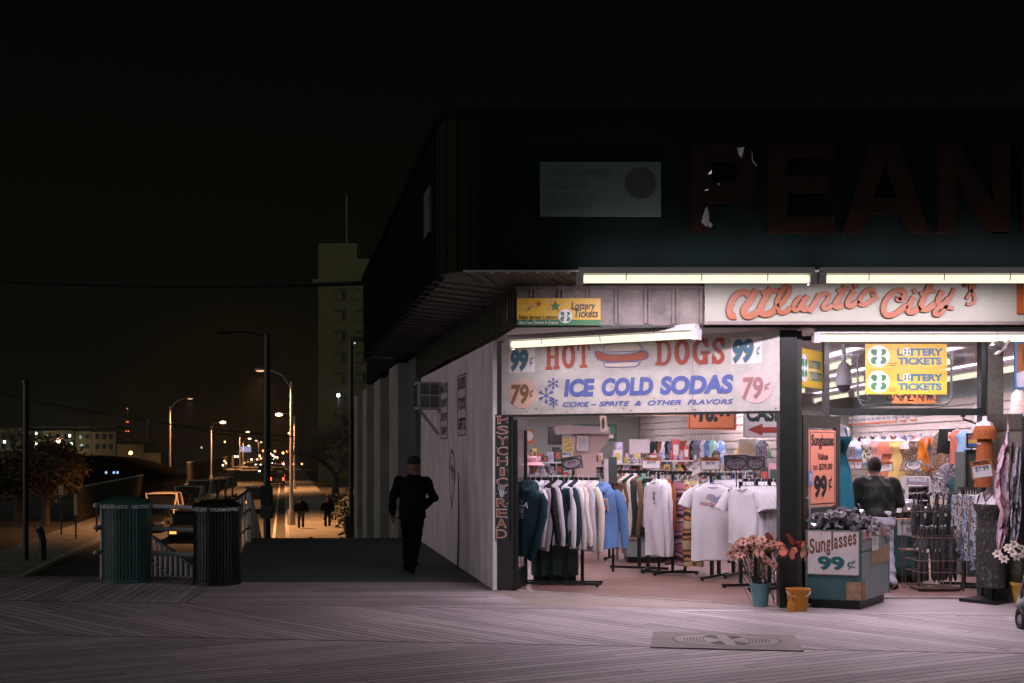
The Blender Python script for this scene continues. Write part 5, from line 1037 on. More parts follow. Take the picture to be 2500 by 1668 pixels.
q = P(2497, 1150, 15.6); person('person with dark hair in an ochre shirt at the shop counter by the flowers', (q.x, 15.4, 0), rad(-70), dict(head=(0, .05, 1.45), neck=(0, 0, 1.33), chest=(0, 0, 1.16), waist=(0, 0, .98), shL=(-.18, 0, 1.27), shR=(.18, 0, 1.27), elL=(-.22, .12, 1.05), wrL=(-.12, .32, 1.02), elR=(.22, .12, 1.05), wrR=(.1, .3, 1.0), hip=(0, 0, .84), hpL=(-.09, 0, .8), hpR=(.09, 0, .8), knL=(-.1, .04, .45), knR=(.1, .04, .45)), MSK2, M('ochre_shirt', (.42, .22, .06), .85, var=.15), CBT, M('dark_hair'), CK, fine=.012)
for lab, x, y, zt_ in (('person in bulky dark coat walking away on the far sidewalk by the lamp pole', 735, 1296, 66), ('person in bulky dark coat nearest the bushes on the far sidewalk', 800, 1293, 67)):
    q = P(x, y, zt_); person(lab, (q.x, q.y, ST + .125), rad(10), dict(knL=(-.11, .08, .49), anL=(-.11, .10, .09), knR=(.10, 0, .49), anR=(.10, -.12, .11), wrL=(-.33, .03, .88), wrR=(.33, .03, .88), elL=(-.33, -.02, 1.13), elR=(.33, -.02, 1.13)), MSK1, CBL, CBT if x > 770 else M('dark_green_trousers', (.04, .042, .028), .9), None, CK, M('dark_hood', (.012, .011, .01), .9), girth=1.45, fine=.02, coat=.05)
# ---------------------------------------------------------------- busts and dresses
MBU = M('bust_white_gloss', (.60, .55, .60), .25, var=.03)
def bust(label, x, y, Z, yaw, dress, kind='long', sc=1.0, L=.75, group=None, bare=.16, turn=0, name='dress_form'):
    p = P(x, y, Z); r = thing(name, label, 'mannequin', p, rad(yaw), group); r.scale = (sc,) * 3
    prof = [(0, .050, .050), (-.07, .047, .05), (-.10, .055, .055), (-.125, .12, .07), (-.15, .175, .08), (-.19, .19, .085), (-.24, .175, .105), (-.29, .165, .115), (-.35, .145, .095), (-.43, .125, .085), (-.50, .145, .095), (-.58, .170, .105)]
    el = lambda z, a, b, n=20, w=0, k=8: [V((a * math.cos(t), b * math.sin(t) - (.02 if -.32 < z < -.2 and math.sin(t) < 0 else 0), z)) * (1 + w * math.sin(k * t + z * 9)) + V((0, 0, -z * w * math.sin(k * t + z * 9))) for t in [2 * math.pi * i / n for i in range(n)]]
    mb = MB(); mb.rings([el(*q) for q in prof]); mb.build('torso', MBU, r, smooth=60)
    mb = MB(); g = 1.05; rs = [[z, a * g + .006, b * g + .006] for z, a, b in prof if z <= -bare]
    if kind == 'frill':
        rs = [[-bare, .17, .10]] + [[-bare - .02, .20, .12], [-bare - .10, .235, .15], [-bare - .19, .25, .165], [-bare - .27, .255, .17]]
        mb.rings([el(z, a, b, 40, .03 * (i > 0), 13) for i, (z, a, b) in enumerate(rs)], False, False); mb.build('frill', dress, r, smooth=70); mb = MB()
        rs = [[-.32, .155, .10], [-.43, .14, .095]]
    fl = {'long': .10, 'frill': .05, 'top': .03, 'gown': .14, 'slim': .0}[kind]
    n = 6; z0 = rs[-1][0]
    if kind != 'top' or True:
        for i in range(1, n + 1):
            t = i / n; z = -.5 - t * (L - .32) if kind != 'top' else -.5 - t * .18
            rs.append([z, .165 + fl * t, .115 + fl * .7 * t])
    mb.rings([el(z, a, b, 40, .035 * max(0, min(1, (-z - .4) / .5)), 11) for z, a, b in rs], False, False); mb.build('dress', dress, r, smooth=70)
    mb = MB()
    for s in (-1, 1): mb.tube([(s * .11, -.10, -bare - .02), (s * .10, -.075, -.15), (s * .09, .0, -.118), (s * .10, .08, -.2)], .008, 5)
    mb.build('strap', dress, r)
    return r
GB = 'dressed torso forms along the slat wall'
for lab, x, y, m, kd, sc, L_ in (('torso form in a purple printed top farthest along the slat wall', 2089, 1067, PPP, 'top', .85, .6), ('torso form in a pale blue top next to the purple printed one', 2106, 1071, CSK, 'top', .85, .6), ('torso form in an olive and white vest along the slat wall', 2120, 1061, pattern('olive_vest', [(.12, .10, .03), (.5, .47, .42), (.15, .12, .04)], 9), 'top', .85, .6), ('torso form in a pink one-shoulder dress along the slat wall', 2146, 1061, CPK, 'long', .9, .8), ('torso form in a coral ruffled dress along the slat wall', 2170, 1061, CCO, 'frill', .9, .8),
                                 ('torso form in a draped yellow dress along the slat wall', 2194, 1060, CYE, 'long', .9, 1.0), ('torso form in a leopard print bikini top along the slat wall', 2221, 1066, PLP, 'top', .95, .6), ('torso form in a brown snake print dress beside the orange top', 2244, 1058, PSN, 'long', .95, .7)):
    Z = 7.35 * F / (x - 1250); bust(lab, x, y, Z, -38, m, kd, sc, L_, GB, .15 if kd != 'top' else .2)
bust('torso form in a long teal gown beside the open door leaf', 2036, 1012, 15.0, 10, CTL, 'gown', 1.12, 1.36, None, .24)
bust('torso form in a rust strapless frilled dress high beside the brown door leaf', 2404, 1016, 13.9, 8, CRU, 'frill', .55, 1.28, None, .20)
dd = bust('torso form in a dark patterned dress on a black floor stand', 2420, 1176, 13.95, -50, PDD, 'slim', 1.06, .95, None, .24)
mb = MB(); zb_ = dd.location.z / 1.06; mb.obox(V((0, 0, 0)), V((1, 0, 0)), V((0, 0, 1)), V((0, -1, 0)), -.035, .025, -zb_ + .02, -.9, -.03, .03); mb.build('pole', MIRON, dd); mb = MB(); mb.box((-.06, 0, -zb_ + .018), (.42, .36, .036)); mb.build('base_plate', MIRON, dd)
mb = MB(); mb.tube([(-.055, -.06, -.09), (-.03, -.10, -.15), (.01, -.135, -.21), (.05, -.125, -.16), (.07, -.06, -.10)], .008, 6); mb.lathe([(.001, -.05), (.02, -.03), (.001, 0)], (.01, -.14, -.22), 6); mb.build('necklace', M('dark_beads', (.05, .04, .035), .3), dd)
# ---------------------------------------------------------------- clothes along the walls
mats_small = [(CSK, 'sky blue'), (CRU, 'rust'), (CN, 'navy'), (CCO, 'coral'), (PFL, 'floral'), (CW, 'white'), (CDN, 'denim blue'), (CK, 'black'), (PPP, 'purple print'), (CYE, 'yellow')]
k = 0
for z in [27.6 - .42 * i for i in range(17)]:
    m, nm = mats_small[(k * 7 + k // 3) % 10]; x_ = 1250 + 7.7 * F / z
    garment('hung_blouse', '%s top on a white hanger behind the torso forms on the slat wall' % nm, 'top', V((7.72, z, 2.08)), rad(-60) + jit(.2), m, 'tank', .30, .5, .12, 'tops hung on the slat wall of the dress room ' + nm, 0, None, 0, simple=True); k += 1
for lab, x, y0, y1, X, m, kd, w_ in (('orange tie-front blouse on the slat wall by the 8.99 card', 2262, 1060, 1152, 7.1, COR, 'tank', .34), ('blue dotted dress right after the orange blouse', 2281, 1058, 1144, 7.2, PDT, 'tank', .30), ('dark floral dress between the dotted dress and the black skirt', 2297, 1050, 1150, 7.25, PFL, 'tank', .34), ('orange floral dress just behind the black pleated skirt', 2306, 1048, 1140, 7.4, PSN, 'tank', .3), ('black pleated skirt with a white tag', 2314, 1042, 1112, 7.1, CK, 'skirt', .34), ('coral one-piece swimsuit beside the black skirt', 2335, 1046, 1138, 7.05, CCO, 'tank', .25), ('light blue one-piece swimsuit beside the coral one', 2354, 1046, 1144, 7.0, CSK, 'tank', .25),
                                  ('grey and lilac floral dress low under the black skirt', 2313, 1128, 1206, 7.0, PPP, 'tank', .3), ('black and white zigzag dress low beside the lilac floral one', 2296, 1150, 1222, 6.9, PBW, 'tank', .3), ('dark teal dress low under the swimsuits', 2336, 1158, 1240, 6.6, cloth('dark_teal', (.02, .06, .065)), 'dress', .34), ('dark green skirt low under the light blue swimsuit', 2352, 1160, 1205, 6.7, CDG, 'skirt', .3)):
    Z = X * F / (x - 1250); L_ = (y1 - y0) * Z / F - .06
    g_ = garment('hung_garment', lab, 'clothing', P(x, y0 - 6, Z), rad(-22) + jit(.1), m, kd, w_, L_, .13, None, 0, None, 0, simple=False)
    if 'tag' in lab:
        mb = MB(); mb.box((.03, -.09, -.20), (.04, .004, .14)); mb.build('tag', HANG[0], g_)
    if 'blouse' in lab:
        mb = MB(); mb.poly([(-.055, -.075, -.09), (.055, -.075, -.09), (.0, -.082, -.26)]); mb.build('neck_opening', CPK, g_)
        mb = MB(); mb.tube([(-.06, -.085, -.12), (-.02, -.10, -.25), (.0, -.105, -.3), (.03, -.10, -.42)], .02, 6); mb.tube([(.06, -.085, -.12), (.02, -.10, -.25), (0, -.105, -.3), (-.03, -.10, -.40)], .02, 6); mb.build('tie', COR, g_)
row = [('navy child top', CN, 1588, .36), ('pale pink child top', CPK, 1598, .36), ('denim child shirt', CDN, 1606, .36), ('navy child shirt with a pale front', CN, 1617, .36), ('charcoal child top', CDG, 1627, .40), ('rust child top', CRU, 1636, .36), ('white child top', CW, 1645, .38), ('dark navy top', CK, 1654, .44), ('navy star-spangled top', PDT, 1663, .46), ('cream top', CC, 1676, .48), ('red shorts set', CRD, 1688, .48), ('brick red top', CRD, 1699, .46), ('white tank', CW, 1709, .4), ('dark blue top', CN, 1718, .46), ('slate top', CGY, 1727, .46), ('purple top', CPU, 1736, .46), ('white printed top', CW, 1745, .46), ('blue top', CB, 1755, .46), ('mint and white top', CMI, 1768, .52)]
for i, (nm, m, x, L_) in enumerate(row):
    t = (x / 3000 - 1250 / 3000); zq = (PA.x + (PA.y / (PB.y - PA.y)) * (PA.x - PB.x)) / (t + (PA.x - PB.x) / (PB.y - PA.y)); xq = t * zq
    garment('hung_blouse', nm + ' hung on the cream slat partition', 'top', V((xq, zq, 1.98)) + PN * .22, rad(-68) + jit(.2), m, 'tank', .27, L_ + .1, .12, 'tops hung on the cream slat partition ' + nm, 0, None, 0, simple=True)
for lab, m, x, w_, L_, kd in (('blue shirt with white palm clouds on the slat partition', pattern('palm_print', [(.14, .24, .5), (.16, .28, .55), (.6, .62, .62), (.15, .26, .52)], 9), 1790, .40, .60, 'tank'), ('yellow printed T-shirt on the slat partition', CYE, 1860, .34, .42, 'tee'), ('mint green T-shirt beside the yellow one', CMI, 1880, .38, .72, 'tee'), ('lilac print shirt at the end of the slat partition', PPP, 1896, .34, .72, 'tank')):
    t = (x - 1250) / 3000; zq = (PA.x + (PA.y / (PB.y - PA.y)) * (PA.x - PB.x)) / (t + (PA.x - PB.x) / (PB.y - PA.y))
    g_ = garment('hung_shirt', lab, 'shirt', V((t * zq, zq, 1.96)) + PN * .25, rad(-50), m, kd, w_ * .8, L_, .10, None, 0, simple=False)
tw = thing('beach_towel', 'gold and white sunray beach towel pinned on the slat partition', 'towel', P(1825, 1140, 21)); frt = frz(20.6)
mb = MB(); mb.obox(frt.o, frt.U, frt.V, frt.N, *[rect(frt, 1803, 1140, 1845, 1072)[i] for i in (0, 2, 1, 3)], 0, .015); mb.build('cloth', M('towel_white', (.6, .56, .52), .9), tw, w=True)
mb = MB()
for k in range(6):
    a = rad(20 + 28 * k); mb.poly([frt.at(*frt.px(1824, 1108), .018), frt.at(*frt.px(1824 + 19 * math.cos(a - .12), 1108 - 30 * math.sin(a - .12)), .018), frt.at(*frt.px(1824 + 19 * math.cos(a + .12), 1108 - 30 * math.sin(a + .12)), .018)])
mb.build('sunray', CYE, tw, w=True)
for i, xx in enumerate((2077, 2088, 2100, 2109, 2121, 2131, 2142, 2157, 2170, 2182, 2205, 2230)):
    Z = 7.96 * F / (xx - 1250); p = V((7.97, Z, 2.40)); r = thing('price_tag', 'small white price tag with a red foot in the row high on the slat wall', 'price tag', p, rad(-68), 'price tags in a row on the slat wall')
    mb = MB(); mb.box((0, -.01, 0), (.15, .01, .2)); mb.build('card', M('card_white'), r); mb = MB(); mb.box((0, -.018, -.09), (.15, .006, .035)); mb.build('red_foot', MOR, r)
    mb = MB(); put_text(mb, Fr((0, 0, 0), (1, 0, 0)), '9.99', (-.05, -.04, .05, .03), .01, 0, .017); mb.build('lettering', MINK, r)
# ---------------------------------------------------------------- door leaves, side goods at the entry
d0, d1 = V((3.225, 13.60, 0)), V((3.80, 14.22, 0)); fd = Fr(d0, d1 - d0); W_ = (d1 - d0).length
dr = thing('folding_entrance', 'bronze glass door leaf folded open with a pink sunglasses poster on it', 'door', (d0 + d1) / 2)
mb = MB()
for a, b, c, e in ((0, .10, .02, 2.12), (W_ - .10, W_, .02, 2.12), (.10, W_ - .10, 1.98, 2.12), (.10, W_ - .10, .02, .32), (.10, W_ - .1, .98, 1.08)): mb.obox(fd.o, fd.U, fd.V, fd.N, a, b, c, e, -.045, 0)
mb.build('door_frame', MBRN, dr, w=True)
mb = MB(); mb.poly([fd.at(.10, .32, -.02), fd.at(W_ - .1, .32, -.02), fd.at(W_ - .1, .98, -.02), fd.at(.10, .98, -.02)]); mb.poly([fd.at(.10, 1.08, -.02), fd.at(W_ - .1, 1.08, -.02), fd.at(W_ - .1, 1.98, -.02), fd.at(.10, 1.98, -.02)]); mb.build('glass_pane', glass('clear_glass'), dr, w=True)
mb = MB(); mb.tube([fd.at(.05, .95, .01), fd.at(.05, .95, .05), fd.at(.05, 1.2, .05), fd.at(.05, 1.2, .01)], .012, 6); mb.build('handle', M('grey_steel'), dr, w=True)
pk = thing('sunglasses_poster', 'tall salmon poster offering sunglasses for 99 cents on the open door leaf', 'poster', fd.at(W_ / 2, 1.12, 0))
mb = MB(); mb.obox(fd.o, fd.U, fd.V, fd.N, .11, W_ - .13, 1.10, 1.955, .002, .008); mb.build('paper', MPNK, pk, w=True)
mb = MB(); uu0, uu1 = .11, W_ - .13
for a, b, c, e in ((uu0 + .02, uu1 - .02, 1.93, 1.936), (uu0 + .02, uu1 - .02, 1.12, 1.132), (uu0 + .02, uu0 + .03, 1.132, 1.93), (uu1 - .03, uu1 - .02, 1.132, 1.93)): mb.obox(fd.o, fd.U, fd.V, fd.N, a, b, c, e, .0085, .010)
mb.build('border', MINK, pk, w=True)
for s, v0, v1, a, b, bo in (('Sunglasses', 1.74, 1.91, .03, .97, .03), ('Value', 1.62, 1.70, .28, .72, .03), ('to $29.00', 1.50, 1.58, .10, .90, .02), ('99', 1.19, 1.45, .14, .68, .05), ('¢', 1.26, 1.44, .74, .90, .0)):
    mb = MB(); w = uu1 - uu0; put_text(mb, fd, s, (uu0 + .03 + (w - .06) * a, v0, uu0 + .03 + (w - .06) * b, v1), bo, 0, .012); mb.build('lettering', MINK, pk, w=True)
st_ = thing('door_sticker', 'small blue sticker on the edge of the sunglasses poster', 'sticker', fd.at(.12, 1.36, .01)); mb = MB(); mb.obox(fd.o, fd.U, fd.V, fd.N, .09, .17, 1.34, 1.5, .012, .016); mb.build('film', M('sticker_blue', (.10, .2, .5), .4), st_, w=True); mb = MB(); mb.obox(fd.o, fd.U, fd.V, fd.N, .105, .155, 1.38, 1.47, .0165, .018); mb.build('panel', M('sticker_pale', (.3, .42, .6), .4), st_, w=True)
d0, d1 = V((5.50, 14.16, 0)), V((5.52, 13.62, 0)); fd2 = Fr(V((5.46, 14.15, 0)), V((.30, -.45, 0)))
dr = thing('folding_entrance', 'brown panelled door leaf folded open behind the rust dress', 'door', (5.6, 13.9, 0)); mb = MB(); mb.obox(fd2.o, fd2.U, fd2.V, fd2.N, 0, .46, .02, 2.12, -.04, 0); mb.build('door_panel', M('brown_door_paint', (.095, .08, .06), .5, var=.15), dr, w=True)
mb = MB(); mb.obox(fd2.o, fd2.U, fd2.V, fd2.N, -.01, .47, 1.96, 2.14, .001, .02); mb.build('door_rail', MBRN, dr, w=True); mb = MB(); mb.obox(fd2.o, fd2.U, fd2.V, fd2.N, -.01, .47, .02, .34, .001, .02); mb.build('door_rail', MBRN, dr, w=True)
mb = MB(); mb.obox(fd2.o, fd2.U, fd2.V, fd2.N, .462, .56, .02, 2.10, -.06, .01); mb.build('door_stile', MBLK, dr, w=True)
# sunglasses bin
b0, b1, b2 = G(1966, 1484), G(2104, 1490), G(2172, 1468); b0.z = b1.z = b2.z = 0; fb = Fr(b0, b1 - b0); fs2 = Fr(b1, b2 - b1); Wf, Ws = (b1 - b0).length, (b2 - b1).length
MTEAL = M('teal_laminate', (.035, .10, .10), .45, var=.12, scale=3); MGYL = M('grey_teal_laminate', (.20, .24, .235), .5, var=.10, scale=3)
bn = thing('sunglasses_bin', 'teal bin on a black plinth heaped with wrapped sunglasses before the doorway', 'display bin', (b0 + b2) / 2)
b3 = b0 + (b2 - b1); H_ = .86; up = V((0, 0, 1)); cc = (b0 + b2) / 2
mb = MB(); t_ = .03
for p_, q_ in ((b0, b1), (b2, b3), (b3, b0)):
    d = (q_ - p_).normalized(); n = V((d.y, -d.x, 0)); mb.prism([p_ + up * .10, q_ + up * .10, q_ - n * t_ + up * .10, p_ - n * t_ + up * .10], up * (H_ - .10))
mb.prism([b0 + up * .62, b1 + up * .62, b2 + up * .62, b3 + up * .62], up * .02); mb.build('bin_body', MTEAL, bn, w=True)
mb = MB(); mb.prism([b1 + up * .10 + fs2.U * .004, b2 + up * .10, b2 - fb.U * t_ + up * .10, b1 - fb.U * t_ + up * .10 + fs2.U * .004], up * (H_ - .10)); mb.build('side_panel', MGYL, bn, w=True)
mb = MB(); i2 = lambda p: cc + (p - cc) * .86; mb.prism([i2(b0), i2(b1), i2(b2), i2(b3)], up * .098); mb.build('plinth', MBLK, bn, w=True)
mb = MB(); mb.obox(fs2.o, fs2.U, fs2.V, fs2.N, .02, Ws, H_ - .10, H_ - .005, .002, .008); mb.build('pink_trim', M('faded_pink_trim', (.42, .24, .24), .5), bn, w=True)
mb = MB(); mb.obox(fs2.o, fs2.U, fs2.V, fs2.N, .3, Ws - .02, H_ - .40, H_ - .22, .002, .004); mb.obox(fs2.o, fs2.U, fs2.V, fs2.N, .004, .10, .10, .34, .002, .005); mb.obox(fb.o, fb.U, fb.V, fb.N, Wf - .16, Wf - .004, .105, .30, .002, .005); mb.build('bare_chipboard', M('bare_chipboard', (.28, .17, .10), .8, var=.4, scale=14), bn, w=True)
mb = MB(); b4 = b3 + (b0 - b3) * .1; mb.obox(b3, fb.U, up, -fs2.U, 0, Wf * .52, .60, 1.0, -.02, .0); mb.build('back_board', M('white_splash_board', (.52, .46, .48), .6), bn, w=True)
sg2 = thing('bin_sign', 'white painted board reading sunglasses 99 cents on the front of the bin', 'sign', fb.at(Wf / 2, .36, .01))
u0, v0, u1, v1 = rect(fb, 1971, 1401, 2098, 1296); v0 = .37; v1 = .855
mb = MB(); mb.obox(fb.o, fb.U, fb.V, fb.N, u0, u1, v0, v1, .001, .010); mb.build('board', M('sign_cream', (.56, .50, .50), .5, var=.08), sg2, w=True)
mb = MB()
for a, b, c, e in ((u0, u1, v0, v0 + .008), (u0, u1, v1 - .008, v1), (u0, u0 + .007, v0, v1), (u1 - .007, u1, v0, v1)): mb.obox(fb.o, fb.U, fb.V, fb.N, a, b, c, e, .0105, .013)
mb.build('border', M('rail_brown'), sg2, w=True)
wsg = u1 - u0
mb = MB(); L3 = 'Sunglasses'; WL = dict(S=.10, u=.09, n=.09, g=.085, l=.036, a=.08, s=.072, e=.08)
for i, c in enumerate(L3):
    a0 = u0 + wsg * (.045 + sum(WL[q] + .014 for q in L3[:i])); hgt = .17 if i == 0 else .20 if c == 'l' else .125; base = v0 + .225 + .012 * i - (.05 if c == 'g' else 0) + (.0 if i else -.0)
    put_text(mb, fb, c, (a0, base, a0 + wsg * WL[c], base + hgt + (.05 if c == 'g' else 0)), .025, .0, .0115)
mb.build('lettering', M('sign_maroon', (.13, .05, .025), .5, var=.1), sg2, w=True)
mb = MB(); put_text(mb, fb, '99', (u0 + wsg * .20, v0 + .05, u0 + wsg * .72, v0 + .205), .05, -.08, .0115); put_text(mb, fb, '¢', (u0 + wsg * .77, v0 + .06, u0 + wsg * .93, v0 + .175), .0, 0, .0116); mb.build('lettering', M('sign_deep_teal', (.008, .10, .10), .5, var=.05), sg2, w=True)
sl = thing('bin_label', 'white handwritten label taped on the side of the sunglasses bin', 'label', fs2.at(.4, .6, .01)); mb = MB(); mb.obox(fs2.o, fs2.U, fs2.V, fs2.N, .30, .52, .62, .90, .009, .011); mb.build('card', M('card_white'), sl, w=True); mb = MB(); put_text(mb, fs2, 'SALE', (.32, .83, .50, .88), .01, 0, .0125); put_text(mb, fs2, '15', (.36, .68, .46, .74), .0, 0, .0125); mb.build('lettering', MINK, sl, w=True)
MLENS = M('black_lens', (.015, .015, .017), .12, var=.2); MWRAP = M('plastic_wrap', (.13, .12, .135), .10, var=.5, scale=25, spec=.9)
def sunglass(label, grp):
    r = thing('sunglasses', label, 'sunglasses', (0, 0, -40), 0, grp); mb = MB()
    for s in (-1, 1): mb.lathe([(.001, -.004), (.028, -.003), (.030, .003), (.001, .005)], (s * .034, 0, 0), 9, 1, .75)
    mb.build('lens', MLENS, r); mb = MB(); mb.tube([(-.066, 0, .004), (0, .008, .006), (.066, 0, .004)], .004, 4)
    for s in (-1, 1): mb.tube([(s * .066, 0, .004), (s * .066, 0, -.06), (s * .05, -.01, -.12)], .003, 4)
    mb.build('spectacle_frame', MLENS, r); mb = MB(); rn = random.Random(3)
    mb.rings([[V((x, math.cos(t) * (.035 + rn.uniform(-.012, .012)), math.sin(t) * (.02 + rn.uniform(-.008, .012)) - .02)) for t in [k * 2 * math.pi / 6 for k in range(6)]] for x in (-.085, -.05, -.01, .04, .085)]); mb.build('wrapper', MWRAP, r)
    return r
sp0 = sunglass('pair of black sunglasses in clear wrapping heaped in the bin', 'wrapped sunglasses heaped in the bin')
rr_ = random.Random(4)
for k in range(110):
    a, b = rr_.uniform(.06, .94), rr_.uniform(.06, .9); top = 1 - ((a - .45) ** 2 + (b - .35) ** 2) * 2.6; z = .80 + max(0, top) * .235 * rr_.uniform(.75, 1)
    loc = b0 + (b1 - b0) * a + (b2 - b1) * b + up * z; rot = (rr_.uniform(-1.2, 1.2), rr_.uniform(-1.2, 1.2), rr_.uniform(0, 6.3))
    if k == 0: sp0.location = loc; sp0.rotation_euler = rot
    else: dup(sp0, loc, rot, scale=1.25)
# buckets
pl = G(1856, 1481); pail = thing('flower_pail', 'light blue plastic pail holding artificial lilies beside the entry post', 'pail', pl); MPB_ = M('blue_plastic', (.16, .36, .42), .4, var=.08)
mb = MB(); mb.lathe([(.075, 0), (.08, .005), (.112, .245), (.12, .245), (.12, .262), (.108, .262), (.106, .24), (.074, .015)], (0, 0, 0), 24, cap1=True); mb.build('pail_body', MPB_, pail, smooth=35)
ob = G(1948, 1491); pl2 = thing('sand_bucket', 'orange toy sand bucket with a white handle beside the entry post', 'bucket', ob); MOB = M('orange_plastic', (.55, .22, .03), .4, var=.06)
mb = MB(); mb.lathe([(.09, 0), (.095, .004), (.122, .225), (.13, .225), (.132, .24), (.12, .24), (.115, .2), (.09, .012)], (0, 0, 0), 24); mb.build('bucket_body', MOB, pl2, smooth=35)
mb = MB(); mb.tube([(.128 * math.cos(t), -.14 * math.sin(t) * .6 - .02, .215 - .06 * math.sin(t)) for t in [k * math.pi / 12 for k in range(13)]], .006, 6); mb.build('handle', M('white_plastic', (.62, .58, .6), .4), pl2)
so = G(1931, 1494); shv = thing('toy_shovel', 'small orange toy shovel leaning on the sand bucket', 'shovel', so); mb = MB(); mb.rings([[V((x * w, .0 - .012 * (1 - x * x), z)) for x in (-1, -.5, 0, .5, 1)] + [V((x * w, .008 - .012 * (1 - x * x), z)) for x in (1, .5, 0, -.5, -1)] for z, w in ((0, .035), (.05, .04), (.10, .036), (.115, .015))]); mb.build('blade', MOB, shv, smooth=40); mb = MB(); mb.tube([(0, 0, .11), (0, .02, .25)], .008, 6); mb.build('shaft', MOB, shv)
def lily(label, mat, grp):
    r = thing('artificial_lily', label, 'flower', (0, 0, -40), 0, grp); mb = MB()
    for k in range(6):
        a = rad(60 * k); ca, sa = math.cos(a), math.sin(a); d = V((ca, sa, 0)); n = V((-sa, ca, 0)); rg = []
        for t, w, z in ((0, .004, 0), (.25, .014, .022), (.55, .020, .034), (.8, .014, .030), (1, .002, .018)): c = d * t * .068 + V((0, 0, z)); rg.append([c - n * w + V((0, 0, .004)), c, c + n * w + V((0, 0, .004))])
        mb.rings(rg, closed=False)
    mb.build('blossom', mat, r, smooth=60); mb = MB()
    for k in range(5): mb.tube([(0, 0, .005), (.012 * math.cos(k * 1.26), .012 * math.sin(k * 1.26), .045)], [.0015, .003], 4)
    mb.build('stamen', M('stamen_brown', (.09, .04, .015), .7), r)
    return r
ML = [M('lily_pink', (.33, .15, .115), .7, var=.3, scale=30), M('lily_rust', (.19, .075, .04), .7, var=.3, scale=30), M('lily_yellow', (.42, .24, .05), .7, var=.2, scale=30)]
pr_ = [lily('pale pink artificial lily in the blue pail', ML[0], 'pink artificial lilies in the blue pail'), lily('rust brown artificial lily in the blue pail', ML[1], 'rust artificial lilies in the blue pail'), lily('yellow artificial lily among the pink ones in the blue pail', ML[2], 'yellow artificial lilies in the blue pail')]
used = [0, 0, 0]; heads = [(1783, 1356), (1793, 1341), (1800, 1352), (1806, 1330), (1812, 1343), (1815, 1360), (1821, 1327), (1826, 1340), (1832, 1350), (1836, 1324), (1842, 1336), (1848, 1325), (1855, 1345), (1852, 1352), (1860, 1322), (1866, 1332), (1872, 1322), (1877, 1345), (1856, 1358), (1884, 1330), (1889, 1338), (1866, 1374), (1886, 1381), (1908, 1355), (1910, 1374), (1906, 1336), (1800, 1364), (1872, 1352)]
heads += [(x + rr_.uniform(-8, 8), y + rr_.uniform(-7, 9)) for x, y in heads[:24]]
MSTM = M('thin_dark_stem', (.03, .045, .03), .6)
for i, (x, y) in enumerate(heads):
    kk = 2 if i in (16, 17, 25) else (0 if i % 2 == 0 and i > 2 or 9 < i < 20 else 1); Z = 13.55 + rr_.uniform(-.16, .14); p = P(x, y, Z); dirv = (p - (pl + V((0, 0, .1)))).normalized()
    rot = V((0, -.75, .35 + dirv.z * .4)).normalized().lerp(dirv, .35).to_track_quat('Z', 'Y').to_euler()
    if used[kk] == 0: o = pr_[kk]; o.location = p; o.rotation_euler = rot; o.scale = (.92,) * 3
    else: o = dup(pr_[kk], p, tuple(rot), scale=.92)
    used[kk] += 1
    inv = (Matrix.Translation(p) @ rot.to_matrix().to_4x4() @ Matrix.Scale(.92, 4)).inverted(); mb = MB(); e = pl + V((rr_.uniform(-.06, .06), rr_.uniform(-.06, .06), .10)); mid = (p + e) / 2 + V((0, 0, .05)) + (p - e).cross(V((0, 1, 0))) * .05
    mb.tube([inv @ e, inv @ ((e + mid) / 2 + V((0, 0, .01))), inv @ mid, V((0, 0, 0))], .0028, 4); mb.build('stem', MSTM, o)
def butterfly(label, x, y, Z, yaw, tilt, mat):
    r = thing('butterfly_ornament', label, 'ornament', P(x, y, Z)); r.rotation_euler = (rad(tilt), rad(20), rad(yaw)); mb = MB()
    for s in (-1, 1):
        for q in ([(0, .0), (.05, .06), (.11, .085), (.135, .05), (.10, .0)], [(0, 0), (.10, -.005), (.105, -.05), (.06, -.085), (.02, -.05)]): mb.prism([V((s * a, .02 * abs(a) * 9, b)) for a, b in q], (0, .003, 0))
    mb.build('wing', mat, r); mb = MB(); mb.tube([(0, -.01, .05), (0, -.012, 0), (0, -.01, -.06)], [.006, .010, .004], 6); mb.tube([(0, -.01, .05), (.02, -.02, .09)], .002, 4); mb.tube([(0, -.01, .05), (-.02, -.02, .09)], .002, 4)
    for s in (-1, 1): mb.tube([(s * .02, .0, .02), (s * .07, .01, .05), (s * .11, .016, .03), (s * .09, .01, -.03)], .004, 4)
    mb.build('insect_body', MINK, r); mb = MB(); inv = (Matrix.Translation(r.location) @ r.rotation_euler.to_matrix().to_4x4()).inverted(); mb.tube([V((0, 0, 0)), inv @ (pl + V((.05, 0, .25)))], .002, 4); mb.build('stem', MSTM, r)
butterfly('orange paper butterfly spread over the blue pail lilies', 1890, 1324, 13.5, 10, 30, CCO); butterfly('red paper butterfly with a pale edge near the entry post', 1943, 1326, 13.3, -30, 50, CRD); butterfly('salmon paper butterfly in front of the sunglasses sign', 1968, 1350, 13.2, 60, 10, M('butterfly_salmon', (.6, .27, .14), .7, var=.2)); butterfly('small orange butterfly low beside the black entry post', 1925, 1345, 13.35, 20, -20, CCO)
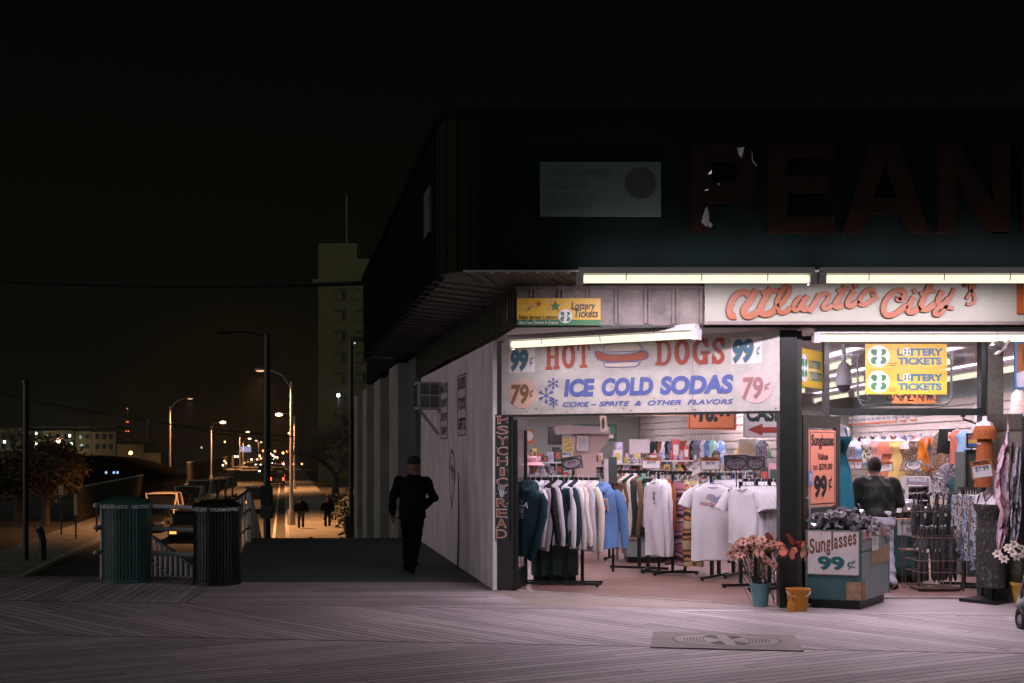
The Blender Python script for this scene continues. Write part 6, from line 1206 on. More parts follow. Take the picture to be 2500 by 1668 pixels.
# white flowers, pot, stroller at the edge of the picture
wl = lily('white artificial lily by the brown door leaf', M('lily_white', (.5, .43, .36), .6, var=.15), 'white artificial lilies by the brown door leaf')
pot = thing('flower_pot', 'ochre flower pot with white lilies at the far end of the shop front', 'pot', G(2496, 1476)); mb = MB(); mb.lathe([(.08, 0), (.12, .22), (.135, .22), (.135, .25), (.11, .25), (.10, .1)], (0, 0, 0), 20); mb.build('pot_body', M('ochre_pot', (.45, .27, .04), .5), pot, smooth=35)
for i, (x, y) in enumerate(((2436, 1355), (2452, 1368), (2470, 1352), (2474, 1332), (2492, 1342), (2500, 1356), (2484, 1362), (2462, 1340))):
    p = P(x, y, 13.5 + rr_.uniform(-.1, .1)); rot = V((rr_.uniform(-.6, .6), -.7, .5)).to_track_quat('Z', 'Y').to_euler(); o = wl if i == 0 else dup(wl, p, tuple(rot), scale=.85)
    if i == 0: o.location = p; o.rotation_euler = rot; o.scale = (.85,) * 3
    inv = (Matrix.Translation(p) @ rot.to_matrix().to_4x4() @ Matrix.Scale(.85, 4)).inverted(); mb = MB(); e = G(2496, 1476) + V((0, 0, .2)); mb.tube([inv @ e, inv @ ((p + e) / 2 + V((.05, 0, .05))), V((0, 0, 0))], .002, 4); mb.build('stem', MSTM, o)
sr = G(2492, 1536); strl = thing('stroller', 'front wheels and grey fabric of a baby stroller at the edge of the boards', 'stroller', sr)
for dx in (-.0, .06):
    mb = MB(); c = sr + V((dx, .14 * (dx > 0), .095)); mb.tube([c + V((0, .085 * math.cos(t), .085 * math.sin(t))) for t in [k * math.pi / 9 for k in range(19)]], .022, 8); wo = mb.build('wheel', M('black_rubber', (.015, .015, .015), .6), strl, w=True, smooth=60)
    mb = MB(); mb.lathe([(.045, -.015), (.05, 0), (.045, .015)], (0, 0, 0), 12)
    for v in mb.b.verts: v.co = c + V((v.co.z, v.co.x, v.co.y))
    mb.build('rim', M('grey_steel'), wo, w=False).data.transform(rootinv(strl))
mb = MB(); mb.tube([sr + V((0, 0, .1)), sr + V((.05, .1, .35)), sr + V((.3, .4, .9))], .016, 8); mb.tube([sr + V((.06, .14, .1)), sr + V((.1, .2, .3))], .014, 8); mb.build('stroller_frame', MIRON, strl, w=True)
mb = MB(); mb.limb([sr + V((.02, .05, .22)), sr + V((.2, .2, .30)), sr + V((.5, .3, .45))], [.05, .12, .2], 12); mb.build('footrest', CGY, strl, w=True, smooth=70)
# hanging scarf and kites at the right
sc_ = thing('wind_scarf', 'long pink patterned scarf twisting down beside the brown door leaf', 'scarf', P(2458, 1010, 13.6)); mb = MB(); rg = []
for x, y, w, tw in ((2459, 1008, 1, 0), (2461, 1050, 6, .3), (2460, 1075, 13, .8), (2450, 1110, 22, .3), (2440, 1160, 34, .0), (2444, 1210, 38, .5), (2455, 1250, 34, 1.0), (2446, 1290, 22, .3), (2440, 1325, 14, 0), (2438, 1345, 8, .3)):
    c = P(x, y, 13.6); W2 = w * 13.6 / F; rg.append([c + V((W2 * (k / 8 - .5), .05 * math.sin(k * 1.3 + tw * 3) * min(1, w / 20) + .1 * tw * (k / 8 - .5), .02 * math.sin(k * 2 + tw))) for k in range(9)])
mb.rings(rg, closed=False); mb.build('silk', pattern('pink_scarf_print', [(.50, .27, .33), (.55, .36, .42), (.48, .40, .48), (.20, .06, .07), (.5, .32, .36)], 7, (1, 1, .6), .35), sc_, w=True, smooth=70)
for lab, m, x0, zz, ws in (('dark speckled scarf hanging beside the pink scarf', pattern('speckled_scarf', [(.03, .03, .028), (.12, .1, .07), (.03, .03, .03), (.2, .17, .12)], 45), 2471, 13.75, (10, 14, 16, 20, 18, 10)), ('grey and white scarf in clear wrapping at the shop edge', pattern('grey_scarf', [(.3, .28, .32), (.45, .42, .48), (.08, .08, .09), (.4, .37, .42)], 9, (1, 1, .5), .25), 2487, 13.6, (6, 18, 24, 26, 20, 12))):
    s2 = thing('wind_scarf', lab, 'scarf', P(x0, 1080, zz)); mb = MB(); rg = []
    for i, (w, y) in enumerate(zip(ws, (1080, 1130, 1180, 1240, 1290, 1335))): c = P(x0 - 3 * i, y, zz); rg.append([c + V((w * zz / F * (k / 8 - .5), .04 * math.sin(k * 1.7 + i), 0)) for k in range(9)])
    mb.rings(rg, closed=False); mb.build('silk', m, s2, w=True, smooth=70)
# ---------------------------------------------------------------- counters, shelves, umbrellas, small goods
def counter(label, x0, x1, yb, Zd, H, matl=None, depth=.6, top=None):
    a = G(x0, yb); b = G(x1, yb); a.z = b.z = 0; r = thing('display_counter', label, 'counter', (a + b) / 2 + V((0, depth / 2, 0))); Fx = Fr(a, b - a); w = (b - a).length
    mb = MB(); mb.obox(Fx.o, Fx.U, Fx.V, Fx.N, 0, w, .10, H, -depth, 0); mb.build('cabinet', matl or MTEAL, r, w=True)
    mb = MB(); mb.obox(Fx.o, Fx.U, Fx.V, Fx.N, .03, w - .03, 0, .098, -depth + .03, -.05); mb.build('plinth', MBLK, r, w=True)
    mb = MB(); mb.obox(Fx.o, Fx.U, Fx.V, Fx.N, -.015, w + .015, H + .001, H + .03, -depth - .01, .015); mb.build('counter_top', top or M('wood_edge', (.30, .19, .12), .5, var=.2), r, w=True)
    return r
counter('teal cabinet behind the hoodie rack near the entry', 1298, 1412, 1424, 16, .66)
counter('teal counter heaped with small goods behind the man in the dark jacket', 2182, 2262, 1424, 16, .80)
counter('long low teal platform under the middle rack', 1530, 1640, 1376, 18.7, .36, M('grey_teal_laminate'), .8)
f9 = frz(16.0); cd9 = plate('price_sign', 'grey card for 99 cents taped on the front of the teal counter', 'price sign', frz(G(2190, 1424).y - .01), (2191, 1307, 2227, 1271), M('card_white'), 0, .008)
fq = frz(G(2190, 1424).y - .01); txt(cd9, fq, 'SPECIAL', (2196, 1273, 2227, 1281), MINK, .03, 0, .011); txt(cd9, fq, '99', (2211, 1288, 2226, 1301), MINK, .0, 0, .011)
def shelf(label, x0, x1, yt, Z, H, levels, depth=.4, mt_=None):
    a = P(x0, HY, Z); b = P(x1, HY, Z); a.z = b.z = 0; r = thing('display_shelf', label, 'shelf', (a + b) / 2); w = b.x - a.x; mt_ = mt_ or M('white_shelf', (.5, .46, .45), .5)
    for x in (0, w - .03):
        mb = MB(); mb.obox(a, V((1, 0, 0)), V((0, 0, 1)), V((0, -1, 0)), x, x + .03, 0, H, -depth, 0); mb.build('side_panel', mt_, r, w=True)
    for z in levels:
        mb = MB(); mb.obox(a, V((1, 0, 0)), V((0, 0, 1)), V((0, -1, 0)), .031, w - .031, z, z + .025, -depth + .01, -.005); mb.build('shelf_board', mt_, r, w=True)
    return a, w
GCOL = [('white', (.6, .57, .58)), ('pink', (.6, .3, .34)), ('blue', (.14, .24, .45)), ('yellow', (.55, .40, .1)), ('dark green', (.04, .08, .05)), ('lilac', (.42, .38, .5)), ('brown', (.2, .12, .07)), ('red', (.42, .08, .06)), ('grey', (.3, .29, .3)), ('black', (.03, .03, .03))]
def good_box(lab, p, sz, col, grp):
    r = thing('gift_box', lab, 'box', p, jit(.3), grp); mb = MB(); mb.box((0, 0, sz[2] / 2), sz); mb.build('carton', M('carton_' + col[0].replace(' ', '_'), col[1], .5, var=.2, scale=14), r); mb = MB(); mb.box((0, -sz[1] / 2 - .002, sz[2] * .5), (sz[0] * .7, .004, sz[2] * .5)); mb.build('label_panel', M('carton_' + GCOL[(GCOL.index(col) + 3) % 10][0].replace(' ', '_'), GCOL[(GCOL.index(col) + 3) % 10][1], .5, var=.2, scale=14), r)
def mug(lab, p, col, grp):
    r = thing('souvenir_mug', lab, 'mug', p, jit(2), grp); mb = MB(); mb.lathe([(.036, 0), (.042, .01), (.043, .10), (.038, .10), (.036, .02)], (0, 0, 0), 12); mb.build('cup', M('mug_' + col[0].replace(' ', '_'), col[1], .3, var=.1), r, smooth=50); mb = MB(); mb.tube([(.04, 0, .085), (.068, 0, .075), (.068, 0, .035), (.04, 0, .022)], .006, 5); mb.build('handle', M('mug_' + col[0].replace(' ', '_')), r)
def plush(lab, p, col, grp, s=1.0):
    r = thing('plush_toy', lab, 'toy', p, jit(1), grp); m = M('plush_' + col[0].replace(' ', '_'), col[1], .95, var=.25, scale=40, bump=.5, bscale=90); mb = MB(); mb.ball((0, 0, .08 * s), .08 * s, 10, 8, 1, .8, 1.1); mb.ball((0, -.02 * s, .19 * s), .06 * s, 10, 8)
    for q in (-1, 1): mb.ball((q * .045 * s, -.01 * s, .245 * s), .022 * s, 6, 5); mb.limb([V((q * .06, -.02, .12)) * s, V((q * .11, -.05, .06)) * s], [.026 * s, .022 * s], 6); mb.limb([V((q * .04, -.03, .03)) * s, V((q * .07, -.11, .02)) * s], [.03 * s, .026 * s], 6)
    mb.build('plush_body', m, r, smooth=60)
def fill(a, w, z, lab, grp, n, kinds, rn, y0=-.12, hmax=.3):
    x = .06; i = 0
    while x < w - .06 and i < n:
        c = rn.choice(GCOL); kd = rn.choice(kinds); p = V((a.x + x, a.y + .14 + rn.uniform(-.04, .05), z))
        lb = '%s %s %s' % (c[0], {'b': 'gift box', 'm': 'souvenir mug', 'p': 'plush toy', 't': 'bottle'}[kd], lab); gr = grp + ' ' + c[0] + ' ' + kd
        if kd == 'b': s = rn.uniform(.08, .15); good_box(lb, p, (s, .10, rn.uniform(.1, hmax)), c, gr); x += s + .02
        elif kd == 'm': mug(lb, p, c, gr); x += .11
        elif kd == 'p': plush(lb, p, c, gr, rn.uniform(.6, .9)); x += .17
        else:
            r = thing('bottle', lb, 'bottle', p, 0, gr); mb = MB(); mb.lathe([(.03, 0), (.034, .01), (.034, .13), (.012, .17), (.012, .2)], (0, 0, 0), 10); mb.build('flask', M('mug_' + c[0].replace(' ', '_'), c[1], .3, var=.1), r, smooth=50); mb = MB(); mb.lathe([(.015, .2), (.015, .23)], (0, 0, 0), 8); mb.build('stopper', MINK, r); x += .08
        i += 1
rn = random.Random(21)
for lab, x0, x1, Z, H, lv, kd, yy_ in (('white goods shelf behind the person in the pink hat', 1288, 1392, 24.0, 1.62, (.4, .8, 1.2, 1.46), 'bbmpt', 0), ('goods shelf under the kiosk notice', 1392, 1478, 22.0, 1.55, (.4, .8, 1.18, 1.42), 'bbp', 0), ('goods shelf behind the middle rack of hoodies', 1500, 1590, 22.4, 1.62, (.5, .9, 1.22, 1.45), 'bmtp', 0), ('wide goods shelf below the partition clothes', 1590, 1700, 23.2, 1.62, (.5, .9, 1.25, 1.5), 'bbmpt', 0), ('goods shelf behind the special price cards', 1700, 1800, 20.4, 1.35, (.5, .9, 1.2), 'bbt', 0), ('low goods shelf beside the entry post', 1800, 1915, 18.8, 1.42, (.4, .8, 1.18), 'bbmp', 0)):
    a, w = shelf(lab, x0, x1, 0, Z, H, lv)
    for z in lv:
        fill(a, w, z + .026, 'on the ' + lab, 'goods, ' + lab, 14, kd, rn)
        if z > 1.1: fill(a + V((.04, .13, 0)), w, z + .026, 'on the ' + lab, 'goods, ' + lab, 14, 'bbt', rn, hmax=.42)
# fixtures in the hoodie room
kk = thing('kiosk_hood', 'pinkish boxed kiosk hood with slanted underside above the goods shelves', 'kiosk', P(1430, 1140, 19.5)); MKP = M('kiosk_pink', (.52, .38, .34), .6, var=.06); fk = frz(19.5)
mb = MB(); mb.prism([fk.at(*fk.px(*p), .3) for p in ((1353, 1043), (1383, 1039), (1480, 1043), (1488, 1058), (1398, 1060), (1357, 1061))], (0, .7, 0)); mb.build('hood_rim', M('kiosk_pale', (.58, .50, .50), .6, var=.05), kk, w=True)
mb = MB(); mb.prism([fk.at(*fk.px(*p), .1) for p in ((1398, 1060), (1487, 1060), (1487, 1072), (1455, 1112), (1455, 1330), (1405, 1330), (1405, 1110))], (0, .5, 0)); mb.build('kiosk_body', MKP, kk, w=True)
def framed(label, cat, fr, pts_or_box, frame_m, face_m, n=.02, edge=.02, name='framed_picture'):
    u0, v0, u1, v1 = rect(fr, *pts_or_box); r = thing(name, label, cat, fr.at((u0 + u1) / 2, v0, n)); mb = MB(); mb.obox(fr.o, fr.U, fr.V, fr.N, u0 + .002, u1 - .002, v0 + .002, v1 - .002, n - .018, n); mb.build('picture', face_m, r, w=True)
    mb = MB()
    for a, b, c, e in ((u0, u1, v0, v0 + edge), (u0, u1, v1 - edge, v1), (u0, u0 + edge, v0 + edge, v1 - edge), (u1 - edge, u1, v0 + edge, v1 - edge)): mb.obox(fr.o, fr.U, fr.V, fr.N, a, b, c, e, n - .02, n + .012)
    mb.build('picture_frame', frame_m, r, w=True); return r
pp = framed('tilted yellow framed picture sheet under the kiosk hood', 'picture', frz(19.0), (1372, 1066, 1402, 1106), M('frame_tan', (.35, .26, .2), .5), pattern('yellow_sheet', [(.5, .4, .08), (.52, .42, .1), (.14, .12, .06), (.5, .4, .1)], 20), .02, .03)
pn = framed('white notice paper on the side of the kiosk', 'notice', frz(19.38), (1408, 1063, 1436, 1101), M('card_white'), M('paper_patch'), .03, .006, 'notice_paper')
mb = MB(); fnn = frz(19.38)
for k in range(7): put_text(mb, fnn, 'notice to customers'[:14 + (k * 5) % 6], (fnn.px(1412, 0)[0], fnn.px(1412, 1073 + k * 3.6)[1], fnn.px(1431, 0)[0], fnn.px(1412, 1071 + k * 3.6)[1]), 0, 0, .034)
mb.build('lettering', MGH, pn, w=True)
tv = framed('dark screen on the grey wall behind the kiosk', 'screen', frz(26), (1337, 1042, 1372, 1086), MIRON, M('dark_screen', (.03, .03, .028), .15, var=.1), .1, .02, 'wall_screen')
gs = framed('dark green framed sign with a gold oval behind the kiosk hood', 'picture', frz(24), (1398, 1036, 1505, 1078), M('frame_green', (.02, .05, .035), .5), M('sign_cream'), .1, .06)
shape(gs, frz(24), ell(1493, 1052, 7, 9), MGRN, .125)
os_ = plate('price_sign', 'orange card with a white oval on the grey wall by the glass door', 'price sign', frz(25), (1286, 1050, 1304, 1084), MOR, 0, .01); shape(os_, frz(25), ell(1290, 1065, 12, 12), M('card_white'), .013)
hs = thing('hanging_plaque', 'tan hanging plaque with a dark oval in front of the kiosk', 'plaque', P(1473, 1052, 18)); fh = frz(18); mb = MB(); mb.prism([fh.at(*fh.px(*p)) for p in ((1464, 1010), (1479, 1010), (1484, 1053), (1467, 1053))], (0, .02, 0)); mb.build('board', M('plaque_tan', (.42, .30, .22), .6), hs, w=True); shape(hs, fh, ell(1472.5, 1034, 4, 14), MINK, .004)
lg = thing('ceiling_ledge', 'pale boxed ledge with wooden rim hanging across the hoodie room', 'ledge', V((1.2, 18.6, 2.27))); mb = MB(); mb.box((1.4, 18.6, 2.262), (3.6, .10, .035)); mb.build('wooden_rim', M('rim_wood', (.40, .22, .13), .5, var=.2), lg, w=True)
mb = MB(); mb.box((1.4, 19.2, 2.29), (3.6, 1.1, .02)); mb.build('ledge_board', MKP, lg, w=True)
for lab, x, y0, y1, w, c in (('white carton stored on the ceiling ledge', 1542, 1029, 1014, .34, GCOL[0]), ('grey carton on the ceiling ledge beside the white one', 1575, 1029, 1010, .2, GCOL[8]), ('brown crate stored on the ceiling ledge', 1500, 1029, 1013, .22, GCOL[6]), ('long pinkish carton at the far end of the ceiling ledge', 1330, 1029, 1008, .6, GCOL[1])):
    p = P(x, 1030, 18.9); p.z = 2.302; good_box(lab, p, (w, .3, (y1 - y0) * -18.9 / F), c, None)
gp = thing('upright_display_board', 'upright dark green display panel between the two hoodie racks', 'panel', G(1495, 1400)); fg = frz(17.4); mb = MB(); mb.prism([fg.at(*fg.px(*p)) for p in ((1488, 1117), (1506, 1116), (1506, 1178), (1486, 1180), (1486, 1128))], (0, .05, 0)); mb.build('panel_face', M('panel_green', (.045, .06, .05), .6), gp, w=True); mb = MB(); mb.prism([fg.at(*fg.px(*p), .002) for p in ((1478, 1119), (1485, 1122), (1486, 1176), (1479, 1186))], (0, .04, 0)); mb.build('panel_edge', M('kiosk_pale'), gp, w=True); mb = MB(); mb.tube([fg.at(fg.px(1497, 0)[0], .0, -.03), fg.at(fg.px(1497, 0)[0], 1.3, -.03)], .02, 6); mb.build('post', MIRON, gp, w=True)
wp = plate('blank_placard', 'blank pale pink panel hanging on a cord in front of the partition', 'panel', frz(19), (1536, 1073, 1586, 1106), M('kiosk_pale'), 0, .01); mb = MB(); mb.tube([P(1560, 1074, 19), P(1561, 1020, 19)], .004, 4); mb.build('cord', MINK, wp, w=True)
for i in range(3):
    a = P(1460 + i * 46, 1300, 19.3 - i * .2); tb = thing('low_table_leg_stand', ('pale steel footed stand %s under the hoodie rack end' % ('nearest the kiosk', 'below the blue hoodie', 'before the dark platform')[i]), 'stand', (a.x, a.y, 0)); mb = MB(); mb.tube([(0, 0, 0), (0, 0, .5)], .025, 8); mb.build('leg', M('pale_steel', (.42, .34, .3), .4), tb); mb = MB(); mb.box((0, 0, .515), (.5, .4, .03)); mb.build('table_top', M('kiosk_pale'), tb)
# glass leaf of the slanted entry, folded in
gd = thing('folding_entrance', 'narrow glass door leaf folded in beside the psychic sign', 'door', P(1272, 1440, 15.4)); g0 = V((EN.at(EN.px(1258, 1300)[0], 0, -.06).x, 15.05, 0)); g1 = P(1288, HY, 15.9); g1.z = 0; fg = Fr(g0, g1 - g0); wg = (g1 - g0).length; mb = MB()
for a, b, c, e in ((0, .05, .02, 2.1), (wg - .06, wg, .02, 2.1), (.05, wg - .06, 1.98, 2.1), (.05, wg - .06, .02, .26)): mb.obox(fg.o, fg.U, fg.V, fg.N, a, b, c, e, -.04, 0)
mb.build('door_frame', MBLK, gd, w=True); mb = MB(); mb.poly([fg.at(.05, .26, -.02), fg.at(wg - .06, .26, -.02), fg.at(wg - .06, 1.98, -.02), fg.at(.05, 1.98, -.02)]); mb.build('glass_pane', glass('smeared_glass', (.62, .58, .62), .25), gd, w=True)
# dress room furniture
vv = thing('sunglasses_stand', 'white display stand with a slate header reading vivace', 'display stand', P(2244, 1260, 18)); fv = frz(18); MST = M('white_shelf')
mb = MB()
for q in ([(2213, 1240), (2216, 1164), (2219, 1164), (2217, 1240)], [(2268, 1164), (2271, 1164), (2277, 1240), (2273, 1240)]): mb.prism([fv.at(*fv.px(*p)) for p in q], (0, .3, 0))
mb.prism([fv.at(*fv.px(*p), -.3) for p in ((2216, 1164), (2270, 1164), (2275, 1330), (2213, 1330))], (0, .02, 0)); mb.build('stand_body', MST, vv, w=True)
mb = MB(); mb.prism([fv.at(*fv.px(*p), .01) for p in ((2214, 1166), (2267, 1166), (2268, 1184), (2213, 1184))], (0, .02, 0)); mb.build('header', M('slate_header', (.17, .17, .25), .5), vv, w=True); txt(vv, fv, 'VIVACE', (2218, 1168, 2262, 1176), MWH, .02, 0, .014)
shape(vv, fv, [ell(2219 + 14 * k, 1181, 1.8, 1.6, 10) for k in range(4)], MOR, .016, 'dot')
for y in (1186, 1205, 1222):
    mb = MB(); a = fv.px(2217, y); b = fv.px(2270, y + 1.2); mb.obox(fv.o, fv.U, fv.V, fv.N, a[0], b[0], b[1], a[1], -.28, -.005); mb.build('shelf_board', MST, vv, w=True)
for i in range(9):
    o = dup(sp0, P(2222 + 16 * (i % 3), 1199 + 18 * (i // 3), 18.1), (rad(80), 0, jit(.2)), 'pair of wrapped sunglasses lying on the vivace stand', 1.3); o['group'] = 'wrapped sunglasses on the vivace stand'
for i in range(60):
    p = P(2174 + rr_.uniform(0, 84), 1262 - rr_.uniform(-4, 20), 16.3 + rr_.uniform(-.1, .4)); o = dup(sp0, p, (rr_.uniform(-1, 1), rr_.uniform(-1, 1), rr_.uniform(0, 6)), 'pair of wrapped sunglasses heaped on the teal counter', 1.2); o['group'] = 'wrapped sunglasses on the teal counter'
for i, (x, y, c, w) in enumerate(((2205, 1240, GCOL[0], .22), (2190, 1250, GCOL[9], .2), (2222, 1234, GCOL[5], .14), (2175, 1256, GCOL[8], .12), (2240, 1247, GCOL[1], .1))): good_box(('%s carton tilted on the heap of the teal counter' % c[0]), P(x, y + 6, 16.4), (w, .16, .11), c, None)
bsk = thing('wire_basket', 'white plastic basket tilted on the teal counter beside the umbrellas', 'basket', P(2208, 1240, 16.2)); mb = MB(); fb9 = frz(16.15)
for k in range(9): x = 2195 + k * 4; mb.obox(fb9.o, fb9.U, fb9.V, fb9.N, fb9.px(x, 0)[0], fb9.px(x + 1.6, 0)[0], fb9.px(x, 1250 - k * .9)[1], fb9.px(x, 1229 - k * .9)[1], 0, .01)
mb.prism([fb9.at(*fb9.px(*p), .005) for p in ((2193, 1233), (2232, 1224), (2232, 1228), (2193, 1237))], (0, .2, 0)); mb.prism([fb9.at(*fb9.px(*p), .005) for p in ((2195, 1250), (2230, 1242), (2230, 1245), (2195, 1253))], (0, .2, 0)); mb.build('basket_body', M('white_plastic'), bsk, w=True)
# umbrellas in two wire stands
def umbrella(label, grp, mat):
    r = thing('folded_umbrella', label, 'umbrella', (0, 0, -40), 0, grp); mb = MB(); rg = []
    for z, q in ((.04, .010), (.10, .020), (.30, .029), (.52, .036), (.60, .032), (.66, .020)): rg.append([V(((q + .006 * (k % 2)) * math.cos(t), (q + .006 * (k % 2)) * math.sin(t), z)) for k, t in enumerate([i * 2 * math.pi / 16 + z * 2 for i in range(16)])])
    mb.rings(rg); mb.build('canopy', mat, r, smooth=60); mb = MB(); mb.tube([(0, 0, 0), (0, 0, .05)], [.004, .008], 6); mb.build('ferrule', M('grey_steel'), r)
    mb = MB(); mb.tube([(0, 0, .65), (0, 0, .80), (.01, 0, .835), (.035, 0, .855), (.06, 0, .84), (.068, 0, .80)], .012, 8); mb.build('handle', M('crook_handle', (.035, .03, .028), .3, var=.2), r, smooth=60); mb = MB(); mb.box((.02, -.035, .5), (.03, .003, .05)); mb.build('price_sticker', M('card_white'), r)
    return r
MU = M('wrapped_dark_umbrella', (.045, .045, .048), .22, var=.5, scale=14, spec=.8)
u1_ = umbrella('dark wrapped umbrella with a crook handle in the lower wire stand', 'umbrellas in the lower wire stand', MU); u2_ = umbrella('dark wrapped umbrella with a crook handle in the upper wire stand', 'umbrellas in the upper wire stand', MU)
for i in range(15):
    x = 2246 + (i % 8) * 13 + rr_.uniform(-4, 4); p = G(x, 1438); p.y += .12 * (i // 8) + rr_.uniform(0, .1); p.z = .06; rot = (rr_.uniform(-.05, .05), rr_.uniform(-.16, .12), rr_.uniform(-1, 2.2))
    if i == 0: u1_.location = p; u1_.rotation_euler = rot; u1_.scale = (1, 1, .84)
    else: dup(u1_, p, rot, scale=(1, 1, .84))
for i in range(9):
    p = P(2232 + i * 11.5, 1330, 15.75 + (i % 2) * .1); p.z = .50; rot = (rr_.uniform(-.05, .05), rr_.uniform(-.05, .05), rr_.uniform(-.6, 1.2))
    if i == 0: u2_.location = p; u2_.rotation_euler = rot; u2_.scale = (1, 1, .80)
    else: dup(u2_, p, rot, scale=(1, 1, .80))
ws_ = thing('umbrella_stand', 'rusty two-tier wire stand crammed with dark umbrellas', 'umbrella stand', G(2298, 1440)); MWR = M('rusty_wire', (.14, .09, .07), .5, metal=.5, var=.3); mb = MB()
A_, B_ = G(2238, 1446), G(2352, 1446); A_.z = B_.z = 0; D_ = V((0, .42, 0))
for z in (.05, .24, .38, .66): 
    mb.tube([A_ + V((.03, 0, z)), B_ + V((0, 0, z)), B_ + D_ + V((0, 0, z)), A_ + D_ + V((0, 0, z)), A_ + V((.03, 0, z))], .006, 5)
for q in (A_ + V((.03, 0, 0)), B_, B_ + D_, A_ + D_): mb.tube([q, q + V((0, 0, .68))], .006, 5)
for q in (A_ + D_ * 1.3, B_ + D_ * 1.3 - V((.1, 0, 0))): mb.tube([q, q + V((0, 0, 1.0))], .007, 5)
mb.tube([A_ + D_ * 1.3 + V((0, 0, .95)), B_ + D_ * 1.3 + V((-.1, 0, .95))], .006, 5); mb.build('wire_frame', MWR, ws_, w=True); mb = MB(); mb.prism([A_ + V((.05, .02, .02)), B_ + V((-.02, .02, .02)), B_ + D_ + V((-.02, 0, .02)), A_ + D_ + V((.05, 0, .02))], (0, 0, .02)); mb.prism([A_ + D_ * 1.05 + V((0, 0, .46)), B_ + D_ * 1.05 + V((-.1, 0, .46)), B_ + D_ * 1.7 + V((-.1, 0, .46)), A_ + D_ * 1.7 + V((0, 0, .46))], (0, 0, .02)); mb.build('tray', MWR, ws_, w=True)
# printed trousers on a rail
rp0, rp1 = P(2342, 1193, 15.6), P(2420, 1193, 14.9); rp0.z = rp1.z = 0
rk = rack('black rail of printed trousers beside the torso form in the dark dress', rp0, rp1, 1.245, (.1, .45), ((-.1, -.2, .2, .25), (.35, -.2, .6, .2)))
pm = [PBL, PBW, PFL, PBW, PSN, PBL, PBW, PFL]
for i in range(11): garment('printed_trousers', '%s printed trousers on the rail by the torso form in the dark dress' % ('blue', 'black and white', 'floral', 'black and white', 'brown', 'blue', 'black and white', 'floral')[i % 8], 'trousers', gpos(rp0, rp1, .02 + i * .085, 1.235), rad(-50) + jit(.15), pm[i % 8], 'pants', .30, .70 + .05 * (i % 3) + (.12 if i > 7 else 0), .10, 'trousers on the rail, ' + ('blue', 'black and white', 'floral', 'black and white', 'brown', 'blue', 'black and white', 'floral')[i % 8], 0, None, 0, simple=False)
# framed cards and poster near the right edge
framed('white framed card with red, yellow and blue stripes behind the rust dress', 'picture', frz(16.5), (2358, 1058, 2404, 1094), MIRON, M('card_white'), .02, .02)
fz1 = frz(16.5); stp = thing('striped_flag_card', 'red, yellow and blue striped flag print inside the white framed card', 'print', P(2380, 1092, 16.5)); 
for i, m in enumerate((MRED, MYEL, M('star_blue'))): shape(stp, fz1, [(2364 - i * 1.5, 1066 + 8.5 * i), (2390, 1066 + 8.5 * i), (2390, 1073 + 8.5 * i), (2362 - i * 1.5, 1073 + 8.5 * i)], m, .024, 'stripe')
c2 = framed('yellow card with an oval price of 2 in a dark frame at the shop edge', 'price sign', frz(16.5), (2466, 1056, 2500, 1092), MIRON, MYEL, .02, .02, 'price_sign'); shape(c2, fz1, ell(2482, 1073, 11, 14), M('card_white'), .023); txt(c2, fz1, '2', (2479, 1067, 2485, 1079), MINK, .0, 0, .026)
sf = thing('glass_showcase', 'dark framed glass showcase behind the rust dress', 'showcase', G(2380, 1400)); mb = MB()
fz2 = frz(16.7)
for q in ((2358, 1098, 2470, 1103), (2358, 1103, 2363, 1200), (2466, 1103, 2470, 1200)): u0, v0, u1, v1 = rect(fz2, q[0], q[3], q[2], q[1]); mb.obox(fz2.o, fz2.U, fz2.V, fz2.N, u0, u1, v1 if v1 < v0 else v0, v0 if v1 < v0 else v1, -.06, 0)
mb.build('showcase_frame', MIRON, sf, w=True); mb = MB(); u0, v0, u1, v1 = rect(fz2, 2363, 1200, 2466, 1103); mb.poly([fz2.at(u0, v0, -.01), fz2.at(u1, v0, -.01), fz2.at(u1, v1, -.01), fz2.at(u0, v1, -.01)]); mb.build('glass_pane', glass('clear_glass'), sf, w=True)
mb = MB(); mb.obox(fz2.o, fz2.U, fz2.V, fz2.N, u0, u1, 0, v0, -.5, -.02); mb.build('cabinet', M('panel_green'), sf, w=True)
fp = frz(13.9); bp_ = framed('blue framed poster with a brown food picture hung in the last opening', 'poster', fp, (2474, 835, 2540, 950), M('poster_blue', (.04, .13, .28), .4), M('poster_pale', (.45, .42, .48), .5), .03, .02, 'food_poster'); shape(bp_, fp, [(2479, 838), (2540, 838), (2540, 890), (2478, 912)], M('poster_brown', (.22, .08, .02), .5, var=.2), .034, 'picture'); shape(bp_, fp, ell(2505, 870, 11, 30, 20), M('poster_crust', (.08, .03, .012), .5, var=.3), .036, 'picture')
bg = thing('plastic_bag', 'clear plastic bag of beach goods hung on the slat wall below the blue poster', 'bag', P(2478, 1015, 17.5)); mb = MB(); fbg = frz(17.5); rg = []
for y, w in ((955, 8), (965, 16), (985, 19), (1005, 21), (1016, 22)): c = P(2482, y, 17.5); rg.append([c + V((w * 17.5 / F * math.cos(t), -.06 * math.sin(t) - .06, .015 * math.sin(3 * t))) for t in [k * math.pi / 6 for k in range(12)]])
mb.rings(rg); mb.build('bag_film', pattern('bag_print', [(.5, .46, .46), (.45, .36, .3), (.5, .42, .34), (.35, .3, .38)], 6, (1, 1, 2), .2), bg, w=True, smooth=60)
b2_ = thing('plastic_bag', 'limp clear plastic bag behind the rust dress torso form', 'bag', P(2385, 1060, 17.5)); mb = MB(); rg = []
for y, w in ((985, 5), (1000, 9), (1020, 13), (1040, 16), (1058, 15)): c = P(2388, y, 17.5); rg.append([c + V((w * 17.5 / F * math.cos(t), -.05 * math.sin(t), .02 * math.sin(4 * t))) for t in [k * math.pi / 6 for k in range(12)]])
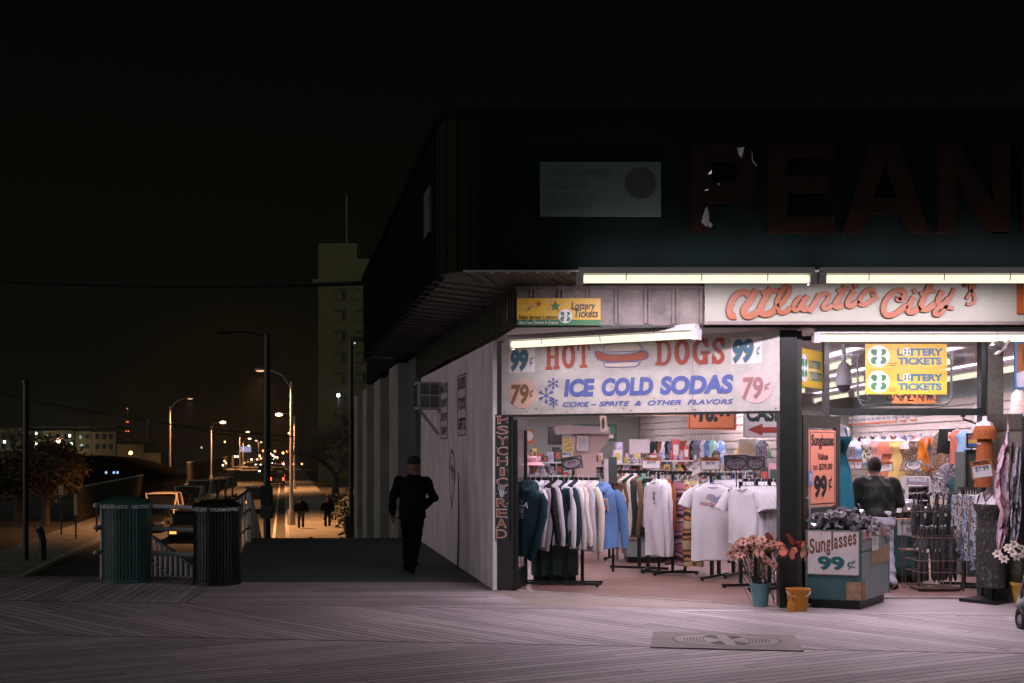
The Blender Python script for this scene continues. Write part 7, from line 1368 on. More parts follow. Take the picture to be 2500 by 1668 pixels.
mb.rings(rg); mb.build('bag_film', M('bag_clear', (.52, .48, .46), .2, var=.2, scale=15), b2_, w=True, smooth=60)
# ---------------------------------------------------------------- floor cover in the boards
cv = thing('utility_cover', 'rectangular plate with an oval slotted manhole cover set into the boards', 'manhole cover', G(1770, 1570)); c4 = [G(1595, 1545), G(1940, 1553), G(1962, 1592), G(1588, 1583)]
for p in c4: p.z = .002
mb = MB(); mb.prism(c4, (0, 0, .010)); mb.build('plate', M('cover_concrete', (.21, .175, .165), .7, var=.15, scale=5, bump=.3, bscale=60), cv, w=True)
e0_ = G(1774, 1568); rx = G(1904, 1568).x - e0_.x; ry = (G(1774, 1553).y - G(1774, 1582).y) / 2; ey = (G(1774, 1553).y + G(1774, 1582).y) / 2
E = lambda a, b, z: V((e0_.x + a * rx, ey + b * ry - a * .05, z))
mb = MB(); mb.poly([E(math.cos(t), math.sin(t), .0145) for t in [k * 2 * math.pi / 48 for k in range(48)]]); lid = mb.build('cover_lid', M('cover_iron', (.26, .215, .21), .5, metal=.2, var=.15), cv, w=True)
mb = MB()
for k in range(48):
    t = k * 2 * math.pi / 48; t2 = (k + 1) * 2 * math.pi / 48; mb.poly([E(math.cos(t), math.sin(t), .018), E(math.cos(t2), math.sin(t2), .018), E(.965 * math.cos(t2), .965 * math.sin(t2), .018), E(.965 * math.cos(t), .965 * math.sin(t), .018)])
for s in (-1, 1):
    for k in range(7):
        x0 = s * (.36 + .06 * k); pts = [(x0 + s * .05 * (1 - q * q), q * (.48 - .03 * k)) for q in (-1, -.6, -.2, .2, .6, 1)]
        for (a, b), (c, d) in zip(pts, pts[1:]): mb.poly([E(a, b, .0165), E(c, d, .0165), E(c + s * .022, d, .0165), E(a + s * .022, b, .0165)])
for a in (.12, -.12):
    for b in (1, -1): mb.poly([E(a, b * .1, .0165), E(a + math.copysign(.26, a), b * .55, .0165), E(a + math.copysign(.14, a), b * .8, .0165), E(a * .8, b * .8, .0165)])
mb.build('slot', M('slot_dark', (.09, .075, .07), .8, var=.2), cv, w=True)
# ---------------------------------------------------------------- the side street
nbw = thing('neighbour_building', 'grey building with pale pilasters along the side street behind the shop', 'building', (SX(32, -.35), 32, ST))
na, nb_ = V((SX(23.25, -.33), 23.25, ST)), V((SX(41, -.33), 41, ST)); mb = MB(); mb.prism([na, nb_, nb_ + V((.28, 0, 0)), na + V((.28, 0, 0))], (0, 0, 3.5 - ST)); mb.build('lower_wall', M('dim_teal_stucco', (.075, .10, .092), .9, var=.25, scale=1.2), nbw, w=True)
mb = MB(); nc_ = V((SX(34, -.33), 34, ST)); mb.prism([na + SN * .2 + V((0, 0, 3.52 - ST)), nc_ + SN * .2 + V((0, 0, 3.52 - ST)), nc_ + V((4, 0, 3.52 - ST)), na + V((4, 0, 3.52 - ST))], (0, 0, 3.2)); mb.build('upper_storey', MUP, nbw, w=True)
for z0, z1, h in ((24.5, 26.5, 3.45), (29, 31, 3.4), (33.7, 35.4, 3.4), (37.9, 39.6, 3.4)):
    a, b = V((SX(z0, -.33), z0, ST)), V((SX(z1, -.33), z1, ST)); mb = MB(); mb.prism([a, b, b + SN * .22, a + SN * .22], (0, 0, h - ST)); mb.build('pilaster', M('pale_pilaster', (.26, .26, .235), .85, var=.2, scale=1.5), nbw, w=True)
for z0 in (27.2, 31.5):
    a = V((SX(z0, -.33), z0, 4.6)); mb = MB(); mb.prism([a, a + SD * 1.2, a + SD * 1.2 + SN * .38, a + SN * .38], (0, 0, 1.5)); mb.build('window', M('dark_window', (.01, .014, .013), .15, var=0), nbw, w=True)
twr = thing('tower_block', 'tall olive apartment tower with dark recessed windows and a stepped top', 'building', (-24, 170, ST)); ftw = frz(165); MTW2 = M('olive_tower_wall', (.12, .125, .05), .9, var=.15, scale=.08)
mb = MB()
u0, v1 = ftw.px(777, 594); u1 = ftw.px(871, 594)[0]; u2, v2 = ftw.px(905, 632)
mb.obox(ftw.o, ftw.U, ftw.V, ftw.N, u0, u1, ST, v1, -14, 0); mb.obox(ftw.o, ftw.U, ftw.V, ftw.N, u1 + .01, u2 + 4, ST, v2, -14, 0); mb.obox(ftw.o, ftw.U, ftw.V, ftw.N, u0 - .8, u1 + .2, ftw.px(777, 684)[1] - .5, ftw.px(777, 684)[1] + .1, .005, .3); mb.build('wall', MTW2, twr, w=True)
for i in range(10):
    for x0, x1 in ((815, 842), (868, 893)):
        y = 706 + i * 51; a = ftw.px(x0, y + 24); b = ftw.px(x1, y)
        mb = MB(); mb.obox(ftw.o, ftw.U, ftw.V, ftw.N, a[0], b[0], a[1], b[1], .01, .14); wn = mb.build('window', M('tower_window', (.035, .038, .018), .5, var=0), twr, w=True)
        mb = MB(); mb.obox(ftw.o, ftw.U, ftw.V, ftw.N, a[0] - .15, b[0] - .35, a[1] - .1, b[1] - .35, .145, .3); o = mb.build('balcony_panel', MTW2, wn); o.data.transform(rootinv(twr))
mb = MB(); mb.tube([ftw.at(*ftw.px(842, 594), -2), ftw.at(*ftw.px(842, 470), -2)], .14, 6); mb.build('roof_mast', MTW2, twr, w=True)
# --- lamps along the street
MGALV = M('galvanised_pole', (.45, .40, .36), .45, metal=.3, var=.12)
def glow(name, c, e): return M(name, c, .5, var=0, emit=e, ecol=c)
def bulb_light(p, watts, col, rad_, parent, cone=0):
    ld = bpy.data.lights.new('lamp_glow', 'SPOT' if cone else 'POINT')
    if cone: ld.spot_size = rad(cone); ld.spot_blend = .6
    ld.energy = watts; ld.color = col; ld.shadow_soft_size = rad_; o = bpy.data.objects.new('lamp_glow', ld); COL.objects.link(o); o.parent = parent; o.location = rootinv(parent) @ V(p); return o
def street_lamp(label, px, Z, ytop, hx, hy, watts, ebright, dark=False, grp='sodium street lamps'):
    x = (px - CX) * Z / F; base = V((x, Z, ST + .1)); r = thing('street_lamp', label, 'street lamp', base, 0, grp); top = P(px, ytop, Z); hd = P(hx, hy, Z); m = MGALV
    mb = MB(); mb.tube([base, V((x, Z, base.z + 1)), top], [.12, .105, .065], 10); mb.build('pole', m, r, w=True, smooth=50); mb = MB(); mb.tube([base, base + V((0, 0, .9))], [.24, .19], 8); mb.build('base_box', m, r, w=True)
    mid = (top * .45 + hd * .55) + V((0, 0, abs(hd.x - top.x) * .12)); mb = MB(); mb.tube([top - V((0, 0, .4)), (top + mid) / 2 + V((0, 0, .05)), mid, hd + V((0, 0, .08))], .04, 6); mb.build('arm', m, r, w=True, smooth=60)
    s = 1 if hd.x > top.x else -1; mb = MB(); mb.ball(hd + V((s * .05, 0, .05)), .16, 10, 6, 2.2, 1, .6); mb.build('lamp_head', M('lamp_head_grey', (.2, .18, .16), .5), r, w=True, smooth=60)
    mb = MB(); mb.ball(hd + V((s * .05, 0, -.02)), .13 if ebright < 2 else .20, 10, 6, 2.0, 1, .6 if ebright < 2 else .9); mb.build('lens', glow('lamp_lens_dim', (1, .62, .38), 1.0) if ebright < 2 else glow('lamp_lens_hot', (1, .62, .32), 6.0), r, w=True, smooth=60)
    bulb_light(hd + V((s * .05, -.0, -.3)), watts, SODIUM, .12, r, 138); return r
street_lamp('grey street lamp leaning over the parked cars with a dim cream head', 415, 118, 992, 463, 973, LAMP_W * .7, 1)
street_lamp('grey street lamp with a glaring orange head beyond the parked cars', 515.5, 153, 1040, 543, 1031, LAMP_W, 6); street_lamp('third lit street lamp down the parked side of the street', 585, 255, 1060, 604, 1055, LAMP_W, 6)
street_lamp('fourth lit street lamp down the parked side of the street', 593, 290, 1078, 609, 1071, LAMP_W, 6); street_lamp('fifth and smallest lit street lamp down the parked side of the street', 601, 390, 1090, 607, 1088, LAMP_W, 6)
street_lamp('grey street lamp on the near sidewalk with a long rising arm', 711, 68.75, 932, 638, 904, LAMP_W * 1.25, 1); street_lamp('lamp with a glaring orange head arching past the near sidewalk pole', 719, 130, 1016, 682, 1012, LAMP_W, 6)
street_lamp('tiny far street lamp over the traffic lights', 632, 480, 1082, 626, 1076, LAMP_W, 6); street_lamp('tiny farthest street lamp just beside the big black pole', 644, 540, 1084, 638, 1080, LAMP_W, 6)
def small_lamp(label, x, y, Z, col, e, r_, watts=0, grp=None, pole=True, name='wall_lamp'):
    p = P(x, y, Z); r = thing(name, label, 'lamp', p, 0, grp); mb = MB(); mb.ball((0, 0, 0), r_, 8, 6, 1, 1, 1.1); mb.build('bulb', glow('glow_%d_%d_%d_%d' % (col[0] * 99, col[1] * 99, col[2] * 99, e * 10), col, e), r)
    mb = MB(); mb.box((0, r_ * 1.1, r_ * .9), (r_ * 1.6, r_ * 1.2, r_ * .5)); mb.build('bracket', MIRON, r)
    if pole: mb = MB(); mb.tube([(0, r_, r_), (0, r_, ST - p.z)], r_ * .35, 6); mb.build('pole', MIRON, r)
    if watts: bulb_light(p + V((0, -r_ * 2.5, -.1)), watts, col, r_, r)
    return r
OR = (1, .5, .2); WHT = (.9, 1, .95)
small_lamp('glaring orange wall lamp on the far apartment block', 144, 1077, 192, (1, .62, .35), 6,   .42, 420, pole=False)
for i, (x, y) in enumerate(((88, 1058), (88, 1083), (11, 1079), (170, 1064), (174, 1084))): small_lamp(('greenish white gallery lamp of the far apartment block, %s') % ('upper one over the trees', 'lower one over the trees', 'outermost towards the dark', 'upper one past the orange lamp', 'lower one past the orange lamp')[i], x, y, 194, (.75, 1, .85), 3, .22, 40, 'gallery lamps of the apartment block', pole=False)
small_lamp('orange porch lamp on the low far house', 319, 1106, 168, (1, .55, .25), 6, .24, 260, pole=False)
for x, lab in ((259, 'pale blue light under the dark arched roof, single one'), (278, 'pale blue light under the dark arched roof, bigger of the pair'), (287, 'pale blue light under the dark arched roof, dimmer of the pair')): small_lamp(lab, x, 1154, 100, (.35, .55, 1), 1.2, .10, 0, None, pole=False)
for x, y, lab in ((549, 1079, 'orange post lamp beyond the glaring lamp'), (492, 1093, 'faint greenish lamp on the far wall'), (574, 1115, 'cluster lamp of pale globes, first'), (580, 1115, 'cluster lamp of pale globes, second'), (548, 1126, 'amber lamp low on the far corner'), (552, 1131, 'lower amber lamp on the far corner'), (544, 1136, 'white lamp low on the far corner'), (705, 1058, 'small orange lamp beside the sidewalk pole')): small_lamp(lab, x, y, 210, OR if 'amber' in lab or 'orange' in lab else (.7, 1, .85) if 'green' in lab else (1, .82, .6), 4 if 'green' not in lab else .8, .16, 0, None, True, 'post_lamp')
fl_ = small_lamp('cold white twin floodlight on the dark tower wall', 826, 965, 100, (.85, .95, 1), 6, .13, 120, None, True, 'flood_lamp')
# traffic lights and traffic
def traffic_light(label, x, y, Z, col):
    p = P(x, y, Z); r = thing('traffic_light', label, 'traffic light', V((p.x, Z, ST)), 0, None); mb = MB(); mb.box(p + V((0, .2, -.35)), (.45, .3, 1.25)); mb.build('housing', MIRON, r, w=True)
    mb = MB(); mb.ball(p, .26, 10, 6); mb.build('lit_lens', glow('signal_' + ('red' if col[1] < .3 else 'amber'), col, 5), r, w=True)
    for dz in (.4, .8): mb = MB(); mb.ball(p - V((0, -.1, dz)), .13, 8, 6); mb.build('dark_lens', M('dark_window'), r, w=True)
    mb = MB(); mb.tube([p + V((0, .3, .4)), p + V((0, .3, .6)), V((p.x + 2.5, Z + .3, p.z + .7)), V((p.x + 2.6, Z + .3, ST))], .07, 6); mb.build('mast_arm', MIRON, r, w=True)
for x, y, lab in ((643, 1101, 'red traffic light beside the black pole'), (671, 1102, 'red traffic light past the black pole'), (701, 1102, 'small red traffic light beside the sidewalk pole'), (691, 1106, 'amber traffic light low by the trees')): traffic_light(lab, x, y, 260, (1, .22, .06) if 'red' in lab else (1, .5, .1))
MTYRE = M('tyre_rubber', (.012, .012, .012), .8); MRIM_ = M('wheel_rim', (.4, .38, .36), .3, metal=.7, var=.1); MGLS = M('car_window', (.008, .008, .008), .08, var=0, spec=.4)
def car(label, loc, rz, kind, col, head=0, tail=0, grp=None, amber=None):
    r = thing('car', label, 'car', loc, rz, grp); van = kind in ('van', 'suv'); L_ = {'sedan': 4.5, 'suv': 4.6, 'van': 4.9}[kind]; w = .88 if kind == 'sedan' else .95; H = {'sedan': 1.43, 'suv': 1.78, 'van': 2.0}[kind]; hb = .80 if kind == 'sedan' else .98
    paint = M('car_paint_' + label.split()[0], col, .22, var=.04, coat=.6)
    h = L_ / 2; front = hb - .1
    lower = [(-h, .34), (-h + .04, hb - .08), (-h + .25, hb), (h - 1.35, hb + .02), (h - .25, front - .06), (h - .03, front - .2), (h, .36), (h - .2, .24), (-h + .15, .24)]
    if kind == 'sedan': lower[1] = (-h + .02, hb - .05)
    mb = MB(); mb.rings([[V((x, y, .28 + (z - .28) * (k if z > .3 else 1)) if True else 0) for x, z in [(x * (1 if abs(y) < w * .95 else .985), z) for x, z in lower]] for y, k in ((-w, .93), (-w * .94, 1), (-w * .5, 1.02), (w * .5, 1.02), (w * .94, 1), (w, .93))]); mb.build('body', paint, r, smooth=35)
    cb = [(-h + .12 if van else -h + .75, hb - .02), (-h + .25 if van else -h + 1.25, H - .07), (-h + .6 if van else -h + 1.6, H), (.35 if not van else .55, H), (h - 1.5, hb - .02)]
    mb = MB(); mb.rings([[V((x, y * (1 if z < hb else .84), z)) for x, z in cb] for y in (-w * .93, -w * .5, w * .5, w * .93)]); mb.build('window_glass', MGLS, r, smooth=30)
    mb = MB(); rf = [(cb[1][0], H - .05), (cb[2][0], H + .012), (cb[3][0], H + .012), (cb[3][0] + .15, H - .06)]; mb.rings([[V((x, y * .86, z + (.0 if abs(y) < w * .8 else -.03))) for x, z in rf] for y in (-w * .95, -w * .7, w * .7, w * .95)]); mb.build('roof', paint, r, smooth=40)
    for s in (-1, 1):
        for a, b in ((cb[0], cb[1]), (cb[3], cb[4]), ((.0, hb), (-.05, H))): mb = MB(); mb.tube([V((a[0], s * w * .94, a[1])), V((b[0], s * w * .80, b[1]))], .045, 5); mb.build('pillar', paint, r)
        mb = MB(); mb.ball((h - 1.4, s * (w + .09), hb + .05), .1, 8, 5, .6, 1, .7); mb.build('wing_mirror', paint, r)
        mb = MB(); mb.box((h - .02, s * w * .68, front - .22), (.10, .36, .17)); mb.build('headlight', glow('headlight_on', (1, .95, .9), 6) if head else M('headlight_off', (.4, .38, .36), .15, var=0), r)
        mb = MB(); mb.box((-h + .01, s * w * .78, hb - .25), (.08, .22, .26 if not van else .4)); mb.build('taillight', glow('taillight_on', (1, .12, .04), 3) if tail else M('taillight_off', (.2, .02, .015), .3, var=0), r)
        for x in (h - .85, -h + .85):
            mb = MB(); pts = [(x + .24 * math.cos(t), s * (w - .10), .33 + .24 * math.sin(t)) for t in [k * math.pi / 9 for k in range(19)]]; mb.tube(pts, .095, 7); wo = mb.build('wheel', MTYRE, r, smooth=60)
            mb = MB(); mb.rings([[V((x + q * math.cos(t), s * (w - .10 + e), .33 + q * math.sin(t))) for t in [k * math.pi / 6 for k in range(12)]] for q, e in ((.19, -.05), (.20, .06), (.08, .085))]); mb.build('rim', MRIM_, wo)
    mb = MB(); mb.box((h - .0, 0, front - .3), (.06, .9, .13)); mb.build('grille', MIRON, r); mb = MB(); mb.box((-h - .005, 0, .6), (.03, .45, .14)); mb.build('number_plate', M('plate_white', (.5, .48, .42), .5), r)
    if amber is not None: mb = MB(); mb.box((amber * (h - .03), -amber * w * .72 if amber > 0 else w * .72, front - .2 if amber > 0 else hb - .2), (.14, .3, .15)); mb.build('turn_signal', glow('turn_amber', (1, .36, .08), 2.2), r)
    return r
AW = math.atan2(1, -.1857)                                                     # heading down the street, away
GPK = 'cars parked along the far kerb'
AP = math.atan2(1, -.136)
for lab, x, Z, k, c in (('black car parked nearest, hidden behind the green bin', 372, 66, 'sedan', (.012, .012, .013)), ('white sport van parked first behind the green bin', 398, 73, 'suv', (.55, .45, .38)), ('charcoal low car parked between the two white vans', 436, 80, 'sedan', (.04, .036, .034)), ('silver estate car parked with a pale roof', 462, 86, 'suv', (.5, .42, .36)), ('white van parked in the middle of the row', 488, 93, 'van', (.6, .5, .42)), ('dark van parked after the white van', 512, 100, 'suv', (.05, .045, .04)), ('grey car parked last but one in the row', 532, 106, 'suv', (.25, .2, .17)), ('brown car parked last in the row', 549, 112, 'suv', (.12, .08, .06))):
    q = V(((x - CX) * Z / F, Z, ST)); car(lab, q, AP + math.pi, k, c, 0, 0, GPK)
q = SP(-7.3, 59.5, ST); car('dark sedan rolling this way with one amber lamp lit', q, AW + math.pi, 'sedan', (.025, .028, .026), 0, 0, None, 1)
q = SP(-4.55, 85, ST); car('pale car driving off with an amber turn signal behind the ramp railing', q, AW, 'suv', (.5, .4, .33), 0, 0, None, -1)
for lab, a, Z in (('first oncoming car with white headlights glaring on wet-looking asphalt', -6.4, 215), ('second oncoming car with white headlights farther off', -5.2, 330), ('small oncoming car with one bright lamp far up the street', -9.0, 300), ('tiny oncoming car far beyond the lights', -7.2, 450), ('tiny oncoming car at the vanishing end of the street', -5.6, 520)): car(lab, SP(a, Z, ST), AW + math.pi, 'sedan', (.1, .1, .1), 1, 0)
for lab, a, Z in (('red-lit car braking past the black pole', -4.0, 300), ('red-lit car waiting second in the queue', -3.6, 330), ('red-lit car waiting third in the queue', -4.2, 365), ('red-lit car waiting fourth in the queue', -4.4, 410), ('red-lit car waiting fifth in the queue', -4.6, 460), ('dark parked car by the trees with small red lamps', -3.6, 150), ('dark parked car behind the one by the trees', -3.5, 165)): car(lab, SP(a, Z, ST), AW, 'suv', (.05, .05, .05), 0, 1)
for x, y, c, lab in ((634, 1113, (1, .72, .45), 'shop light glowing beside the red signal'), (637, 1119, (1, .3, .1), 'red shop lamp under the signal'), (660, 1108, (1, .75, .5), 'pale shop light over the traffic, leftmost of its string'), (666, 1112, (1, .7, .45), 'pale shop light over the traffic, second of its string'), (671, 1116, (1, .7, .45), 'pale shop light over the traffic, third of its string'), (677, 1117, (1, .6, .35), 'orange shop light at the end of the string'), (614, 1122, (1, .8, .6), 'pale light over the far kerb'), (628, 1122, (1, .4, .3), 'pink light over the far kerb'), (599, 1130, (1, .4, .1), 'amber light low over the far kerb'), (692, 1133, (.75, .85, 1), 'bluish light among the waiting cars'), (716, 1134, (1, .35, .1), 'amber lamp beside the sidewalk pole foot'), (737, 1133, (1, .35, .1), 'amber lamp seen through the bare branches'), (732, 1160, (.9, .9, 1), 'white lamp low behind the bare branches'), (700, 1155, (1, .35, .1), 'amber lamp on the dark parked car side')): small_lamp(lab, x, y, 320, c, 5, .24, 0, None, True, 'shop_lamp')
lit = thing('lit_billboard', 'small bluish white lit billboard far up the street', 'billboard', P(600, 1105, 300)); fbl = frz(300); mb = MB(); u0, v0, u1, v1 = rect(fbl, 587, 1104, 613, 1090); mb.obox(fbl.o, fbl.U, fbl.V, fbl.N, u0, u1, v0, v1, 0, .2); mb.build('lit_face', pattern('billboard_face', [(.2, .2, .35), (.5, .5, .7), (.25, .25, .4)], 1.2), lit, w=True)
for s in _M['billboard_face'].node_tree.nodes:
    if s.type == 'BSDF_PRINCIPLED': s.inputs['Emission Color'].default_value = (.35, .36, .6, 1); s.inputs['Emission Strength'].default_value = .8
mb = MB(); mb.tube([fbl.at((u0 + u1) / 2, v0, -.1), fbl.at((u0 + u1) / 2, ST, -.1)], .2, 6); mb.build('post', MIRON, lit, w=True)
ms_ = thing('radio_mast', 'dark radio mast with tiny red beacons against the night sky', 'mast', (P(311, 1050, 520).x, 520, ST)); mb = MB(); mb.tube([V((P(311, 1050, 520).x, 520, ST)), P(311, 997, 520)], [.8, .15], 6); mb.tube([V((P(361, 1050, 520).x, 520, ST)), P(361, 1025, 520)], [.6, .15], 6); mb.build('lattice', MIRON, ms_, w=True)
for x, y in ((311, 998), (309, 1030), (313, 1030), (308, 1053), (314, 1053), (361, 1026)): mb = MB(); mb.ball(P(x, y, 519), .26, 6, 5); mb.build('beacon', glow('beacon_red', (1, .16, .05), 2.2), ms_, w=True)
# --- big black poles near the deck, wires
bp = thing('utility_pole', 'tall black pole with two boxes and an unlit arm beyond the landing', 'pole', (P(652, 1000, 36).x, 36, ST)); x0 = P(652, 1000, 36).x; mb = MB(); mb.tube([V((x0, 36, ST)), V((x0, 36, 2.2)), P(652, 815, 36)], [.11, .10, .075], 12); mb.build('pole_shaft', MBLK, bp, w=True, smooth=50)
for y0, y1, w in ((1186, 1234, .15), (1236, 1265, .15)): mb = MB(); c = (P(652, y0, 36) + P(652, y1, 36)) / 2; mb.box(c + V((0, -.05, 0)), (w * 2, w * 2.1, (y1 - y0) * 36 / F)); mb.build('control_box', MBLK if y0 < 1200 else M('teal_box', (.02, .05, .045), .5), bp, w=True)
mb = MB(); mb.tube([P(652, 822, 36), P(600, 810, 36), P(560, 811, 36)], .04, 6); mb.build('arm', MBLK, bp, w=True); mb = MB(); mb.ball(P(549, 812, 36), .14, 8, 6, 2, 1, .5); mb.build('lamp_head', MBLK, bp, w=True)
b2p = thing('box_lamp_pole', 'slim black pole with a square box lamp before the dark tower', 'pole', (P(857, 1000, 40).x, 40, ST)); x0 = P(857, 1000, 40).x; mb = MB(); mb.tube([V((x0, 40, ST)), P(857, 826, 40)], .075, 10); mb.build('pole_shaft', MBLK, b2p, w=True, smooth=50)
mb = MB(); mb.box(P(878, 829, 40), (.46, .4, .16)); mb.build('box_head', MBLK, b2p, w=True); mb = MB(); mb.ball(P(866, 838, 40), .03, 6, 5); mb.build('glint', glow('glint', (1, .8, .7), .8), b2p, w=True); mb = MB(); mb.box(V((x0, 40, ST + 1.6)), (.3, .3, 1.2)); mb.build('control_box', MBLK, b2p, w=True)
for lab, a, b, sag, rr in (('thin black overhead wire sagging across the street lamps', P(-40, 950, 60), P(900, 1075, 60), .5, .03), ('lower thin overhead wire across the street', P(300, 1010, 90), P(900, 1085, 90), .6, .03), ('thick dark cable spanning the street high up', P(-60, 682, 30), P(1060, 684, 26), .15, .05)):
    r = thing('overhead_wire', lab, 'wire', (a + b) / 2); mb = MB(); mb.tube([a + (b - a) * t - V((0, 0, sag * 4 * t * (1 - t))) for t in [k / 16 for k in range(17)]], rr, 5); mb.build('strand', MIRON, r, w=True)
# --- bins, rails on the boardwalk
def ribbed_bin(label, x, y, wpx, ytop, mat, bandm, words, inscr, grp=None):
    c = G(x, y); Z = c.y + .3; c = V(((x - CX) * Z / F, Z, 0)); rr = wpx / 2 * Z / F; H = P(x, ytop, Z).z; r = thing('litter_bin', label, 'litter bin', c, 0, grp)
    mb = MB(); n = 44
    for k in range(n):
        t = 2 * math.pi * k / n; d = V((math.cos(t), math.sin(t), 0)); s = V((-d.y, d.x, 0)) * rr * .052; fl = .045
        mb.rings([[d * q - s + V((0, 0, z)), d * q + s + V((0, 0, z)), d * (q - .012) + s + V((0, 0, z)), d * (q - .012) - s + V((0, 0, z))] for q, z in ((rr * .985, .05), (rr * .985, H * .72), (rr * 1.0, H * .86))])
    mb.build('slat_body', mat, r); mb = MB(); mb.lathe([(rr * .9, .06), (rr * .9, H * .84)], (0, 0, 0), 28); mb.build('liner', MINK, r, smooth=40)
    mb = MB(); mb.lathe([(rr * 1.03, H * .86), (rr * 1.05, H * .865), (rr * 1.05, H * .925), (rr * 1.03, H * .93)], (0, 0, 0), 40, cap0=False, cap1=False); mb.build('band', bandm, r, smooth=40)
    mb = MB(); mb.lathe([(rr * 1.04, H * .931), (rr * .98, H * .95), (rr * .7, H * .985), (rr * .45, H)], (0, 0, 0), 36, cap0=False, cap1=True); mb.build('lid', mat, r, smooth=60)
    mb = MB(); mb.lathe([(rr * 1.02, 0), (rr * 1.02, .05), (rr * .98, .055)], (0, 0, 0), 32); mb.build('base_ring', mat, r, smooth=40)
    mb = MB(); put_text(mb, None, words, (-1.25, H * .875, 1.25, H * .912), .02, 0, fn=lambda u, v: V((math.sin(u) * rr * 1.058, -math.cos(u) * rr * 1.058, v))); mb.build('lettering', inscr, r)
    return r
ribbed_bin('green slatted recycling bin with a pale lettered rim', 309, 1426, 118, 1213, M('teal_bin_paint', (.03, .085, .077), .3, var=.15), M('teal_bin_band', (.022, .07, .065), .35), 'O GLASS O PLASTIC   RECYCLE', M('rim_letter', (.60, .62, .62), .5, var=0))
ribbed_bin('black slatted litter bin lettered atlantic city tourism district', 530, 1432, 114, 1220, M('black_bin_paint', (.006, .007, .007), .3, var=.2), M('black_bin_band', (.006, .007, .007), .3), 'ATLANTIC CITY   TOURISM DISTRICT', M('rim_letter'))
MRAIL = M('painted_rail', (.56, .54, .58), .4, var=.1)
br = thing('pipe_barrier', 'pale three-rail pipe barrier between the two bins', 'barrier', P(360, 1408, 16.4)); 
for y in (1236, 1290, 1350): mb = MB(); a, b = P(252, y - 3, 16.4), P(478, y + 4, 16.4); mb.limb([a + V((-.05, -.16, .0)), a, b], [.034, .034, .03], 10); mb.build('rail', MRAIL, br, w=True, smooth=60)
for x in (250, 480): mb = MB(); a = P(x, 1236, 16.42); mb.tube([a, V((a.x, a.y, 0))], .03, 10); mb.build('post', MRAIL, br, w=True, smooth=60)
def picket_rail(label, a, b, h, n, drop=0.0):
    a, b = V(a), V(b); r = thing('picket_railing', label, 'railing', a)
    for k in (0, .38, .72): mb = MB(); o = V((0, 0, -k * h)); mb.tube([a + o, b + o], .026 if k == 0 else .02, 8); mb.build('rail', M('dark_rail', (.05, .055, .055), .35, metal=.4, var=.1), r, w=True, smooth=60)
    for i in range(n): mb = MB(); p = a + (b - a) * (i + .5) / n; mb.tube([p, p - V((0, 0, h))], .022, 6); mb.build('picket', MRAIL, r, w=True, smooth=60)
p0 = SP(-3.42, 22.8, .99); picket_rail('picket railing running down beside the ramp from its peak', p0, SP(-3.42, 34.5, -.78), .98, 26)
picket_rail('short picket railing slanting down towards the black bin', p0 + V((0, -.02, 0)), P(566, 1226, 20.9), .95, 5)
picket_rail('picket stair railing dropping behind the pipe barrier', P(362, 1303, 18.2), P(500, 1402, 17.4), 1.0, 11)
# --- the lot, fences, trees and houses on the far side
apt = thing('apartment_block', 'low tan apartment block with lit galleries beyond the lot', 'building', (P(140, 1090, 198).x, 198, ST)); fa = frz(196); MTAN = M('tan_wall', (.13, .105, .05), .9, var=.2, scale=.2)
mb = MB()
for x0, x1, y in ((-60, 60, 1046), (64, 180, 1052), (184, 222, 1053), (226, 286, 1055)): mb.obox(fa.o, fa.U, fa.V, fa.N, fa.px(x0, 0)[0], fa.px(x1, 0)[0], ST, fa.px(0, y)[1], -8, 0 if x0 < 200 else .5)
mb.build('wall', MTAN, apt, w=True); mb = MB(); mb.obox(fa.o, fa.U, fa.V, fa.N, fa.px(-62, 0)[0], fa.px(288, 0)[0], fa.px(0, 1046)[1] + .02, fa.px(0, 1042)[1], -8.5, .9); mb.build('roof', MIRON, apt, w=True)
for x in list(range(-40, 180, 22)) + [195, 208, 236, 252, 268]:
    for y in (1060, 1084): mb = MB(); a = fa.px(x, y + 12); b = fa.px(x + 9, y); mb.obox(fa.o, fa.U, fa.V, fa.N, a[0], b[0], a[1], b[1], .505 if x > 226 else .005, .56 if x > 226 else .06); mb.build('window', M('dark_window'), apt, w=True)
for y in (1075, 1100): mb = MB(); a = fa.px(-40, y + 2); b = fa.px(180, y); mb.obox(fa.o, fa.U, fa.V, fa.N, a[0], b[0], a[1], b[1], .07, 1.4); mb.build('gallery', MTAN, apt, w=True)
hs_ = thing('small_house', 'small tan house with an orange porch lamp beyond the lot', 'house', (P(330, 1120, 176).x, 176, ST)); fh_ = frz(172); mb = MB()
for x0, x1, y in ((286, 350, 1084), (352, 392, 1106)): mb.obox(fh_.o, fh_.U, fh_.V, fh_.N, fh_.px(x0, 0)[0], fh_.px(x1, 0)[0], ST, fh_.px(0, y)[1], -7, 0)
mb.build('wall', MTAN, hs_, w=True); mb = MB(); a, b = fh_.px(283, 1084), fh_.px(353, 1079); mb.prism([fh_.at(a[0], a[1], .4), fh_.at(b[0], a[1], .4), fh_.at(b[0] - .8, b[1], .1), fh_.at(a[0] + .8, b[1], .1)], (0, 7, 0)); mb.build('roof', MIRON, hs_, w=True); mb = MB(); a, b = fh_.px(295, 1126), fh_.px(302, 1119); mb.obox(fh_.o, fh_.U, fh_.V, fh_.N, a[0], b[0], a[1], b[1], .005, .05); mb.build('lit_window', glow('lit_window', (.7, .45, .3), .5), hs_, w=True)
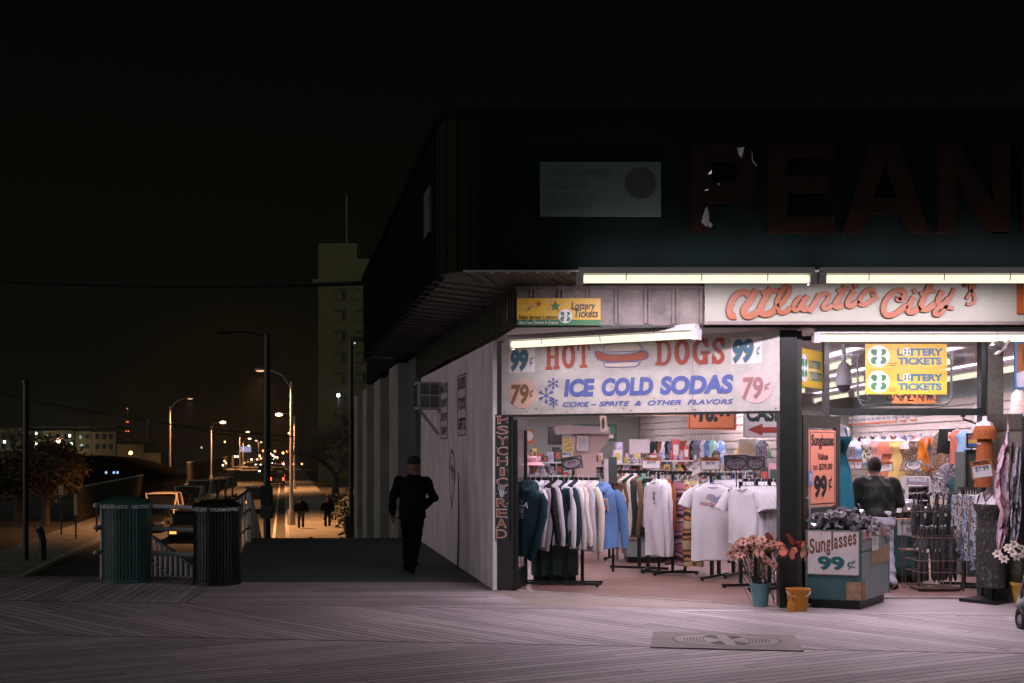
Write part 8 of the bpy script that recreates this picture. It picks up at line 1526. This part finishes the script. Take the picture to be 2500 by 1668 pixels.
ar = thing('arched_shed', 'long black shed with a curved roof across the lot', 'shed', (P(270, 1150, 108).x, 108, ST)); far_ = frz(108); mb = MB(); cv_ = [(150, 1190), (155, 1118), (175, 1113), (215, 1115), (265, 1119), (305, 1127), (350, 1141), (395, 1160), (400, 1172), (330, 1178), (320, 1196)]; mb.prism([far_.at(*far_.px(*p)) for p in cv_], (0, 8, 0)); mb.build('roof_shell', M('black_roof', (.004, .004, .0035), .95, spec=0), ar, w=True)
mb = MB(); u0, u1 = far_.px(160, 0)[0], far_.px(395, 0)[0]; mb.obox(far_.o, far_.U, far_.V, far_.N, u0, u1, ST, far_.px(0, 1176)[1], -7.5, -.3); mb.build('wall', M('brown_plank_wall', (.05, .038, .022), .9, var=.2), ar, w=True)
def wallrun(label, a, b, h, mat, name='garden_wall'):
    a, b = V(a), V(b); d = (b - a).normalized(); n = V((-d.y, d.x, 0)) * .12; r = thing(name, label, 'wall', (a + b) / 2); mb = MB(); mb.prism([a - n, b - n, b + n, a + n], (0, 0, h)); mb.build('wall_face', mat, r, w=True); mb = MB(); n2 = n * 1.4; mb.prism([a - n2 + V((0, 0, h + .002)), b - n2 + V((0, 0, h + .002)), b + n2 + V((0, 0, h + .002)), a + n2 + V((0, 0, h + .002))], (0, 0, .08)); mb.build('coping', M('kerb_stone'), r, w=True)
wallrun('brown boundary wall along the sidewalk behind the parked cars', SP(-15.2, 74, ST), SP(-15.2, 135, ST), 2.0, M('brown_plank_wall')); wallrun('long dark wall along the far sidewalk beyond the parked cars', SP(-14.9, 155, ST), SP(-14.9, 330, ST), 2.6, M('dark_wall', (.025, .02, .016), .9, var=.3))
def chain_fence(label, a, b, h, n):
    a, b = V(a), V(b); r = thing('wire_fence', label, 'fence', a)
    for i in range(n): mb = MB(); p = a + (b - a) * i / (n - 1); mb.tube([p, p + V((0, 0, h))], .05, 6); mb.build('post', MGALV, r, w=True)
    for z in (h, .3): mb = MB(); mb.tube([a + V((0, 0, z)), b + V((0, 0, z))], .03, 5); mb.build('rail', MIRON, r, w=True)
chain_fence('thin wire fence with pale posts along the edge of the lot', SP(-33, 64, ST), SP(-21.3, 60, ST), 2.6, 4)
for lab, x0, y0, x1, y1, Z in (('white notice board on the wire fence', 144, 1186, 154, 1208, 61), ('tall narrow white board at the fence gate', 181, 1206, 188, 1258, 58)):
    fz_ = frz(Z); o = plate('notice_sign', lab, 'sign', fz_, (x0, y1, x1, y0) if False else (x0, y0, x1, y1), M('dim_white_board', (.42, .36, .28), .7), 0, .05); a = fz_.px((x0 + x1) / 2, y1); mb = MB(); mb.tube([fz_.at(a[0], a[1], -.03), fz_.at(a[0], ST, -.03)], .04, 6); mb.build('post', MIRON, o, w=True)
for lab, x, y0, y1, Z, rr in (('thin black post on the lot beside the bin', 236, 1232, 1304, 63, .05), ('thick dark pole at the near corner of the lot', 63, 930, 1345, 47, .11)): a = P(x, y0, Z); r = thing('lot_post', lab, 'post', (a.x, Z, ST)); mb = MB(); mb.tube([V((a.x, Z, ST)), a], rr, 8); mb.build('shaft', MIRON, r, w=True); mb = MB(); mb.lathe([(rr * 1.3, 0), (rr * 1.3, .12), (rr, .14)], a - V((0, 0, .1)), 8); mb.build('cap', MIRON, r, w=True)
bo = thing('bent_post', 'short bent metal post leaning on the lit lot pavement', 'post', V((P(103, 1300, 47).x, 47, ST))); mb = MB(); a = P(104, 1350, 47); mb.tube([V((a.x, 47, ST)), P(104, 1318, 47), P(100, 1300, 47), P(95, 1290, 47)], .14, 8); mb.build('shaft', MIRON, bo, w=True); mb = MB(); mb.ball(P(95, 1288, 47), .1, 6, 5); mb.build('cap', M('grey_steel'), bo, w=True)
def leaf_tree(label, base, h, crown, cr, n, leafm, seed, name='tree', cat='tree', bare=False):
    rn_ = random.Random(seed); r = thing(name, label, cat, base); mb = MB(); tips = []
    def grow(p, d, l, rad_, lv):
        e = p + d * l; m = (p + e) / 2 + V((rn_.uniform(-1, 1), rn_.uniform(-1, 1), rn_.uniform(-.3, .6))) * l * .10; mb.tube([p, m, e], [rad_, rad_ * .85, rad_ * .68], 5 if lv > 1 else 8)
        if lv >= (6 if bare else 3): tips.append(e); return
        if lv >= 2: tips.append(m); tips.append(e)
        for _ in range(3 if lv < 4 else 2):
            nd = (d + V((rn_.uniform(-1, 1), rn_.uniform(-1, 1), rn_.uniform(-.35, .55))) * .85).normalized(); grow(e, nd, l * rn_.uniform(.62, .85), rad_ * .62, lv + 1)
    th = h * (.28 if bare else .3); mb.tube([(0, 0, 0), (0, .02, th * .5), (.03, 0, th)], [crown * .07, crown * .055, crown * .05], 9)
    for _ in range(4): grow(V((.03, 0, th)), V((rn_.uniform(-1, 1), rn_.uniform(-1, 1), rn_.uniform(.5, 1.3))).normalized(), h * .22, crown * .034, 1)
    mb.build('trunk', M('dark_bark', (.07, .055, .04), .9, var=.3), r, smooth=60); mb = MB()
    for i in range(n):
        p = rn_.choice(tips) + V((rn_.gauss(0, 1), rn_.gauss(0, 1), rn_.gauss(0, .8))) * cr; a = V((rn_.uniform(-1, 1), rn_.uniform(-1, 1), rn_.uniform(-1, 1))).normalized(); b = a.orthogonal().normalized(); s = rn_.uniform(.05, .12) * (1 if bare else 1.5); mb.poly([p - a * s, p + b * s * .6, p + a * s, p - b * s * .6])
    mb.build('crown', leafm, r); return r
MLF = M('dry_leaf', (.07, .04, .015), .8, var=.5, scale=2); MLG = M('dark_leaf', (.04, .045, .018), .8, var=.5, scale=2)
leaf_tree('bare branched tree spreading over the near sidewalk beyond the lamp pole', SP(2.2, 82, ST), 7.5, 5, .35, 900, MLG, 5, bare=True); leaf_tree('bare branched tree nearer the grey pilaster building', SP(2.4, 58, ST), 5.2, 4, .3, 700, MLG, 9, bare=True); leaf_tree('smaller bare tree farther along the near sidewalk', SP(1.8, 110, ST), 7, 5, .35, 600, MLG, 14, bare=True)
leaf_tree('brown leafy tree lit orange at the edge of the lot', V((P(112, 1200, 70).x, 70, ST)), 5.4, 3.5, .5, 3200, MLF, 3); leaf_tree('dark leafy tree beside the orange-lit one', V((P(45, 1200, 74).x, 74, ST)), 5.2, 4, .6, 2600, MLG, 8); leaf_tree('thin bare tree before the far apartment block', V((P(46, 1100, 150).x, 150, ST)), 8, 4, .3, 200, MLG, 17, bare=True)
for lab, a, Z, n, sd in (('low dark hedge beside the near sidewalk', 1.7, 66, 1500, 2), ('low dark hedge farther along the near sidewalk', 1.7, 76, 1500, 4), ('dark shrub against the grey pilaster building', 1.0, 50, 1200, 6)):
    q = SP(a, Z, ST); r = thing('hedge', lab, 'hedge', q); rn_ = random.Random(sd); mb = MB()
    for i in range(n): p = V((rn_.gauss(0, .5), rn_.uniform(-5, 5), abs(rn_.gauss(.6, .45)))); aa = V((rn_.uniform(-1, 1), rn_.uniform(-1, 1), rn_.uniform(-1, 1))).normalized(); b = aa.orthogonal().normalized(); s = .12; mb.poly([p - aa * s, p + b * s * .6, p + aa * s, p - b * s * .6])
    mb.build('foliage', MLG, r); mb = MB()
    for i in range(9): mb.tube([(0, -4.5 + i, 0), (.1, -4.5 + i, .5), (.0, -4.3 + i, .9)], [.04, .03, .01], 5)
    mb.build('stem', M('dark_bark'), r)
bpy.data.scenes.remove(_TMP)
# ---------------------------------------------------------------- the damp night air
mb = MB(); mb.box((0, 300, 20), (700, 640, 46)); hz_ = mb.build('haze', bpy.data.materials.new('night_haze')); tag(hz_, kind='stuff')
_m = hz_.data.materials[0]; _m.use_nodes = True; _n = _m.node_tree.nodes; _n.remove(_n['Principled BSDF']); _v = _n.new('ShaderNodeVolumePrincipled'); _v.inputs['Density'].default_value = .0004; _v.inputs['Color'].default_value = (.9, .9, .9, 1); _v.inputs['Anisotropy'].default_value = .9; _m.node_tree.links.new(_v.outputs[0], _n['Material Output'].inputs['Volume'])
